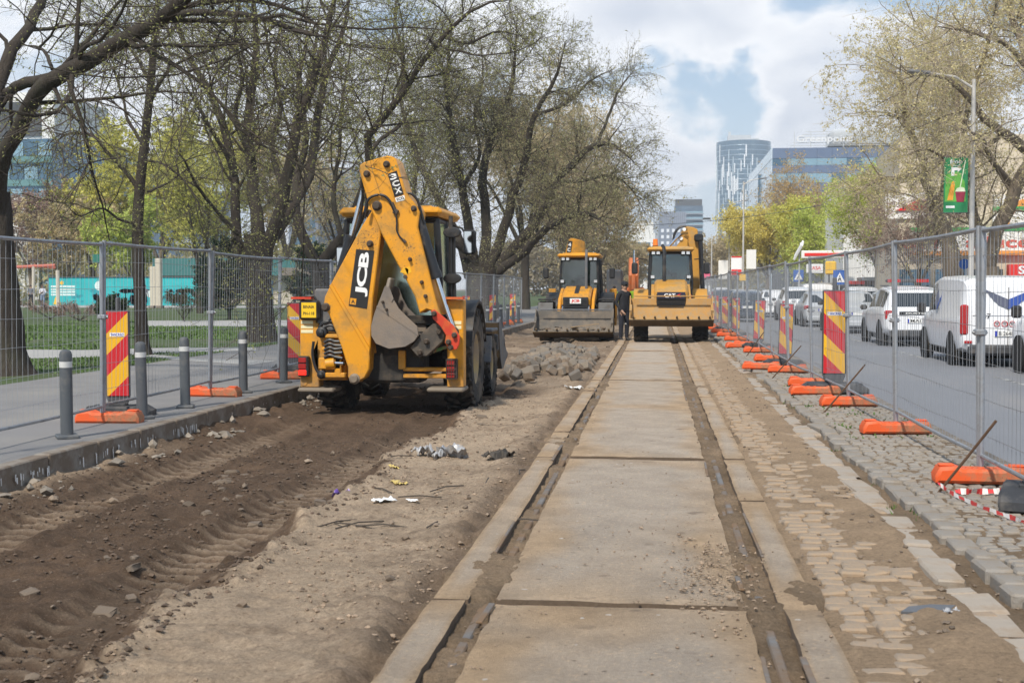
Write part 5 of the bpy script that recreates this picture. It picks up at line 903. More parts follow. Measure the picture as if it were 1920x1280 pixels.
# overhead wire across the street
wr = thing('overhead_wire', 'thin cable hung across the street before the towers', 'cable'); b = MB(); P = []
for i in range(30):
    u = i / 29; q = pt(1130 + u * 560, 424 - 2 * u - 70 * u * u, 130 - 40 * u); P.append(q)
b.tube(P, .025, 5); q = pt(1325, 410, 118); b.box(tuple(q), (.7, .12, .18)); part('cable', b, M_fr, wr, smooth=0)
# ------------------------------------------------------------------ backhoe loaders
M_ty = M('tyre_rubber', (.022, .021, .020), .85, var=.2, scale=4, dirt=(.16, .125, .09), dscale=2.4, damt=.45, bump=.2); M_rim = M('dusty_rim', (.42, .30, .12), .7, var=.1, dirt=(.30, .24, .17), dscale=3, damt=.6)
M_jy = M('machine_yellow', (.70, .295, .006), .45, var=.07, scale=2, coat=.12, dirt=(.40, .21, .045), dscale=2.6, damt=.46, fleck=(.16, .085, .03), mud=((.20, .135, .08), .15, .75)); M_cy = M('ochre_yellow', (.54, .265, .035), .45, var=.06, scale=2, dirt=(.36, .245, .11), dscale=1.8, damt=.45, fleck=(.14, .085, .04), mud=((.22, .15, .09), .15, .8))
M_blk = M('black_plastic', (.017, .017, .018), .5, var=.15, dirt=(.10, .08, .06), dscale=3, damt=.25); M_chs = M('chassis_grime', (.022, .020, .018), .8, var=.3, dirt=(.11, .085, .06), dscale=4, damt=.4); M_grm = M('machine_grey', (.11, .115, .125), .6, var=.1, dirt=(.22, .185, .15), dscale=3, damt=.35)
M_chr = M('chrome_rod', (.72, .73, .75), .12, 1., var=.02); M_cyl = M('black_cylinder', (.016, .016, .018), .3, var=.1, dirt=(.14, .11, .08), dscale=5, damt=.2); M_bkt = M('worn_bucket_steel', (.20, .17, .145), .55, .35, var=.2, scale=3, dirt=(.28, .22, .165), dscale=2.2, damt=.5, bump=.25, bscale=30); M_gbk = M('dusty_grey_bucket', (.115, .105, .092), .75, .2, var=.2, scale=4, dirt=(.215, .175, .135), dscale=2.5, damt=.6, bump=.4, bscale=45); M_cbk = M('dusty_ochre_bucket', (.40, .215, .055), .7, var=.14, scale=3, dirt=(.33, .235, .13), dscale=9, damt=.5, bump=.35, bscale=40)
M_und = M('rusty_bucket_underside', (.085, .055, .025), .8, var=.2, scale=3, dirt=(.14, .095, .045), dscale=3, damt=.4); M_redm = M('red_orange_paint', (.55, .045, .015), .45, var=.2, scale=5, dirt=(.50, .20, .02), dscale=3, damt=.4); M_pin = M('pin_steel', (.075, .055, .04), .6, .4, var=.25); M_hose = M('rubber_hose', (.014, .014, .015), .45)
M_cgl = MG('cab_glass', (.40, .50, .50), mixv=.05); M_ggl = MG('green_cab_glass', (.50, .62, .52), .2, mixv=.42, glossc=(.78, .9, .78)); M_mir = MG('mirror_glass', (.2, .3, .3), .05, mixv=.7); M_strp = M('reflective_cream', (.78, .70, .42), .4, var=.03); M_dec = M('decal_black', (.018, .016, .014), .4, var=.1); M_decw = M('decal_white', (.80, .80, .78), .45, var=.03); M_lens = ME('lit_tail_lens', (.9, .02, .01), 1.2); M_lenr = M('red_lens', (.32, .012, .01), .25, coat=.5); M_lamp = M('lamp_glass', (.62, .64, .66), .12, .3); M_amb = M('amber_beacon', (.85, .20, .01), .25, coat=.5)
def wheel_parts(t, x, y, r, w, rimr, side):
    """tyre with chevron lugs, and a dished rim"""
    Rx = Matrix.Rotation(R(90), 4, 'Y'); h = w / 2; b = MB(); b.lathe([(rimr, -h * .75), (rimr + .03, -h * .95), (r * .88, -h), (r * .96, -h * .82), (r * .965, 0), (r * .96, h * .82), (r * .88, h), (rimr + .03, h * .95), (rimr, h * .75)], 44, Rx)
    n = 20
    for k in range(n):
        for s in (-1, 1):
            a = 6.2832 * (k + (.5 if s > 0 else 0)) / n; m = Matrix.Rotation(a, 3, 'X'); m2 = m @ Matrix.Rotation(R(38) * s, 3, 'Z'); b.box(m @ Vector((s * h * .52, 0, r * .985)), (h * 1.15, .055 * r / .7, r * .075), m2, ch=.008); b.box(m @ Vector((s * h * .98, -.0, r * .93)), (h * .14, .05, r * .12), m)
    o = part('tyre', b, M_ty, t, (x, y, r), smooth=30); b = MB(); q = side; b.lathe([(rimr + .01, -h * .7), (rimr - .01, h * .8), (rimr - .04, h * .7), (rimr * .75, h * .25), (rimr * .45, h * .2), (rimr * .40, h * .4), (0, h * .42)], 28, Rx if q > 0 else Matrix.Rotation(R(-90), 4, 'Y')); 
    for k in range(8): a = k * .785; b.cyl((q * h * .2, rimr * .55 * math.cos(a), rimr * .55 * math.sin(a)), (q * h * .30, rimr * .55 * math.cos(a), rimr * .55 * math.sin(a)), .02, n=8)
    part('rim', b, M_rim, o, smooth=30); return o
def backhoe(label, loc, rotz, yel, rf=.50, wf=.36, fx=.90, arm=None, bmat=None, bz=.10, by=3.25, tilt=21, bw=2.35, hood=(.46, 1.62), cat=False, mir=(-1, 1), group='backhoe loaders'):
    t = thing('backhoe_loader', label, 'backhoe loader', loc, rotz, group); arm = arm or M_grm
    for s in (-1, 1): wheel_parts(t, s * .93, 0, .72, .42, .38, s); wheel_parts(t, s * fx, 2.17, rf, wf, rf * .52, s)
    b = MB(); b.box((0, .75, .66), (.62, 4.0, .42), ch=.04); b.box((0, 2.17, rf), (fx * 2 - .2, .2, .2), ch=.03); b.box((0, 0, .72), (1.5, .3, .3), ch=.05); b.box((0, -.95, .8), (1.1, .5, .7), ch=.05); part('chassis', b, M_chs, t)
    hw, hz = hood; b = MB(); b.prism([(.95, .95), (.95, 1.78), (1.3, hz + .16), (2.3, hz - .06), (2.62, hz - .2), (2.7, .98)], -hw, hw, 'yz', ch=.07); hd = part('hood', b, yel, t)
    b = MB(); b.box((0, 2.70, 1.12), (hw * 1.75, .08, .62), ch=.02)
    for k in range(7): b.box((0, 2.75, .88 + k * .075), (hw * 1.5, .03, .03))
    g = part('grille', b, M_blk if not cat else M_dec, hd)
    b = MB(); b.box((0, .05, 1.02), (1.30, 1.55, .42), ch=.04); part('cab_base', b, M_blk, t)
    b = MB(); P = {}
    for s in (-1, 1):
        for (y0, y1, x0, x1, r_) in ((-.72, -.62, .70, .64, .05), (.86, .70, .65, .60, .045), (.12, .10, .70, .64, .04)): b.tube([(s * x0, y0, 1.15), (s * (x0 + x1) / 2 + s * .02, (y0 + y1) / 2, 1.9), (s * x1, y1, 2.72)], r_, 6)
    for y in (-.62, .70): b.tube([(-.62, y, 2.70), (.62, y, 2.70)], .045, 6)
    for s in (-1, 1): b.tube([(s * .63, -.62, 2.70), (s * .60, .70, 2.70)], .045, 6)
    part('cab_frame', b, M_blk, t)
    def pane(a, c, d, e, m=M_cgl): bb = MB(); n = (Vector(c) - Vector(a)).cross(Vector(e) - Vector(a)).normalized() * .006; q = [Vector(v) for v in (a, c, d, e)]; bb.add([v - n for v in q] + [v + n for v in q], [(3, 2, 1, 0), (4, 5, 6, 7), (0, 1, 5, 4), (1, 2, 6, 5), (2, 3, 7, 6), (3, 0, 4, 7)]); return part('window_pane', bb, m, t, smooth=0)
    pane((-.60, .85, 1.2), (.60, .85, 1.2), (.57, .72, 2.68), (-.57, .72, 2.68)); pane((-.66, -.73, 1.25), (.66, -.73, 1.25), (.60, -.65, 2.66), (-.60, -.65, 2.66), M_cgl if cat else M_ggl)
    for s in (-1, 1): pane((s * .695, -.66, 1.22), (s * .695, .1, 1.22), (s * .64, .08, 2.68), (s * .64, -.58, 2.68), M_cgl if cat else M_ggl); pane((s * .69, .14, 1.22), (s * .65, .82, 1.22), (s * .61, .68, 2.68), (s * .64, .12, 2.68))
    b = MB(); b.box((0, .08, 2.82), (1.47, 1.72, .13), ch=.055); b.box((0, .08, 2.885), (1.15, 1.3, .06), ch=.025); part('roof', b, yel, t)
    for x in (-.54, -.39, .39, .54): b = MB(); b.box((x, .86, 2.70), (.13, .10, .11), ch=.015); b.c = 1; b.box((x, .915, 2.70), (.10, .01, .085)); part('work_light', b, [M_blk, M_lamp], t)
    b = MB(); b.box((0, -.18, 1.42), (.5, .5, .12), ch=.04); b.box((0, -.42, 1.78), (.48, .12, .66), (R(-8), 0, 0), ch=.05); part('seat', b, M_blk, t); b = MB(); b.tube([(0, .62, 1.3), (0, .36, 1.72)], .03, 6); b.lathe([(.17, 0), (.19, .02), (.17, .04)], 18, Matrix.Translation((0, .36, 1.72)) @ Matrix.Rotation(R(30), 4, 'X')); part('steering_wheel', b, M_blk, t)
    for s in (-1, 1):
        b = MB(); a = [(.80 * math.cos(q), .74 + .84 * math.sin(q)) for q in np.linspace(.25, 2.9, 9)]; a2 = [(.77 * math.cos(q), .74 + .80 * math.sin(q)) for q in np.linspace(2.9, .25, 9)]; b.prism(a + a2, s * .70, s * 1.16, 'yz'); part('rear_fender', b, M_blk if not cat else yel, t)
        if s in mir: b = MB(); b.tube([(s * .74, .8, 2.5), (s * .98, .95, 2.52), (s * 1.10, .95, 2.42)], .018, 6); b.box((s * 1.12, .95, 2.22), (.19, .09, .36), ch=.035); b.c = 1; b.box((s * 1.12, .902, 2.22), (.15, .004, .3)); part('mirror', b, [M_blk, M_mir], t)
        b = MB(); b.box((s * fx, 2.17, rf * 2 + .07), (wf + .06, rf * 1.5, .05), ch=.015); b.box((s * fx, 2.17 - rf * .9, rf * 1.55), (wf + .06, .05, rf * .9), (R(-20), 0, 0), ch=.015); b.box((s * fx, 2.17 + rf * .85, rf * 1.7), (wf + .06, .05, rf * .6), (R(28), 0, 0), ch=.015); part('front_fender', b, M_blk if cat or rf > .55 else M_grm, t)
        az = bz + .32; b = MB(); b.prism([(.8, 1.62), (1.0, 1.72), (2.3, 1.36), (by - .26, az + .16), (by - .20, az - .08), (by - .38, az - .06), (2.15, 1.12), (.85, 1.44)], s * .50, s * .60, 'yz', ch=.012); part('loader_arm', b, arm, t)
        b = MB(); b.tube([(s * .66, 1.0, .95), (s * .66, 1.7, 1.08)], .055, 10); b.c = 1; b.tube([(s * .66, 1.7, 1.08), (s * .60, 2.2, 1.2)], .03, 10); part('lift_cylinder', b, [M_cyl, M_chr], t); b = MB(); b.tube([(s * .42, 1.9, 1.5), (s * .42, by - .62, az + .75)], .045, 10); b.c = 1; b.tube([(s * .42, by - .62, az + .75), (s * .42, by - .33, az + .50)], .028, 10); part('tilt_cylinder', b, [M_cyl, M_chr], t)
        b = MB(); b.box((s * .56, .98, 1.95), (.14, .10, .12), ch=.02); b.c = 1; b.box((s * .56, 1.035, 1.95), (.11, .01, .09)); part('headlight', b, [M_blk, M_lamp], t)
    # loader bucket
    bm = bmat or M_gbk; m = Matrix.Rotation(R(tilt), 3, 'X'); prof = [(.02, .98), (-.03, .70), (-.01, .34), (.10, .08), (.30, 0), (.98, -.02)]
    inn = [(.05, .98), (.0, .70), (.03, .36), (.13, .12), (.32, .045), (.98, .012)]
    b = MB(); vs = []; n = len(prof)
    for x in (-bw / 2, bw / 2): vs += [m @ Vector((x, y, z)) for y, z in prof] + [m @ Vector((x, y, z)) for y, z in inn]
    N2 = 2 * n; b.c = 1; f = [(i, i + 1, N2 + i + 1, N2 + i) for i in range(n - 1)]; b.add(vs, f); b.c = 0; b.add(vs, [(n + i + 1, n + i, N2 + n + i, N2 + n + i + 1) for i in range(n - 1)] + [(0, N2, N2 + n, n), (n - 1, 2 * n - 1, N2 + 2 * n - 1, N2 + n - 1)])
    bk = part('loader_bucket', b, [bm, M_und], t, (0, by, bz), smooth=0)
    for s in (-1, 1):
        b = MB(); pl = [(.02, .98), (-.03, .70), (-.01, .34), (.10, .08), (.30, 0), (.98, -.02), (.80, .14), (.44, .52), (.28, .98)]; b.prism(pl, s * bw / 2, s * (bw / 2 - .03), 'yz'); b.v = [tuple(m @ Vector(v)) for v in b.v]; part('side_plate', b, bm, bk, smooth=0)
        b = MB(); b.prism([(.60, .25), (.70, .36), (.5, .62), (.42, .55)], s * bw / 2, s * (bw / 2 - .07), 'yz'); b.v = [tuple(m @ Vector(v)) for v in b.v]; part('side_cutter', b, bm, bk, smooth=0)
    for k in range(8): b = MB(); b.box(m @ Vector((-bw / 2 + .12 + k * (bw - .24) / 7, 1.0, .03)), (.06, .14, .05), m, ch=.012); part('tooth', b, M_und, bk, smooth=0)
    b = MB(); b.box(m @ Vector((0, .90, -.035)), (bw, .16, .025), m); part('cutting_edge', b, M_und, bk, smooth=0)
    return t, hd, g, bk
# -- the near machine, seen from behind
JX, JY, JZ = -3.73, 18.10, -.15
t, hd, g, bk = backhoe('yellow backhoe loader seen from behind with its digging arm folded across', (JX, JY, JZ), 0, M_jy, bz=.24, by=3.4, bmat=M_grm, bw=2.12, mir=(-1,)); hero = t
def H(px, py, y): q = pt(px, py, JY + y); return Vector((q.x - JX, y, q.z - JZ))
def HP(pl, y): return [(H(px, py, y).x, H(px, py, y).z) for px, py in pl]
YF = -1.30
for s, xs in ((-1, (562, 598)), (1, (838, 869))):
    c = MB(); a0, a1 = H(xs[0], 562, YF), H(xs[1], 726, YF); c.box(((a0.x + a1.x) / 2, YF + .12, (a0.z + a1.z) / 2), (a1.x - a0.x, .24, a0.z - a1.z), ch=.012); col = part('stabiliser_leg', c, M_jy, t)
    for k in range(3 if s < 0 else 2): b = MB(); z = H(570, 604 + k * 8.5, YF).z; b.box(((a0.x + a1.x) / 2 - (.03 if s < 0 else 0), YF - .003, z), (.17, .006, .045)); part('reflective_stripe', b, M_strp, col, smooth=0)
    b = MB(); b.box((a0.x * .5 + a1.x * .5 - s * .12, YF + .1, a1.z - .03), (.50, .5, .06), ch=.02); part('foot_pad', b, M('worn_pad', (.20, .165, .125), .8, var=.15), col)
    q = H(572 if s < 0 else 849, 686 if s < 0 else 691, YF); b = MB(); b.box((q.x, YF - .05, q.z), (.15, .10, .28), ch=.015); tl = part('tail_light', b, M_blk, t); 
    for k in range(3): b = MB(); b.box((q.x - .01, YF - .105, q.z - .085 + k * .085), (.11, .02, .07), ch=.008); part('lens', b, (M_lens if k == 0 and s < 0 else M_lenr), tl)
    b = MB()
    for k in range(5): b.box((q.x - .07 + k * .035, YF - .125, q.z), (.006, .006, .28))
    for k in range(5): b.box((q.x, YF - .128, q.z - .13 + k * .065), (.15, .006, .006))
    if s > 0: part('lamp_guard', b, M_pin, tl, smooth=0)
    q = H(570 if s < 0 else 852, 716, YF); b = MB(); b.lathe([(.025, -.01), (.045, -.03), (.05, 0), (0, 0)], 12, Matrix.Translation((q.x, YF - .01, q.z)) @ Matrix.Rotation(R(90), 4, 'X')); part('lug', b, M_jy, col)
    b = MB(); b.box((q.x, YF - .05, H(700, 560, YF).z + .01), (.28, .14, .03)); part('red_cap', b, M_redm, col, smooth=0)
q = H(582, 581, YF); b = MB(); b.box((q.x + .01, YF - .06, q.z), (.29, .10, .27), ch=.03); b.tube([(q.x - .09, YF - .06, q.z + .13), (q.x - .05, YF - .06, q.z + .19), (q.x + .07, YF - .06, q.z + .19), (q.x + .1, YF - .06, q.z + .13)], .018, 6); sg = part('sign_box', b, M_blk, t); b = MB(); b.box((q.x + .01, YF - .115, q.z), (.205, .01, .205)); part('sign_plate', b, M('sign_plate_yellow', (.80, .50, .01), .5, var=.03), sg, smooth=0); letters('BINAIA', .155, .042, M_dec, sg, (q.x + .01, YF - .122, q.z + .045)); letters('PH-118', .155, .042, M_dec, sg, (q.x + .01, YF - .122, q.z - .045))
for z0, z1 in ((688, 697), (700, 710)): a0, a1 = H(600, z0, YF), H(845, z1, YF); b = MB(); b.box(((a0.x + a1.x) / 2, YF + .14, (a0.z + a1.z) / 2), (a1.x - a0.x, .16, a0.z - a1.z), ch=.01); part('cross_beam', b, M_jy, t)
for z0 in (600, 640): a0 = H(700, z0, YF); b = MB(); b.box((0, YF + .35, a0.z), (1.9, .10, .12), ch=.01); part('rear_frame', b, M_chs, t)
a0 = H(752, 675, YF); b = MB(); b.box((a0.x, YF + .10, a0.z), (.10, .12, .26), ch=.01); part('post', b, M_jy, t)
# boom, dipper and their links, all lying across the back of the machine
BM = [(698, 394), (679, 423), (625, 523), (609, 556), (606, 574), (617, 590), (640, 650), (652, 688), (652, 706), (658, 716), (668, 718), (684, 708), (692, 692), (695, 640), (699, 560), (711, 465), (714, 440), (711, 412)]
b = MB(); b.prism(HP(BM, -1.5), -1.50, -1.22, ch=.014); boom = part('boom', b, M_jy, t)
b = MB(); b.prism(HP([(690, 640), (700, 640), (703, 660), (700, 685), (690, 705), (675, 716), (668, 718), (684, 708), (692, 692)], -1.3), -1.22, -1.05); part('boom_back_plate', b, M_jy, boom)
b = MB(); P = HP([(611, 566), (619, 556), (702, 662), (702, 674)], -1.5); P = HP([(618, 536), (622, 531), (694, 652), (693, 664)], -1.5); b.prism(P, -1.525, -1.49, ch=.006); part('weld_rib', b, M_jy, boom)
DP = [(673, 318), (675, 309), (682, 304), (725, 292), (735, 293), (742, 299), (747, 314), (761, 361), (779, 383), (786, 397), (783, 425), (800, 494), (816, 560), (826, 590), (806, 582), (800, 580), (787, 587), (778, 556), (716, 440), (700, 404), (690, 380)]
b = MB(); b.prism(HP(DP, -1.6), -1.60, -1.12, ch=.016); dip = part('dipper', b, M_jy, t)
def pin(px, py, y, r, own, m=M_pin): q = H(px, py, y); b = MB(); b.lathe([(r * 1.35, 0), (r * 1.35, .015), (r, .02), (r, .06), (r * .8, .07), (0, .07)], 16, Matrix.Translation((q.x, y, q.z)) @ Matrix.Rotation(R(90), 4, 'X')); part('pin', b, m, own)
for x, y, r in ((688, 326, .035), (725, 308, .035), (707, 386, .05), (776, 391, .03), (769, 486, .02), (791, 529, .02), (798, 555, .02)): pin(x, y, -1.60, r, dip)
for x, y, r in ((694, 457, .035), (611, 576, .045)): pin(x, y, -1.50, r, boom)
pin(665, 710, -1.5, .055, boom, M('worn_pin', (.24, .19, .14), .6, .4))
b = MB(); b.prism(HP([(668, 467), (702, 470), (688, 579), (654, 573)], -1.5), -1.506, -1.498); dc = part('decal_plate', b, M_dec, boom, smooth=0); c = H(681.5, 514, -1.51); letters('JCB', .60, .175, M_decw, dc, (c.x, -1.509, c.z), (R(90), R(-82.5), 0)); c = H(662, 565, -1.51); b = MB(); b.box((c.x, -1.508, c.z), (.085, .006, .085), (0, R(7), 0)); part('yellow_badge', b, M_jy, dc, smooth=0); letters('A', .05, .05, M_dec, dc, (c.x, -1.513, c.z))
b = MB(); b.prism(HP([(727, 326), (744, 320), (757, 364), (740, 370)], -1.6), -1.606, -1.598); dc = part('decal_plate', b, M_dec, dip, smooth=0)
for ch, (x, y) in (('3', (737.5, 331)), ('C', (742, 344)), ('X', (746.5, 357))): c = H(x, y, -1.61); letters(ch, .098, .078, M_decw, dc, (c.x, -1.609, c.z), (R(90), R(-15), 0))
b = MB(); b.prism(HP([(741, 371), (758, 366), (760, 375), (743, 379)], -1.6), -1.607, -1.598); part('white_badge', b, M_decw, dc, smooth=0); c = H(750.5, 372.5, -1.61); letters('ECO', .10, .035, M_dec, dc, (c.x, -1.610, c.z), (R(90), R(-14), 0))
for pl in ([(750, 510), (758, 500), (766, 505), (765, 515)], [(759, 503), (768, 499), (772, 510), (764, 514)]): b = MB(); b.prism(HP(pl, -1.6), -1.603, -1.598); part('warning_decal', b, M('decal_amber', (.75, .40, .01), .5), dip, smooth=0)
c = H(760, 519, -1.6); b = MB(); b.cyl((c.x, -1.612, c.z), (c.x, -1.598, c.z), .028, n=12); part('black_plug', b, M_pin, dip)
RL = [(808, 583), (814, 580), (822, 586), (850, 610), (862, 630), (861, 645), (856, 655), (843, 656), (834, 642), (836, 628), (826, 612), (812, 598)]
for y0 in (-1.62, -1.14): b = MB(); b.prism(HP(RL, y0), y0, y0 + .04, ch=.006); o = part('red_link', b, M_redm, t); [pin(x, y, y0, .028, o) for x, y in ((814, 588), (852, 628), (841, 641), (845, 651))] if y0 < -1.5 else None
GL = [(768, 652), (790, 625), (812, 606), (826, 612), (834, 622), (830, 640), (800, 668), (782, 667)]
b = MB(); b.prism(HP(GL, -1.5), -1.50, -1.2, ch=.01); gl = part('bucket_link', b, M('grimy_steel', (.075, .065, .055), .6, .4, var=.25, dirt=(.19, .15, .11), dscale=4, damt=.4), t); [pin(x, y, -1.5, .03, gl) for x, y in ((824, 622), (800, 640), (788, 660))]
b = MB(); b.prism(HP([(812, 655), (842, 646), (842, 652), (812, 662)], -1.3), -1.3, -1.24); part('green_marked_bar', b, M('faded_green', (.12, .25, .08), .7, dirt=(.4, .05, .03), dscale=6, damt=.4), t, smooth=0)
# digging bucket: curved shell, two side plates, teeth
BK = [(722, 536), (713, 560), (702, 588), (696, 612), (697, 630), (705, 644), (730, 654), (760, 650), (777, 640), (785, 628)]; BI = [(783, 612), (764, 594), (748, 578), (738, 560), (731, 540)]
po = HP(BK, -1.55); pi_ = HP(BI, -1.55)
cen = Vector((sum(p[0] for p in po) / len(po), sum(p[1] for p in po) / len(po)))
inner = [tuple(Vector(p) + (cen - Vector(p)).normalized() * .03) for p in po]
b = MB(); b.prism(po + inner[::-1], -1.55, -.95); db = part('digging_bucket', b, M_bkt, t, smooth=40)
for y0 in (-1.57, -.95): b = MB(); b.prism(po + pi_, y0, y0 + .025, ch=.005); part('side_plate', b, M_bkt, db, smooth=0)
b = MB(); b.prism(HP([(722, 536), (731, 540), (738, 560), (734, 566), (726, 552)], -1.58), -1.585, -1.57); b.prism(HP([(705, 575), (710, 570), (783, 625), (785, 630)], -1.58), -1.578, -1.569); part('wear_strip', b, M_bkt, db, smooth=0)
for k in range(5): q = H(724 + k * 1.5, 540, -1.52 + k * .13); b = MB(); b.box((q.x + .03, -1.50 + k * .13, q.z + .05), (.055, .06, .18), (0, R(14), 0), ch=.015); part('tooth', b, M('tooth_steel', (.33, .29, .24), .5, .4, var=.2, dirt=(.30, .24, .18), dscale=6, damt=.4), db)
for x, y in ((718, 566), (725, 580)): pin(x, y, -1.575, .014, db)
# rams
def ram(a, m, c, y, r0, r1, ya=None, own=None): b = MB(); A, Bm, C = H(*a, y), H(*m, y), H(*c, y); b.tube([A, Bm], r0, 12); b.tube([A + (Bm - A) * .9, Bm], r0 * 1.15, 12); b.c = 1; b.tube([Bm, C], r1, 12); b.c = 2; b.tube([C + Vector((0, .05, 0)), C - Vector((0, .05, 0))], r1 * 1.9, 12); return part('ram', b, [M_cyl, M_chr, M_pin], own or t)
ram((628, 548), (659, 442), (684, 345), -1.18, .075, .036); ram((780, 396), (819, 522), (851, 622), -1.46, .075, .034); ram((640, 560), (668, 470), (690, 400), -1.10, .06, .03)
def hose(P, y, r=.017, dy=0): b = MB(); pts = [H(x, yy, y + dy * i) for i, (x, yy) in enumerate(P)]; q, _ = resample([tuple(v) for v in pts], [r] * len(pts), 24); b.tube([tuple(v) for v in q], r, 6); part('hose', b, M_hose, t)
hose([(684, 398), (690, 375), (706, 366), (722, 368), (734, 382), (741, 400)], -1.64, .02); hose([(742, 396), (744, 418), (744, 432), (750, 444), (760, 453)], -1.63, .012); hose([(760, 362), (772, 364), (783, 376), (789, 396), (796, 420)], -1.5, .02); hose([(678, 332), (680, 365), (676, 405), (664, 445), (652, 470)], -1.25, .02); hose([(690, 345), (686, 385), (676, 420), (660, 452)], -1.2, .017); hose([(692, 350), (690, 380), (684, 410)], -1.3, .014)
b = MB(); q = H(742, 397, -1.63); b.box(tuple(q), (.07, .05, .07), (0, .5, 0), ch=.01); b.tube([H(734, 380, -1.63), H(741, 396, -1.63)], .028, 8); b.tube([H(756, 450, -1.63), H(761, 455, -1.63)], .02, 8); part('hose_fitting', b, M_pin, t)
# king-post casting and its hoses on the left
b = MB(); b.prism(HP([(598, 628), (612, 622), (650, 624), (652, 712), (600, 712), (590, 690), (586, 660)], -1.25), -1.30, -1.10, ch=.02); kp = part('king_post', b, M_jy, t)
for (x0, y0, x1, y1) in ((612, 628, 648, 632), (606, 652, 640, 656), (612, 700, 648, 706), (630, 640, 640, 700), (600, 672, 640, 690)): a0, a1 = H(x0, y0, -1.38), H(x1, y1, -1.38); b = MB(); b.box(((a0.x + a1.x) / 2, -1.37, (a0.z + a1.z) / 2), (abs(a1.x - a0.x) + .02, .14, abs(a0.z - a1.z) + .03), ch=.015); part('lug', b, M_jy, kp)
b = MB(); q = H(612, 682, -1.42); b.tube([q, H(628, 680, -1.42)], .075, 12); b.c = 1; b.tube([H(622, 680, -1.42), H(644, 681, -1.42)], .03, 10); part('slew_cylinder', b, [M_jy, M_chr], kp)
for x, y, r in ((603, 623, .075), (603, 702, .06)): q = H(x, y, -1.42); b = MB(); b.lathe([(r, -.02), (r, .08), (r * .6, .1), (r * .55, .13), (0, .14)], 14, Matrix.Translation((q.x, -1.36, q.z)) @ Matrix.Rotation(R(90), 4, 'X')); part('valve_cap', b, M_blk, kp)
for k in range(5): y = 640 + k * 7.2; hose([(608, y + 2), (618, y - 3), (628, y), (642, y + rnd.uniform(-2, 3))], -1.45, .022)
for P in ([(598, 622), (604, 606), (618, 602), (634, 606), (640, 618)], [(596, 630), (600, 612), (612, 604), (628, 600), (640, 606)], [(588, 640), (586, 665), (592, 690), (602, 704)], [(606, 614), (622, 610), (636, 624), (646, 640)], [(612, 606), (625, 596), (640, 592), (650, 600)]): hose(P, -1.42, .02)
for k in range(7): q = H(612 + rnd.uniform(0, 32), 636 + rnd.uniform(0, 60), -1.40); b = MB(); b.cyl((q.x - .05, q.y, q.z), (q.x + .05, q.y, q.z), .022, n=8); part('hose_fitting', b, M_pin, kp)
b = MB(); q = H(612, 575, -1.2); b.box((q.x, -1.15, q.z), (.3, .3, .5), ch=.03); part('side_tank', b, M_grm, t)
# right hand: folded lamp post, mirror
b = MB(); b.tube([H(851, 430, -.9), H(852, 560, -.9)], .022, 8); b.tube([H(845, 405, -.9), H(846, 560, -.9)], .03, 8); part('lamp_stand', b, M_blk, t)
for y in (436, 522): q = H(848, y, -.95); b = MB(); b.lathe([(0, -.05), (.085, -.045), (.10, 0), (.085, .045), (0, .05)], 16, Matrix.Translation(q) @ Matrix.Scale(1.3, 4, (1, 0, 0)) @ Matrix.Scale(.75, 4, (0, 0, 1)) @ Matrix.Rotation(R(90), 4, 'X')); part('folded_lamp', b, M_blk, t)
q = H(881, 454, .2); b = MB(); b.tube([H(842, 420, .3), H(866, 428, .2), H(874, 440, .2)], .016, 6); b.box(tuple(q), (.19, .07, .36), ch=.035); b.c = 1; b.box((q.x, q.y - .038, q.z), (.155, .004, .31)); part('mirror', b, [M_blk, MG('mirror_glass', (.2, .3, .3), .05, mixv=.7)], t)
# driver in the near cab
d = thing('person', 'driver in a green vest inside the cab of the nearest machine', 'person', (JX, JY - .25, JZ + .53), R(180), 'drivers', PM['driver']); put('hair', None, d) if False else None
# -- second yellow machine, facing the camera
def front_text(t, s, w, h, m, y, z, x=0): return letters(s, w, h, m, t, (x, y, z), (R(90), 0, R(180)))
AX2, AY2 = -2.62, 43.3
t, hd, g, bk = backhoe('bright yellow loader facing the camera with its grey bucket full of rubble on the ground', (AX2, AY2, -.12), R(180), M_jy, rf=.64, wf=.44, fx=.98, arm=M_jy, bmat=M_gbk, bz=.05, by=3.3, tilt=20, bw=2.5, hood=(.47, 1.60))
b = MB(); b.box((0, 2.80, 1.3), (.36, .02, .17), ch=.005); pl = part('badge', b, M_decw, g); front_text(pl, 'JCB', .27, .11, M_redl, 2.815, 1.3)
b = MB(); b.prism([(1.0, 1.80), (1.3, 1.77), (2.3, 1.55), (2.3, 1.56), (1.3, 1.785), (1.0, 1.81)], -.07, .07, 'yz'); part('hood_stripe', b, M_blk, hd)
b = MB(); b.tube([(-.28, 1.55, 1.6), (-.28, 1.55, 2.85), (-.28, 1.45, 2.98)], .045, 8); part('exhaust_pipe', b, M_grm, t); b = MB(); b.tube([(-1.15, 3.33, 1.03), (1.1, 3.33, 1.03)], .022, 8); [b.tube([(x, 3.33, .97), (x, 3.33, 1.05)], .02, 6) for x in (-.9, -.3, .3, .9)]; part('spill_bar', b, M_grm, bk, (0, -3.3, -.05))
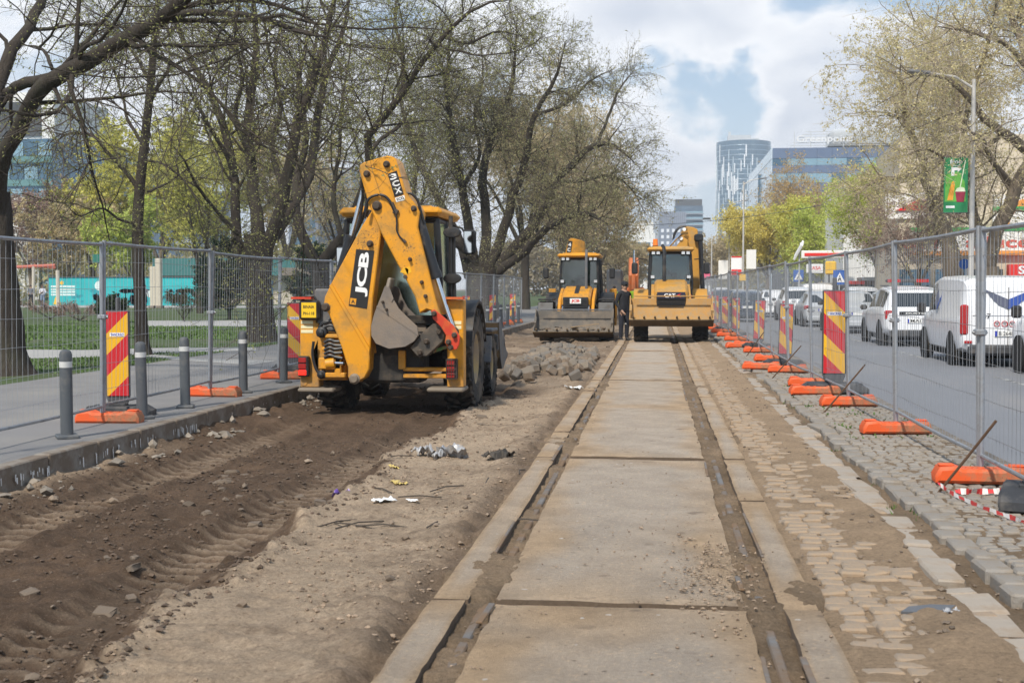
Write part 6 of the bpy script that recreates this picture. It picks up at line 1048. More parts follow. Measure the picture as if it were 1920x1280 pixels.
for k in range(20): b = MB(); x = rnd.uniform(-1.1, 1.1); s = rnd.uniform(.12, .30); b.box((0, 0, 0), (s, s * .8, s * .45), ch=.02); b.v = [(q[0] + rnd.uniform(-.03, .03), q[1] + rnd.uniform(-.03, .03), q[2] + rnd.uniform(-.03, .03)) for q in b.v]; o = thing('rubble_block', 'broken block of rubble lying in the grey loader bucket', 'rubble', (AX2 - x, AY2 - 3.3 - rnd.uniform(.35, .75), .20 + rnd.uniform(0, .14)), rnd.uniform(0, 6), 'rubble in the grey bucket', b.mesh('rubble_block', M_heap[k % 3], 0)); o.rotation_euler[0] = rnd.uniform(-.4, .4)
b = MB(); b.box((0, 0, 0), (.9, .12, .03)); o = thing('plank', 'old wooden board lying on the rubble in the grey bucket', 'plank', (AX2 + .35, AY2 - 3.75, .42), .2, None, b.mesh('plank', M('old_wood', (.28, .20, .12), .8), 0)); o.rotation_euler[1] = -.12
def rearpoly(t, pxl, cx, cy, cz, y0, y1, mat, name, ch=.02):
    P = [pt(x, y, cy + (-y0)) for x, y in pxl]; P = [(-(p.x - cx), p.z - cz) for p in P]; b = MB(); b.prism(P, y0, y1, ch=ch); return part(name, b, mat, t)
dp = rearpoly(t, [(1058, 500), (1061, 470), (1066, 450), (1070, 446), (1090, 450), (1096, 453), (1097, 470), (1094, 500)], AX2, AY2, -.12, -1.35, -1.75, M_jy, 'dipper'); q = pt(1067, 468, AY2 + 1.3); b = MB(); b.box((-(q.x - AX2), -1.33, q.z + .12), (.15, .02, .62), (0, R(-8), 0)); dc = part('decal_plate', b, M_dec, dp, smooth=0)
for k, ch in enumerate('4CX'): front_text(dc, ch, .11, .13, M_decw, -1.315, q.z + .30 - k * .18, -(q.x - AX2) - .02 + .025 * k)
for s in (-1, 1): b = MB(); b.box((s * 1.08, -1.3, 1.05), (.25, .25, 1.3), ch=.02); part('stabiliser_leg', b, M_jy, t)
b = MB(); b.prism([(-.9, .6), (.9, .6), (.9, 1.3), (-.9, 1.3)], -1.5, -1.3); part('rear_frame', b, M_chs, t)
# -- third machine, ochre, on the track
AX3, AY3 = .42, 40.6
t, hd, g, bk = backhoe('ochre loader facing the camera with its dusty bucket raised over the track', (AX3, AY3, 0), R(180), M_cy, rf=.54, wf=.42, fx=.90, arm=M_cy, bmat=M_cbk, bz=.36, by=3.0, tilt=21, bw=2.45, hood=(.50, 1.70), cat=True)
b = MB(); b.box((0, 2.79, 1.38), (.84, .03, .20), ch=.008); pl = part('name_band', b, M('dark_blue_band', (.015, .02, .045), .4), g); front_text(pl, 'CAT', .34, .12, M_decw, 2.81, 1.38, .04); b = MB(); b.prism([(-.30, 1.31), (-.16, 1.38), (-.30, 1.45), (-.23, 1.38)], 2.806, 2.81); part('red_chevron', b, M_redl, pl, smooth=0)
b = MB(); b.tube([(.20, 1.5, 1.65), (.20, 1.5, 2.70), (.22, 1.4, 2.86), (.26, 1.3, 2.92)], .055, 8); part('exhaust_pipe', b, M_blk, t)
b = MB(); b.cyl((.48, .3, 2.88), (.48, .3, 2.95), .10, n=14); b.c = 1; b.cyl((.48, .3, 2.95), (.48, .3, 3.16), .085, .075, 14); part('beacon', b, [M_blk, M_amb], t)
b = MB(); b.box((0, 0, 1.0), (2.2, .05, .04), ch=.01); part('spill_bar', b, M_cbk, bk, smooth=0)
bo = rearpoly(t, [(1252, 490), (1262, 470), (1281, 444), (1290, 450), (1288, 490)], AX3, AY3, 0, -1.30, -1.55, M_cy, 'boom'); dp = rearpoly(t, [(1272, 446), (1280, 428), (1288, 424), (1300, 426), (1308, 430), (1310, 460), (1313, 560), (1300, 560), (1290, 470)], AX3, AY3, 0, -1.55, -1.95, M_cy, 'dipper')
def T3(px, py, y): q = pt(px, py, AY3 - y); return Vector((-(q.x - AX3), y, q.z))
b = MB(); b.tube([T3(1238, 480, -1.2), T3(1249, 468, -1.2)], .085, 10); b.c = 1; b.tube([T3(1249, 468, -1.2), T3(1276, 438, -1.2)], .05, 10); part('ram', b, [M_cyl, M_chr], t); b = MB(); b.tube([T3(1313, 446, -1.4), T3(1316, 520, -1.4), T3(1320, 590, -1.4)], .08, 10); b.box(T3(1310, 446, -1.4), (.3, .2, .25), ch=.05); part('ram', b, M_cyl, t)
for k in range(3): b = MB(); q, _ = resample([tuple(T3(*p, -1.25 - k * .1)) for p in ((1262, 458), (1266 - k, 438), (1275, 427 - k), (1287, 424))], [.03] * 4, 14); b.tube([tuple(v) for v in q], .03, 6); part('hose', b, M_hose, t)
for x, y in ((1283, 430), (1277, 447)): q = T3(x, y, -1.28); b = MB(); b.cyl((q.x, -1.24, q.z), (q.x, -1.34, q.z), .06, n=12); part('pin', b, M_decw, dp)
b = MB(); b.prism([(-.9, .6), (.9, .6), (.9, 1.5), (-.9, 1.5)], -1.5, -1.3); part('rear_frame', b, M_cy, t)
b = MB(); b.box((-.62, .95, 1.2), (.09, .09, .42), ch=.03); part('fire_extinguisher', b, M_redl, t)
thing('person', 'driver in a green vest inside the cab of the ochre machine', 'person', (AX3 - .05, AY3 + .22, .50), 0, 'drivers', PM['driver'])
# -- orange excavator far behind the man
q = pt(1173, 600, 72); t = thing('excavator', 'orange excavator with its arm raised behind the man in black', 'excavator', (q.x, 72, -.1)); M_exo = M('excavator_orange', (.62, .16, .04), .5, var=.08, dirt=(.4, .2, .1), dscale=3, damt=.3)
for s in (-1, 1): b = MB(); b.prism([(-1.5, .1), (1.5, .1), (1.75, .4), (1.5, .75), (-1.5, .75), (-1.75, .4)], s * .75, s * 1.15, 'yz', ch=.04); part('track', b, M_blk, t)
b = MB(); b.box((0, .3, 1.3), (2.2, 2.6, .9), ch=.12); part('house', b, M_exo, t); b = MB(); b.box((-.6, -.6, 2.0), (.9, 1.3, 1.5), ch=.1); part('cab', b, M_cgl if False else M_grm, t)
zt = pt(1173, 481, 72).z; b = MB(); b.prism([(-1.0, 1.4), (-1.6, 1.4), (-1.9, 2.4), (-1.6, zt - .4), (-1.3, zt), (-1.05, zt - .2), (-1.2, 2.4)], .2, .75, 'yz', ch=.05); part('boom', b, M_exo, t); b = MB(); b.tube([(.48, -2.0, 1.6), (.48, -1.75, 3.0)], .12, 8); b.c = 1; b.tube([(.48, -1.75, 3.0), (.48, -1.6, 3.8)], .06, 8); part('ram', b, [M_exo, M_chr], t)
# ------------------------------------------------------------------ fence panels, feet, bollards, striped boards
M_galv = M('galvanised_steel', (.36, .38, .41), .42, .65, var=.14, scale=7, dirt=(.27, .26, .25), dscale=5, damt=.4); M_wire = M('galvanised_wire', (.30, .315, .34), .5, .5, var=.08); M_orf = M('orange_plastic_foot', (.72, .10, .018), .5, var=.07, scale=3, dirt=(.34, .17, .09), dscale=4.5, damt=.5, fleck=(.20, .09, .05)); M_bol = M('grey_bollard_paint', (.095, .105, .115), .5, var=.08, dirt=(.19, .18, .165), dscale=4, damt=.3); M_bw = M('white_band', (.62, .62, .60), .5, var=.05)
M_wr = M('board_red', (.52, .012, .018), .38, var=.04); M_wy = M('board_yellow', (.74, .40, .008), .38, var=.03); M_rub = M('recycled_rubber', (.035, .037, .042), .7, var=.2, dirt=(.13, .12, .11), dscale=4, damt=.35); M_bk = M('board_back', (.06, .06, .065), .6); M_bluet = M('blue_print', (.03, .05, .35), .5)
PW, PHt = 3.34, 2.0
def panel_parts(root):
    b = MB(); b.tube([(0, 0, .03), (0, 0, PHt)], .021, 10); pm = b.mesh('post', M_galv); put('post', pm, root, (0, 0, 0)); put('post', pm, root, (0, PW, 0))
    b = MB(); q = [(0, y, PHt - .03 - .012 * math.sin(math.pi * y / PW)) for y in np.linspace(0, PW, 6)]; b.tube(q, .019, 8); part('top_rail', b, M_galv, root); b = MB(); b.tube([(0, y, .17 - .012 * math.sin(math.pi * y / PW)) for y in np.linspace(0, PW, 6)], .017, 8); part('bottom_rail', b, M_galv, root)
    r = random.Random(4); b = MB(); n = 32
    for k in range(1, n): y = k * PW / n; d = r.gauss(0, .006); b.tube([(0, y, .17), (d, y + r.gauss(0, .004), 1.0), (0, y, PHt - .04)], .0022, 3, False)
    for k in range(6): z = .34 + k * .285; b.tube([(.004 + .014 * math.sin(y * 2 + k), y, z + .006 * math.sin(y * 3 + k * 2)) for y in np.linspace(0, PW, 8)], .0027, 3, False)
    put('wire_mesh', b.mesh('wire_mesh', M_wire, 0), root, kind='stuff')
    b = MB(); b.box((0, -.03, 1.15), (.09, .10, .05), ch=.01); b.cyl((-.06, -.03, 1.15), (.06, -.03, 1.15), .012, n=6); part('clamp', b, M_galv, root)
def foot_mesh():
    b = MB(); P = [(-.36, .0), (.36, .0), (.365, .06), (.33, .125), (.20, .135), (.15, .115), (-.15, .115), (-.20, .135), (-.33, .125), (-.365, .06)]; b.prism(P, -.115, .115, ch=.025)
    for x in (-.09, 0, .09): b.cyl((x, 0, .10), (x, 0, .122), .032, .028, 10)
    b.box((-.27, 0, .137), (.12, .08, .02), ch=.008); b.box((.27, 0, .137), (.12, .08, .02), ch=.008); return b.mesh('fence_weight', M_orf, 40)
fm = foot_mesh()
fence0 = None; nfence = 0
ORD = ['nearest', 'second', 'third', 'fourth', 'fifth', 'sixth', 'seventh', 'eighth', 'ninth', 'tenth', 'eleventh', 'twelfth', 'thirteenth', 'fourteenth', 'fifteenth', 'sixteenth', 'seventeenth', 'eighteenth']
def fence(side, pts_, z, leans):
    """panels end to end through the ground points"""
    global fence0
    for i in range(len(pts_) - 1):
        a, c = Vector((*pts_[i], 0)), Vector((*pts_[i + 1], 0)); d = c - a; rz = math.atan2(-d.x, d.y); lab = '%s steel mesh fence panel along the %s' % (ORD[i], 'park pavement' if side < 0 else 'open road'); gp = 'fence panels along the park pavement' if side < 0 else 'fence panels along the road'
        if fence0 is None: t = fence0 = thing('mesh_fence', lab, 'fence', (0, 0, 0), 0, gp); panel_parts(t)
        else: t = dup(fence0, label=lab, group=gp)
        t.location = (a.x, a.y, z + rnd.uniform(-.01, .012)); t.rotation_euler = (rnd.gauss(0, .006), leans[i % len(leans)], rz); t.scale = (1, d.length / PW * .985, 1)
def feet(lst, z, side):
    for i, (x, y, r_) in enumerate(lst): thing('fence_weight', '%s orange plastic fence foot along the %s' % (ORD[i], 'kerb' if side < 0 else 'track side of the road'), 'fence foot', (x, y, z), r_, 'orange fence feet', fm)
LP = [(-6.28, 3.55), (-6.20, 6.8), (-6.13, 10.0), (-6.14, 13.35), (-6.15, 16.75), (-6.2, 20.1), (-6.22, 23.5), (-6.2, 26.9), (-6.2, 30.3), (-6.22, 33.7), (-6.2, 37.1), (-6.2, 40.5), (-6.2, 43.9), (-6.2, 47.3), (-6.2, 50.7), (-6.2, 54), (-6.2, 57.4)]
fence(-1, LP, .12, [.0, .0, .012, .018, .03, .012, .02, .01]); feet([(x + .06, y + .02, rnd.gauss(0, .06)) for x, y in LP[2:16]], .10, -1)
RP = [(2.70, 3.7), (2.63, 7.05), (2.59, 10.42), (2.56, 13.85), (2.53, 17.0), (2.46, 20.4), (2.42, 23.6), (2.44, 27.2), (2.46, 30.8), (2.42, 34.2), (2.36, 37.6), (2.3, 41.0), (2.26, 44.4), (2.22, 47.8), (2.2, 51.2), (2.2, 54.6), (2.2, 58), (2.2, 61.4)]
fence(1, RP, .10, [.0, -.006, -.02, -.024, -.03, -.02, -.035, -.03, -.02]); feet([(x - .02, y - .12, rnd.gauss(0, .09)) for x, y in RP[2:17]], .055, 1)
# second posts and spare feet where panels overlap
for i, (x, y, r_) in enumerate(((2.30, 18.7, .1), (2.0, 24.4, -.15), (2.15, 33.2, .2))): thing('fence_weight', 'spare orange foot set between panels, %s from the camera' % ORD[i], 'fence foot', (x, y, .05), r_, 'orange fence feet', fm)
# bollards
b = MB(); b.lathe([(.062, 0), (.062, .71), (.062, .712)], 18); bo_m = b.mesh('shaft', M_bol)
def bollard(x, y, lab, grp):
    t = thing('bollard', lab, 'bollard', (x, y, .10), 0, grp); put('shaft', bo_m, t); b2 = MB(); b2.lathe([(.0635, .73), (.0635, .785)], 18); return t
b1 = MB(); b1.lathe([(.0622, .712), (.0635, .713), (.0635, .77), (.0622, .771)], 18); bw_m = b1.mesh('white_band', M_bw); b1 = MB(); b1.lathe([(.062, .771), (.062, .84), (.052, .872), (.03, .888), (0, .892)], 18); bc_m = b1.mesh('cap', M_bol); b1 = MB(); b1.box((0, 0, .02), (.21, .21, .04), ch=.01); bp_m = b1.mesh('base_plate', M_bol, 0)
BL = [(-5.86, 11.9), (-5.86, 13.75), (-5.87, 15.1), (-5.88, 17.35), (-5.88, 19.3), (-5.86, 21.3), (-5.86, 23.3)] + [(-5.83 + .0 * k, 25.5 + 1.95 * k) for k in range(15)]
for i, (x, y) in enumerate(BL):
    t = thing('bollard', ('%s grey bollard with a white band on the left kerb' % ORD[i]) if i < 7 else 'small grey white-topped bollard far along the left kerb', 'bollard', (x, y, .10), rnd.uniform(0, 1), 'bollards along the left kerb')
    t.rotation_euler[0] = rnd.gauss(0, .012); t.rotation_euler[1] = rnd.gauss(0, .012)
    for nme, me in (('shaft', bo_m), ('white_band', bw_m), ('cap', bc_m), ('base_plate', bp_m)): put(nme, me, t)
# striped warning boards
def board_parts(t, flip):
    b = MB(); b.box((0, 0, .73), (.285, .035, 1.02), ch=.012); b.box((0, .01, 1.30), (.05, .04, .18), ch=.01); b.prism([(-.14, .22), (.14, .22), (.10, .12), (-.10, .12)], -.016, .016); bd = part('board', b, M_bk, t)
    w, z0, z1 = .125, .235, 1.225; H_ = z1 - z0; n = 5; sl = .25; bands = []
    for k in range(-1, 6):
        a = z0 + k * .25 - .02; pl = [(-w, a), (w, a + sl), (w, a + sl + .25), (-w, a + .25)]; out = pl
        for lim, sgn in ((z0, 1), (z1, -1)):
            nw = []
            for i in range(len(out)):
                p, q = out[i], out[(i + 1) % len(out)]; ip, iq = (p[1] - lim) * sgn >= 0, (q[1] - lim) * sgn >= 0
                if ip: nw.append(p)
                if ip != iq: u = (lim - p[1]) / (q[1] - p[1]); nw.append((p[0] + (q[0] - p[0]) * u, lim))
            out = nw
            if not out: break
        if len(out) > 2: bands.append((k, out))
    for k, pl in bands:
        if flip: pl = [(-x, z) for x, z in pl]
        b = MB(); b.prism(pl, -.0225, -.0175); part('stripe', b, M_wr if k % 2 else M_wy, bd, smooth=0)
    b = MB(); b.box((0, -.0235, .955), (.17, .003, .045)); lb = part('label', b, M_decw, bd, smooth=0); letters('TANCRAD', .155, .034, M_bluet, lb, (0, -.026, .955))
    b = MB(); b.prism([(-.40, 0), (.40, 0), (.40, .06), (.30, .12), (-.30, .12), (-.40, .06)], -.19, .19, ch=.02); b.box((0, 0, .125), (.2, .14, .05), ch=.012)
    for x in (-.28, .28): b.box((x, -.13, .105), (.09, .10, .04), ch=.01)
    b.c = 1
    for x in (-.24, .24): b.box((x, -.192, .06), (.07, .006, .05))
    part('rubber_base', b, [M_rub, M_bk], t)
wb = {}
def board(x, y, z, rz, flip, lab, tilt=0.):
    gp = 'striped warning boards'
    if flip not in wb: t = thing('warning_board', lab, 'warning board', (x, y, z), rz, gp); board_parts(t, flip); wb[flip] = t
    else: t = dup(wb[flip], label=lab, group=gp)
    t.location = (x, y, z); t.rotation_euler = (0, tilt, rz)
board(-6.30, 14.1, .10, R(8), False, 'red and yellow striped board left of the slender tree'); board(-6.55, 22.2, .10, R(4), True, 'striped board standing beside the yellow sign plate')
board(2.60, 18.9, .06, R(-2), True, 'nearest striped board by the road'); [setattr(o_, 'scale', (1.22,) * 3) for o_ in S.objects if o_.get('label') == 'nearest striped board by the road']; board(2.55, 25.6, .05, R(6), True, 'second striped board by the road, broad and dull', .03); board(2.62, 33.2, .05, R(-8), True, 'third striped board by the road, bright yellow', .05); board(2.55, 41.5, .05, R(4), True, 'fourth striped board by the road'); board(2.50, 47.5, .05, 0, True, 'fifth striped board by the road'); board(2.45, 53.5, .05, R(3), True, 'sixth striped board by the road'); board(2.45, 60, .05, R(3), True, 'farthest striped board beside the raised bucket')
board(2.66, 9.3, .06, R(72), True, 'cut-off board at the right edge on a black rubber base')
for i, y in enumerate((36.0, 42.5, 49.5, 56.5)): board(-6.5, y, .10, R(rnd.uniform(-6, 6)), False, '%s small striped board behind the left bollards' % ORD[i])
b = MB(); b.box((0, 0, .5), (1.1, .03, .06)); b.box((0, 0, .1), (1.1, .03, .05)); t = thing('barrier', 'low blue and white barrier beside the big loader wheel', 'barrier', (-6.0, 27.0, .1), .1); part('rail', b, M_decw, t, smooth=0)
for k in range(9): b = MB(); b.box((-.5 + k * .125, 0, .3), (.07, .025, .38)); part('slat', b, M('barrier_blue', (.12, .17, .24), .6) if k % 2 else M_decw, t, smooth=0)
# ------------------------------------------------------------------ rods, tape, litter
def rod(label, a, c): t = thing('iron_rod', label, 'iron rod', a); d = Vector(c) - Vector(a); b = MB(); b.tube([(0, 0, 0), tuple(d * .5 + Vector((.01, 0, .01))), tuple(d)], .011, 6); part('rod', b, M_rust, t)
rod('rusty iron rod leaning over the nearest orange foot on the right', (2.12, 9.85, .0), (2.50, 9.6, .62)); rod('rusty iron rod leaning before the nearest striped board', (2.05, 16.0, .0), (2.55, 15.8, .66)); rod('thin rod leaning by the second striped board', (1.95, 22.0, 0), (2.45, 21.8, .62)); rod('thin rod leaning by the third striped board', (2.0, 29, 0), (2.4, 28.8, .6))
t = thing('barrier_tape', 'red and white barrier tape trailing over the setts', 'tape', (0, 0, 0)); M_tr = M('tape_red', (.62, .05, .05), .5); M_tw = M('tape_white', (.75, .72, .70), .5)
def tape(P, w=.022):
    q, _ = resample(P, [w] * len(P), 40); b = MB()
    for i in range(39): a, c = Vector(q[i]), Vector(q[i + 1]); b.c = (i // 2) % 2; tw = Vector((0, w * .6 * math.cos(i * .5), w * (.3 + .5 * abs(math.sin(i * .5))))); b.quad(a - tw, c - tw, c + tw, a + tw)
    b.box(tuple(q[0]), (.001, .001, .001)); part('tape', b, [M_tr, M_tw], t, smooth=0)
tape([(2.13, 9.8, .12), (2.2, 9.6, .07), (2.28, 9.1, .06), (2.36, 8.6, .075), (2.42, 8.25, .08)]); tape([(2.42, 8.25, .08), (2.34, 8.1, .07), (2.40, 7.95, .06), (2.44, 7.75, .07), (2.40, 7.7, .06)], .032); tape([(2.25, 9.75, .065), (2.5, 9.72, .075), (2.8, 9.8, .08), (3.0, 9.85, .1)], .03); tape([(2.62, 9.25, .08), (2.6, 9.3, .2), (2.63, 9.25, .14)], .03)
def crumple(label, name, cat, x, y, s, mat, seed, flat=.4, hf=dig_h, n=14, z=None):
    r = np.random.RandomState(seed); u = np.linspace(-1, 1, n); X, Y = np.meshgrid(u, u); Z = flat * (fbm(X + seed, Y, 1.6, 4, seed, .6) + .25); V = np.stack([X + .15 * fbm(X, Y + seed, 2, 2, seed), Y * .7, Z], -1).reshape(-1, 3) * s; i = np.arange(n * n).reshape(n, n); F = np.stack([i[:-1, :-1], i[:-1, 1:], i[1:, 1:], i[1:, :-1]], -1).reshape(-1, 4)
    z = float(hf(np.array([x]), np.array([y]))[0]) if z is None else z; thing(name, label, cat, (x, y, z + .01), r.uniform(0, 6), None, np_mesh(name, V, F, mat))
def gp(px, py, z=-.1): v = pt(px, py, 1.); t_ = (z - 1.6) / (v.z - 1.6); return v.x * t_, t_
M_film = M('dusty_plastic_film', (.33, .34, .36), .3, var=.25, scale=30, coat=.3, dirt=(.30, .25, .19), dscale=14, damt=.45)
for lab, px, py, s, m, fl in (('grey plastic film crumpled in the dirt, left end of the litter heap', 798, 862, .12, M_film, .9), ('grey plastic film crumpled beside the dark stick', 850, 866, .14, M_film, 1.0), ('crumpled film in the middle of the litter heap', 822, 866, .10, M_film, 1.1), ('yellow scrap of foam left of the litter heap', 738, 888, .06, M('foam_yellow', (.55, .42, .14), .7), .5), ('yellow foam scrap below the litter heap', 748, 912, .07, M('foam_yellow', (.55, .42, .14), .7), .4), ('purple wrapper lying on the soil edge', 641, 932, .075, M('purple_wrapper', (.12, .06, .28), .3, var=.5, scale=30), .7), ('white paper strip on the sand', 722, 946, .10, M_decw, .35), ('small white scrap right of the paper strip', 773, 947, .05, M_decw, .3), ('white plastic bag near the left tram beam', 1076, 731, .14, M_decw, .5), ('dark rotten sheet at the foot of the litter', 935, 870, .16, M('rotten_sheet', (.06, .05, .04), .8), .5)): x, y = gp(px, py); crumple(lab, 'litter', 'litter', x, y, s, m, px, fl)
x, y = gp(1785, 1155, -.02); crumple('crumpled foil paper by the metal plate on the right', 'litter', 'litter', x, y, .045, M_film, 7, .9, z=-.02); x, y = gp(1745, 1150, -.02); b = MB(); b.prism([(-.16, -.04), (.13, -.07), (.10, .0), (.14, .05), (.02, .06), (-.1, .03)], 0, .012, 'xy'); o = thing('metal_plate', 'torn grey metal plate lying on the cobbles', 'scrap metal', (x, y, -.005), .1, None, b.mesh('metal_plate', M_grm, 0)); o.rotation_euler[0] = .12
for k in range(12): x, y = gp(rnd.uniform(560, 1000), rnd.uniform(835, 1000)); z = float(dig_h(np.array([x]), np.array([y]))[0]); b = MB(); l = rnd.uniform(.08, .25); b.tube([(-l, 0, .01), (0, rnd.uniform(-.03, .03), .025), (l, 0, .01)], .006, 5); thing('twig', 'dry twig lying on the dug-up ground', 'twig', (x, y, z), rnd.uniform(0, 6), 'dry twigs', b.mesh('twig', M_twig))
# ------------------------------------------------------------------ cars and vans
M_wcar = M('white_car_paint', (.76, .77, .79), .28, var=.02, coat=.6, dirt=(.58, .55, .50), dscale=1.4, damt=.22); M_scar = M('silver_car_paint', (.56, .58, .60), .3, .35, var=.03, coat=.6, dirt=(.33, .31, .29), dscale=1.4, damt=.25); M_dcar = M('dark_blue_car_paint', (.03, .045, .07), .25, .3, var=.04, coat=.6); M_ccgl = M('car_window_glass', (.025, .034, .042), .05, var=.1, coat=.4); M_bump = M('grey_bumper', (.045, .046, .05), .65, var=.1, dirt=(.16, .14, .12), dscale=3, damt=.3); M_tail = M('tail_lamp_red', (.38, .012, .012), .2, coat=.5); M_alu = M('alloy_rim', (.38, .38, .39), .35, .6); M_plw = M('plate_white', (.72, .72, .70), .5); M_arch = M('wheel_arch', (.008, .008, .008), .9)
KIND = {
    'suv': dict(st=[(0, .42, .90, .92, .80, .72), (.10, .36, .98, 1.03, .87, .76), (.42, .30, 1.04, 1.55, .89, .64), (.85, .28, 1.05, 1.65, .90, .66), (1.7, .28, 1.04, 1.69, .90, .66), (2.45, .28, 1.03, 1.60, .90, .64), (3.15, .28, 1.02, 1.08, .89, .74), (3.95, .32, .95, 1.0, .86, .68), (4.25, .40, .72, .76, .74, .6)], w=(.78, 3.42, .345), rw=(1, 2), ws=(5, 6), sw=[(2, 3), (3, 4), (4, 5)]),
    'hatch': dict(st=[(0, .40, .84, .86, .76, .66), (.10, .32, .92, .96, .83, .72), (.48, .24, .96, 1.38, .86, .58), (.9, .22, .96, 1.47, .87, .60), (1.7, .22, .95, 1.50, .87, .60), (2.4, .22, .94, 1.40, .87, .58), (3.15, .24, .93, .97, .86, .70), (3.85, .3, .84, .89, .82, .62), (4.1, .38, .64, .68, .70, .55)], w=(.72, 3.3, .31), rw=(1, 2), ws=(5, 6), sw=[(2, 3), (3, 4), (4, 5)]),
    'sedan': dict(st=[(0, .40, .90, .93, .76, .68), (.12, .32, .99, 1.03, .84, .74), (.62, .25, 1.0, 1.06, .87, .74), (1.15, .24, .98, 1.46, .87, .58), (1.9, .24, .97, 1.53, .87, .60), (2.6, .24, .96, 1.42, .87, .58), (3.35, .26, .95, .98, .86, .70), (4.1, .32, .86, .90, .82, .62), (4.36, .4, .66, .7, .7, .55)], w=(.86, 3.5, .315), rw=(2, 3), ws=(5, 6), sw=[(3, 4), (4, 5)]),
    'van': dict(st=[(0, .42, 1.05, 1.74, .90, .80), (.07, .34, 1.08, 1.83, .94, .83), (.6, .28, 1.08, 1.88, .96, .84), (2.6, .28, 1.08, 1.90, .96, .84), (3.25, .28, 1.08, 1.82, .95, .80), (3.95, .28, 1.06, 1.16, .93, .76), (4.55, .34, .94, 1.0, .88, .70), (4.8, .42, .74, .78, .76, .6)], w=(.88, 3.85, .335), rw=None, ws=(4, 5), sw=[(3, 4)]),
}
CAR = {}
def car_mesh(kind, paint):
    if (kind, paint.name) in CAR: return CAR[(kind, paint.name)]
    K = KIND[kind]; sec = []
    ys = [s[0] for s in K['st']]; A = np.array(K['st'])
    yy = sorted(set(list(ys) + [round(v, 3) for a, c in zip(ys[:-1], ys[1:]) if c - a > .35 for v in (a + (c - a) / 2,)]))
    for y in yy:
        zb, zs, zt, w, wt = [np.interp(y, ys, A[:, i]) for i in range(1, 6)]
        wt2 = max(wt, 0); g = zt - zs
        sec.append([(0, zb), (w * .80, zb), (w * .955, zb + .07), (w * .99, zb + .32 * (zs - zb)), (w, zs - .16), (w * .985, zs - .05), (w * .95, zs + .0), (wt + (.03 if g > .2 else .0), zs + g * .9), (wt * .9, zs + g * .985), (wt * .5, zt + .012), (0, zt + .015)])
    n = len(sec[0]); V = []; F = []
    for y, s in zip(yy, sec): V += [(x, y, z) for x, z in s] + [(-x, y, z) for x, z in s[-2:0:-1]]
    m = 2 * n - 2
    for i in range(len(yy) - 1):
        for k in range(m): a, c = i * m + k, i * m + (k + 1) % m; F.append((a, a + m, c + m, c))
    F += [tuple(range(m)), tuple((len(yy) - 1) * m + k for k in range(m))[::-1]]
    me = bpy.data.meshes.new('body'); me.from_pydata(V, [], [f[::-1] for f in F]); me.materials.append(paint); shade(me, 38); me.update()
    CAR[(kind, paint.name)] = (me, yy, sec); return CAR[(kind, paint.name)]
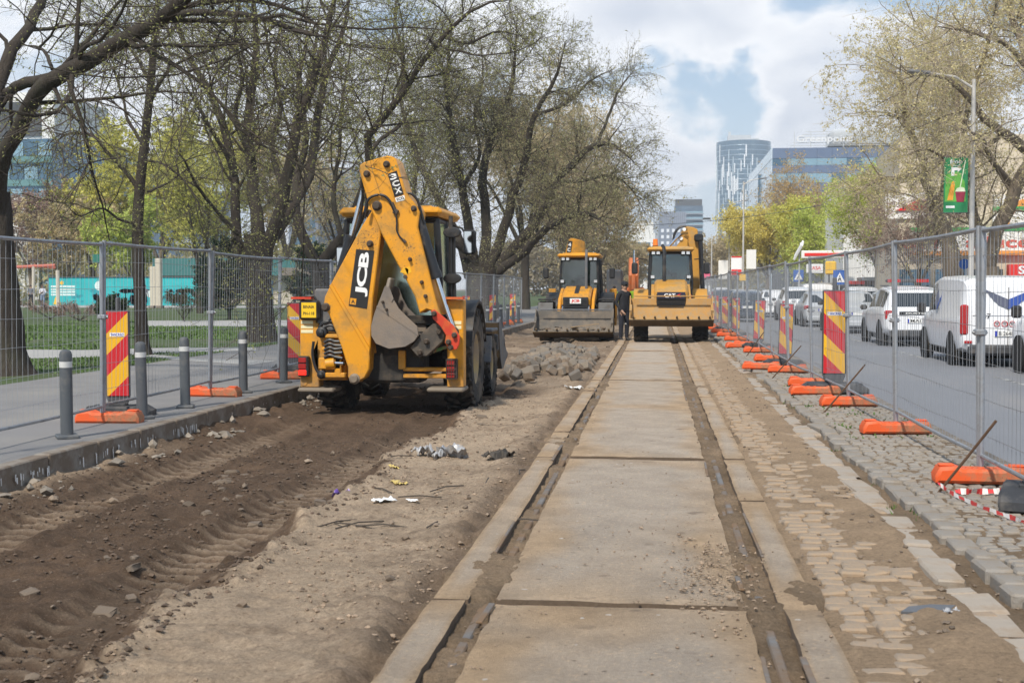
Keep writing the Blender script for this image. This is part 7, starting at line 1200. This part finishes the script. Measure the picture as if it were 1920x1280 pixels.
def car(kind, paint, label, x, y, name='car', cat='car', plate=None, steer=0., detail=True, group='vehicles queuing on the road', rz=0.):
    """x: centre line, y: rear end; heads away from the camera"""
    t = thing(name, label, cat, (x, y, -.03), rz, group); me, yy, sec = car_mesh(kind, paint); put('body', me, t); K = KIND[kind]; ys = [s[0] for s in K['st']]
    def S_(yv, k, u=0.):
        i = min(max(int(np.searchsorted(yy, yv, 'right')) - 1, 0), len(yy) - 2); f = (yv - yy[i]) / (yy[i + 1] - yy[i]); p = [np.array(sec[i][j]) * (1 - f) + np.array(sec[i + 1][j]) * f for j in (k, min(k + 1, len(sec[0]) - 1))]; q = p[0] * (1 - u) + p[1] * u; return Vector((q[0], yv, q[1]))
    def pane(P, nm='window_pane', m=M_ccgl, off=.006): n = (P[1] - P[0]).cross(P[2] - P[0]).normalized(); c = Vector((0, y * 0 + 2, .9)); mid = sum(P, Vector()) / len(P); n = n if n.dot(mid - c) > 0 else -n; b = MB(); b.add([p + n * off for p in P], [tuple(range(len(P)))]); return part(nm, b, m, t, smooth=0)
    for (i, j) in K['sw']:
        for s in (-1, 1):
            a, c = ys[i], ys[j]; d = (c - a) * .05; P = [S_(a + d, 6, .10), S_(c - d, 6, .10), S_(c - d, 6, .92), S_(a + d, 6, .92)]
            if j - i == 1 and K['ws'][0] == j: c2 = ys[K['ws'][1]]; P = [S_(a + d, 6, .10), S_(c + (c2 - c) * .55, 6, .12), S_(c - d * .2, 6, .9), S_(a + d, 6, .92)]
            pane([Vector((s * p.x, p.y, p.z)) for p in P])
    for rg, e in ((K['rw'], .16), (K['ws'], .10)):
        if rg is None: continue
        a, c = ys[rg[0]], ys[rg[1]]; lo, hi = (a, c) if e > .12 else (c, a); P = [S_(lo + (hi - lo) * .14, 8), S_(lo + (hi - lo) * .9, 8)]; q = [Vector((-P[0].x, P[0].y, P[0].z)), Vector((P[0].x, P[0].y, P[0].z)), Vector((P[1].x, P[1].y, P[1].z)), Vector((-P[1].x, P[1].y, P[1].z))]; pane(q, 'rear_window' if e > .12 else 'windscreen', off=.012)
    ya, yf, r = K['w']; W_ = max(s[4] for s in K['st'])
    for s in (-1, 1):
        for wy in (ya, yf):
            b = MB(); Rx = Matrix.Rotation(R(90), 4, 'Y'); b.lathe([(0, -.02), (r + .05, -.02), (r + .05, .02), (r + .01, .028), (0, .028)], 24, Matrix.Translation((s * (W_ - .012), wy, r + .01)) @ (Rx if s > 0 else Matrix.Rotation(R(-90), 4, 'Y'))); part('wheel_arch', b, M_arch, t)
            b = MB(); b.lathe([(r * .62, -.10), (r * .95, -.10), (r, -.07), (r, .07), (r * .95, .10), (r * .64, .10)], 24, Rx); o = part('tyre', b, M_ty, t, (s * (W_ - .085), wy, r)); b = MB(); m4 = Rx if s > 0 else Matrix.Rotation(R(-90), 4, 'Y'); b.lathe([(r * .64, .095), (r * .60, .07), (r * .2, .075), (r * .12, .10), (0, .10)], 20, m4)
            b.c = 1
            for k in range(5): a = k * 1.2566 + .6; b.box((s * .082, r * .42 * math.cos(a), r * .42 * math.sin(a)), (.016, r * .30, r * .50), (-a, 0, 0))
            part('rim', b, [M_arch, M_alu], o)
        b = MB(); yt = ys[1]; zs = K['st'][1][2]; x_ = W_ * .86
        if kind == 'van': b.box((s * (W_ - .10), .02, .98), (.16, .10, .62), ch=.03)
        elif kind == 'suv': b.box((s * (W_ - .14), .10, zs - .10), (.20, .18, .26), ch=.03)
        elif kind == 'sedan': b.box((s * (W_ - .16), .08, zs - .13), (.26, .20, .20), ch=.04)
        else: b.box((s * (W_ - .17), .10, zs - .10), (.28, .20, .17), ch=.04)
        part('tail_light', b, M_tail, t); mb = MB(); ym = ys[K['ws'][1]] - .35; mb.box((s * (W_ + .10), ym, (1.06 if kind != 'van' else 1.18)), (.20, .10, .15 if kind != 'van' else .24), ch=.04); part('mirror', mb, paint if kind in ('hatch',) else M_blk, t)
    b = MB(); b.box((0, .03, .36), (W_ * 1.62, .16, .22), ch=.05); part('bumper', b, M_bump if kind in ('suv', 'van') else paint, t); b = MB(); b.box((0, 2.2, .26), (W_ * 1.6, 3.4, .2), ch=.03); part('underbody', b, M_arch, t)
    b = MB(); zp = .72 if kind != 'van' else .70; yb = -.012; b.box((.0, yb - .005, zp), (.52, .02, .115)); b.c = 1; b.box((-.235, yb - .016, zp), (.045, .004, .11)); pl = part('number_plate', b, [M_plw, M_bluet], t, smooth=0)
    if plate: letters(plate, .42, .085, M_dec, pl, (.03, yb - .017, zp))
    return t
v = car('van', M_wcar, 'white delivery van with blue and grey wing emblems on its rear', 7.14, 26.65, 'van', 'van', 'B 264FEX', rz=R(-1.2)); M_lb = M('logo_blue', (.03, .08, .34), .45); M_lgry = M('logo_grey', (.10, .11, .16), .5); M_lred = M('logo_red', (.5, .03, .03), .5)
def emb(t, pl, m, y0=-.02): b = MB(); b.prism(pl, y0, y0 + .006); part('emblem', b, m, t, smooth=0)
Wg = [(0, 1.40), (.50, 1.62), (.45, 1.55), (.40, 1.53), (.38, 1.47), (.33, 1.44), (.30, 1.38), (.24, 1.34), (.20, 1.29), (0, 1.20)]
emb(v, Wg, M_lb, -.022); emb(v, [(-x, z) for x, z in Wg], M_lgry, -.022)
for m, pl in ((M_lgry, [(2.55, 1.72), (2.35, 1.52), (2.37, 1.16), (2.55, 1.30)]), (M_lb, [(2.35, 1.52), (2.05, 1.74), (2.10, 1.56), (2.2, 1.38), (2.37, 1.16)])): b = MB(); b.prism(pl, -.975, -.955, 'yz'); b.v = [(x + .055 * (z > 1.3) + .05 * (z > 1.5) + .01, y, z) for x, y, z in b.v]; part('emblem', b, m, v, smooth=0)
letters('37', .16, .10, M_dec, v, (-.42, -.02, 1.06)); letters('37', .22, .10, M_dec, v, (-.968, 2.9, 1.04), (R(90), 0, R(-90)))
for k, n in enumerate(('50', '70', '90', '110')):
    b = MB(); b.lathe([(.062, 0), (.062, .006), (.048, .006), (.048, 0)], 18, Matrix.Translation((-.22 + k * .15, -.018, .90)) @ Matrix.Rotation(R(90), 4, 'X')); part('speed_ring', b, M_lred, v, smooth=0); letters(n, .06, .045, M_dec, v, (-.22 + k * .15, -.021, .90))
b = MB(); b.box((0, -.012, 1.08), (1.4, .012, .03), ch=.004); part('door_crease', b, M_wcar, v); b = MB(); b.box((0, -.016, 1.0), (.012, .012, 1.3)); part('door_gap', b, M_arch, v, smooth=0); b = MB(); b.box((-.78, -.02, .52), (.16, .03, .06), ch=.01); part('reflector', b, M_tail, v)
car('van', M_wcar, 'white van cut off by the right edge of the picture', 7.86, 21.2, 'van', 'van')
s = car('suv', M_wcar, 'white off-roader with a dark rear band and red-striped roof bar', 7.18, 35.9, plate='MAI 5'); b = MB(); b.box((0, -.005, .93), (.95, .03, .10), ch=.01); o = part('rear_band', b, M_blk, s); letters('DUSTER', .6, .05, M_plw, o, (.0, -.022, .93))
b = MB(); b.box((0, 1.4, 1.84), (1.2, .25, .10), ch=.03); b.tube([(-.6, 1.0, 1.70), (-.6, 2.2, 1.70)], .02, 6); b.tube([(.6, 1.0, 1.70), (.6, 2.2, 1.70)], .02, 6); o = part('roof_bar', b, M_bk, s)
for x in (-.4, .4): b = MB(); b.box((x, 1.27, 1.84), (.36, .02, .09)); part('red_stripe', b, M_tail, o, smooth=0)
car('sedan', M_scar, 'silver saloon ahead of the white off-roader', 7.15, 45.8); car('hatch', M_scar, 'silver hatchback ahead of the silver saloon', 6.95, 53.5); car('suv', M_wcar, 'white crossover in the middle of the queue', 6.9, 62); car('sedan', M_wcar, 'white saloon near the far end of the queue', 6.6, 71); car('hatch', M_scar, 'silver hatchback with lit tail lamps at the far end', 6.4, 86); car('hatch', M_dcar, 'dark hatchback behind the striped boards in the near lane', 4.3, 61); car('sedan', M_dcar, 'blue saloon far along the near lane', 4.2, 78); car('sedan', M_scar, 'small silver saloon far along the queue', 6.3, 98)
car('hatch', M_wcar, 'white hatchback in the far lane beside the saloon', 9.35, 50.5); car('suv', M_wcar, 'white roof showing between the saloon and the hatchback', 9.4, 58.5); car('van', M_wcar, 'white van in the far lane by the crossing sign', 9.5, 76, 'van', 'van'); car('hatch', M_dcar, 'dark hatchback in the far lane beyond the white van', 9.4, 88); car('van', M_wcar, 'white van far along the near lane', 4.2, 118, 'van', 'van'); car('hatch', M_wcar, 'white hatchback far along the road', 6.3, 110); car('sedan', M_dcar, 'dark saloon far along the road', 9.3, 104)
car('suv', M_wcar, 'white crossover almost lost at the far end of the queue', 6.3, 124); car('sedan', M_scar, 'silver saloon almost lost at the far end of the queue', 6.3, 136); car('hatch', M_scar, 'silver hatchback far away in the right lane', 9.2, 122)
# ------------------------------------------------------------------ people on the site and in the park
def hair(t, m, cap=None, z=1.685, y=-.035, long=False):
    b = MB(); b.lathe([(.001, .085), (.05, .072), (.082, .035), (.092, -.01), (.086, -.05)], 14, Matrix.Translation((0, y + .012, z)) @ Matrix.Scale(1.12, 4, (0, 1, 0))); 
    if long: b.box((0, y + .07, z - .14), (.15, .06, .28), ch=.025)
    part('hair', b, m, t)
    b = MB(); b.box((0, y - .098, z - .055), (.026, .035, .045), ch=.01); [b.box((s * .088, y + .0, z - .05), (.02, .04, .055), ch=.008) for s in (-1, 1)]; part('nose_and_ears', b, M_skin, t)
    b = MB(); [b.box((s * .034, y - .088, z - .035), (.024, .012, .012)) for s in (-1, 1)]; b.box((0, y - .085, z - .10), (.05, .012, .010)); part('eyes_and_mouth', b, M_hair, t, smooth=0)
    if cap: b = MB(); b.lathe([(0, .10), (.06, .09), (.092, .05), (.098, .0)], 16, Matrix.Translation((0, y + .01, z + .012)) @ Matrix.Scale(1.1, 4, (0, 1, 0))); b.box((0, y - .13, z + .012), (.15, .10, .014), ch=.006); part('cap', b, cap, t)
mn = thing('person', 'man in black work clothes and a dark cap standing beside the raised bucket', 'person', (-1.02, 39.2, -.02), R(38), None, PM['man']); hair(mn, M_hair, M_black, 1.672, -.03); mn.scale = (1.1, 1.1, 1.03); b = MB(); b.lathe([(.085, -.015), (.085, .015)], 14, Matrix.Translation((.10, .01, .50))); part('reflective_band', b, M_bw, mn)
a = pt(58, 560, 96); t = thing('person', 'passer-by in dark clothes left of the hoarding', 'person', (a.x, 96, .1), R(20), 'passers-by in the park', PM['walkdark']); hair(t, M_hair)
b = MB(); b.box((-.02, .17, 1.22), (.30, .16, .42), ch=.06); part('backpack', b, M_black, t)
a = pt(80, 560, 94); t = thing('person', 'woman in a white shirt and pale jeans before the hoarding', 'person', (a.x, 94, .1), R(10), 'passers-by in the park', PM['walkwhite']); hair(t, M_brhair, long=True); b = MB(); b.box((.02, -.27, 1.12), (.16, .10, .12), ch=.02); part('dark_bag', b, M_black, t)
a = pt(291, 560, 98); t = thing('person', 'person in grey walking away along the hoarding', 'person', (a.x, 98, .1), R(190), 'passers-by in the park', PM['back']); hair(t, M_hair); a = pt(272, 560, 99); t = thing('person', 'person half hidden by the slender trunk', 'person', (a.x, 99, .1), R(170), 'passers-by in the park', PM['back']); hair(t, M_hair)
for i, (px, Y, lab) in enumerate(((1152, 66, 'worker in a lime vest between the two loaders'), (1187, 70, 'worker in a lime vest behind the man in black'))): a = pt(px, 560, Y); t = thing('person', lab, 'person', (a.x, Y, -.05), R(-20 + 200 * i), 'site workers', PM['worker']); hair(t, M_hair)
a = pt(1398, 560, 95); t = thing('person', 'person standing at the roadside far behind the boards', 'person', (a.x, 95, -.03), R(30), None, PM['back']); hair(t, M_brhair)
a = pt(1545, 560, 82); t = thing('person', 'pedestrian in dark clothes before the brown kiosk', 'person', (a.x, 82, .1), R(60), None, PM['walkdark']); hair(t, M_hair)
# ------------------------------------------------------------------ thin spring haze over the whole street
b = MB(); b.box((0, 875, 69.4), (1900, 2050, 142)); hm = bpy.data.materials.new('air'); hm.use_nodes = True; nt = hm.node_tree; nt.nodes.remove(nt.nodes['Principled BSDF']); pv = nt.nodes.new('ShaderNodeVolumePrincipled'); pv.inputs['Color'].default_value = (.86, .92, 1, 1); pv.inputs['Density'].default_value = .00042; nt.links.new(pv.outputs[0], nt.nodes['Material Output'].inputs['Volume'])
put('haze', b.mesh('haze', hm, 0), kind='stuff')
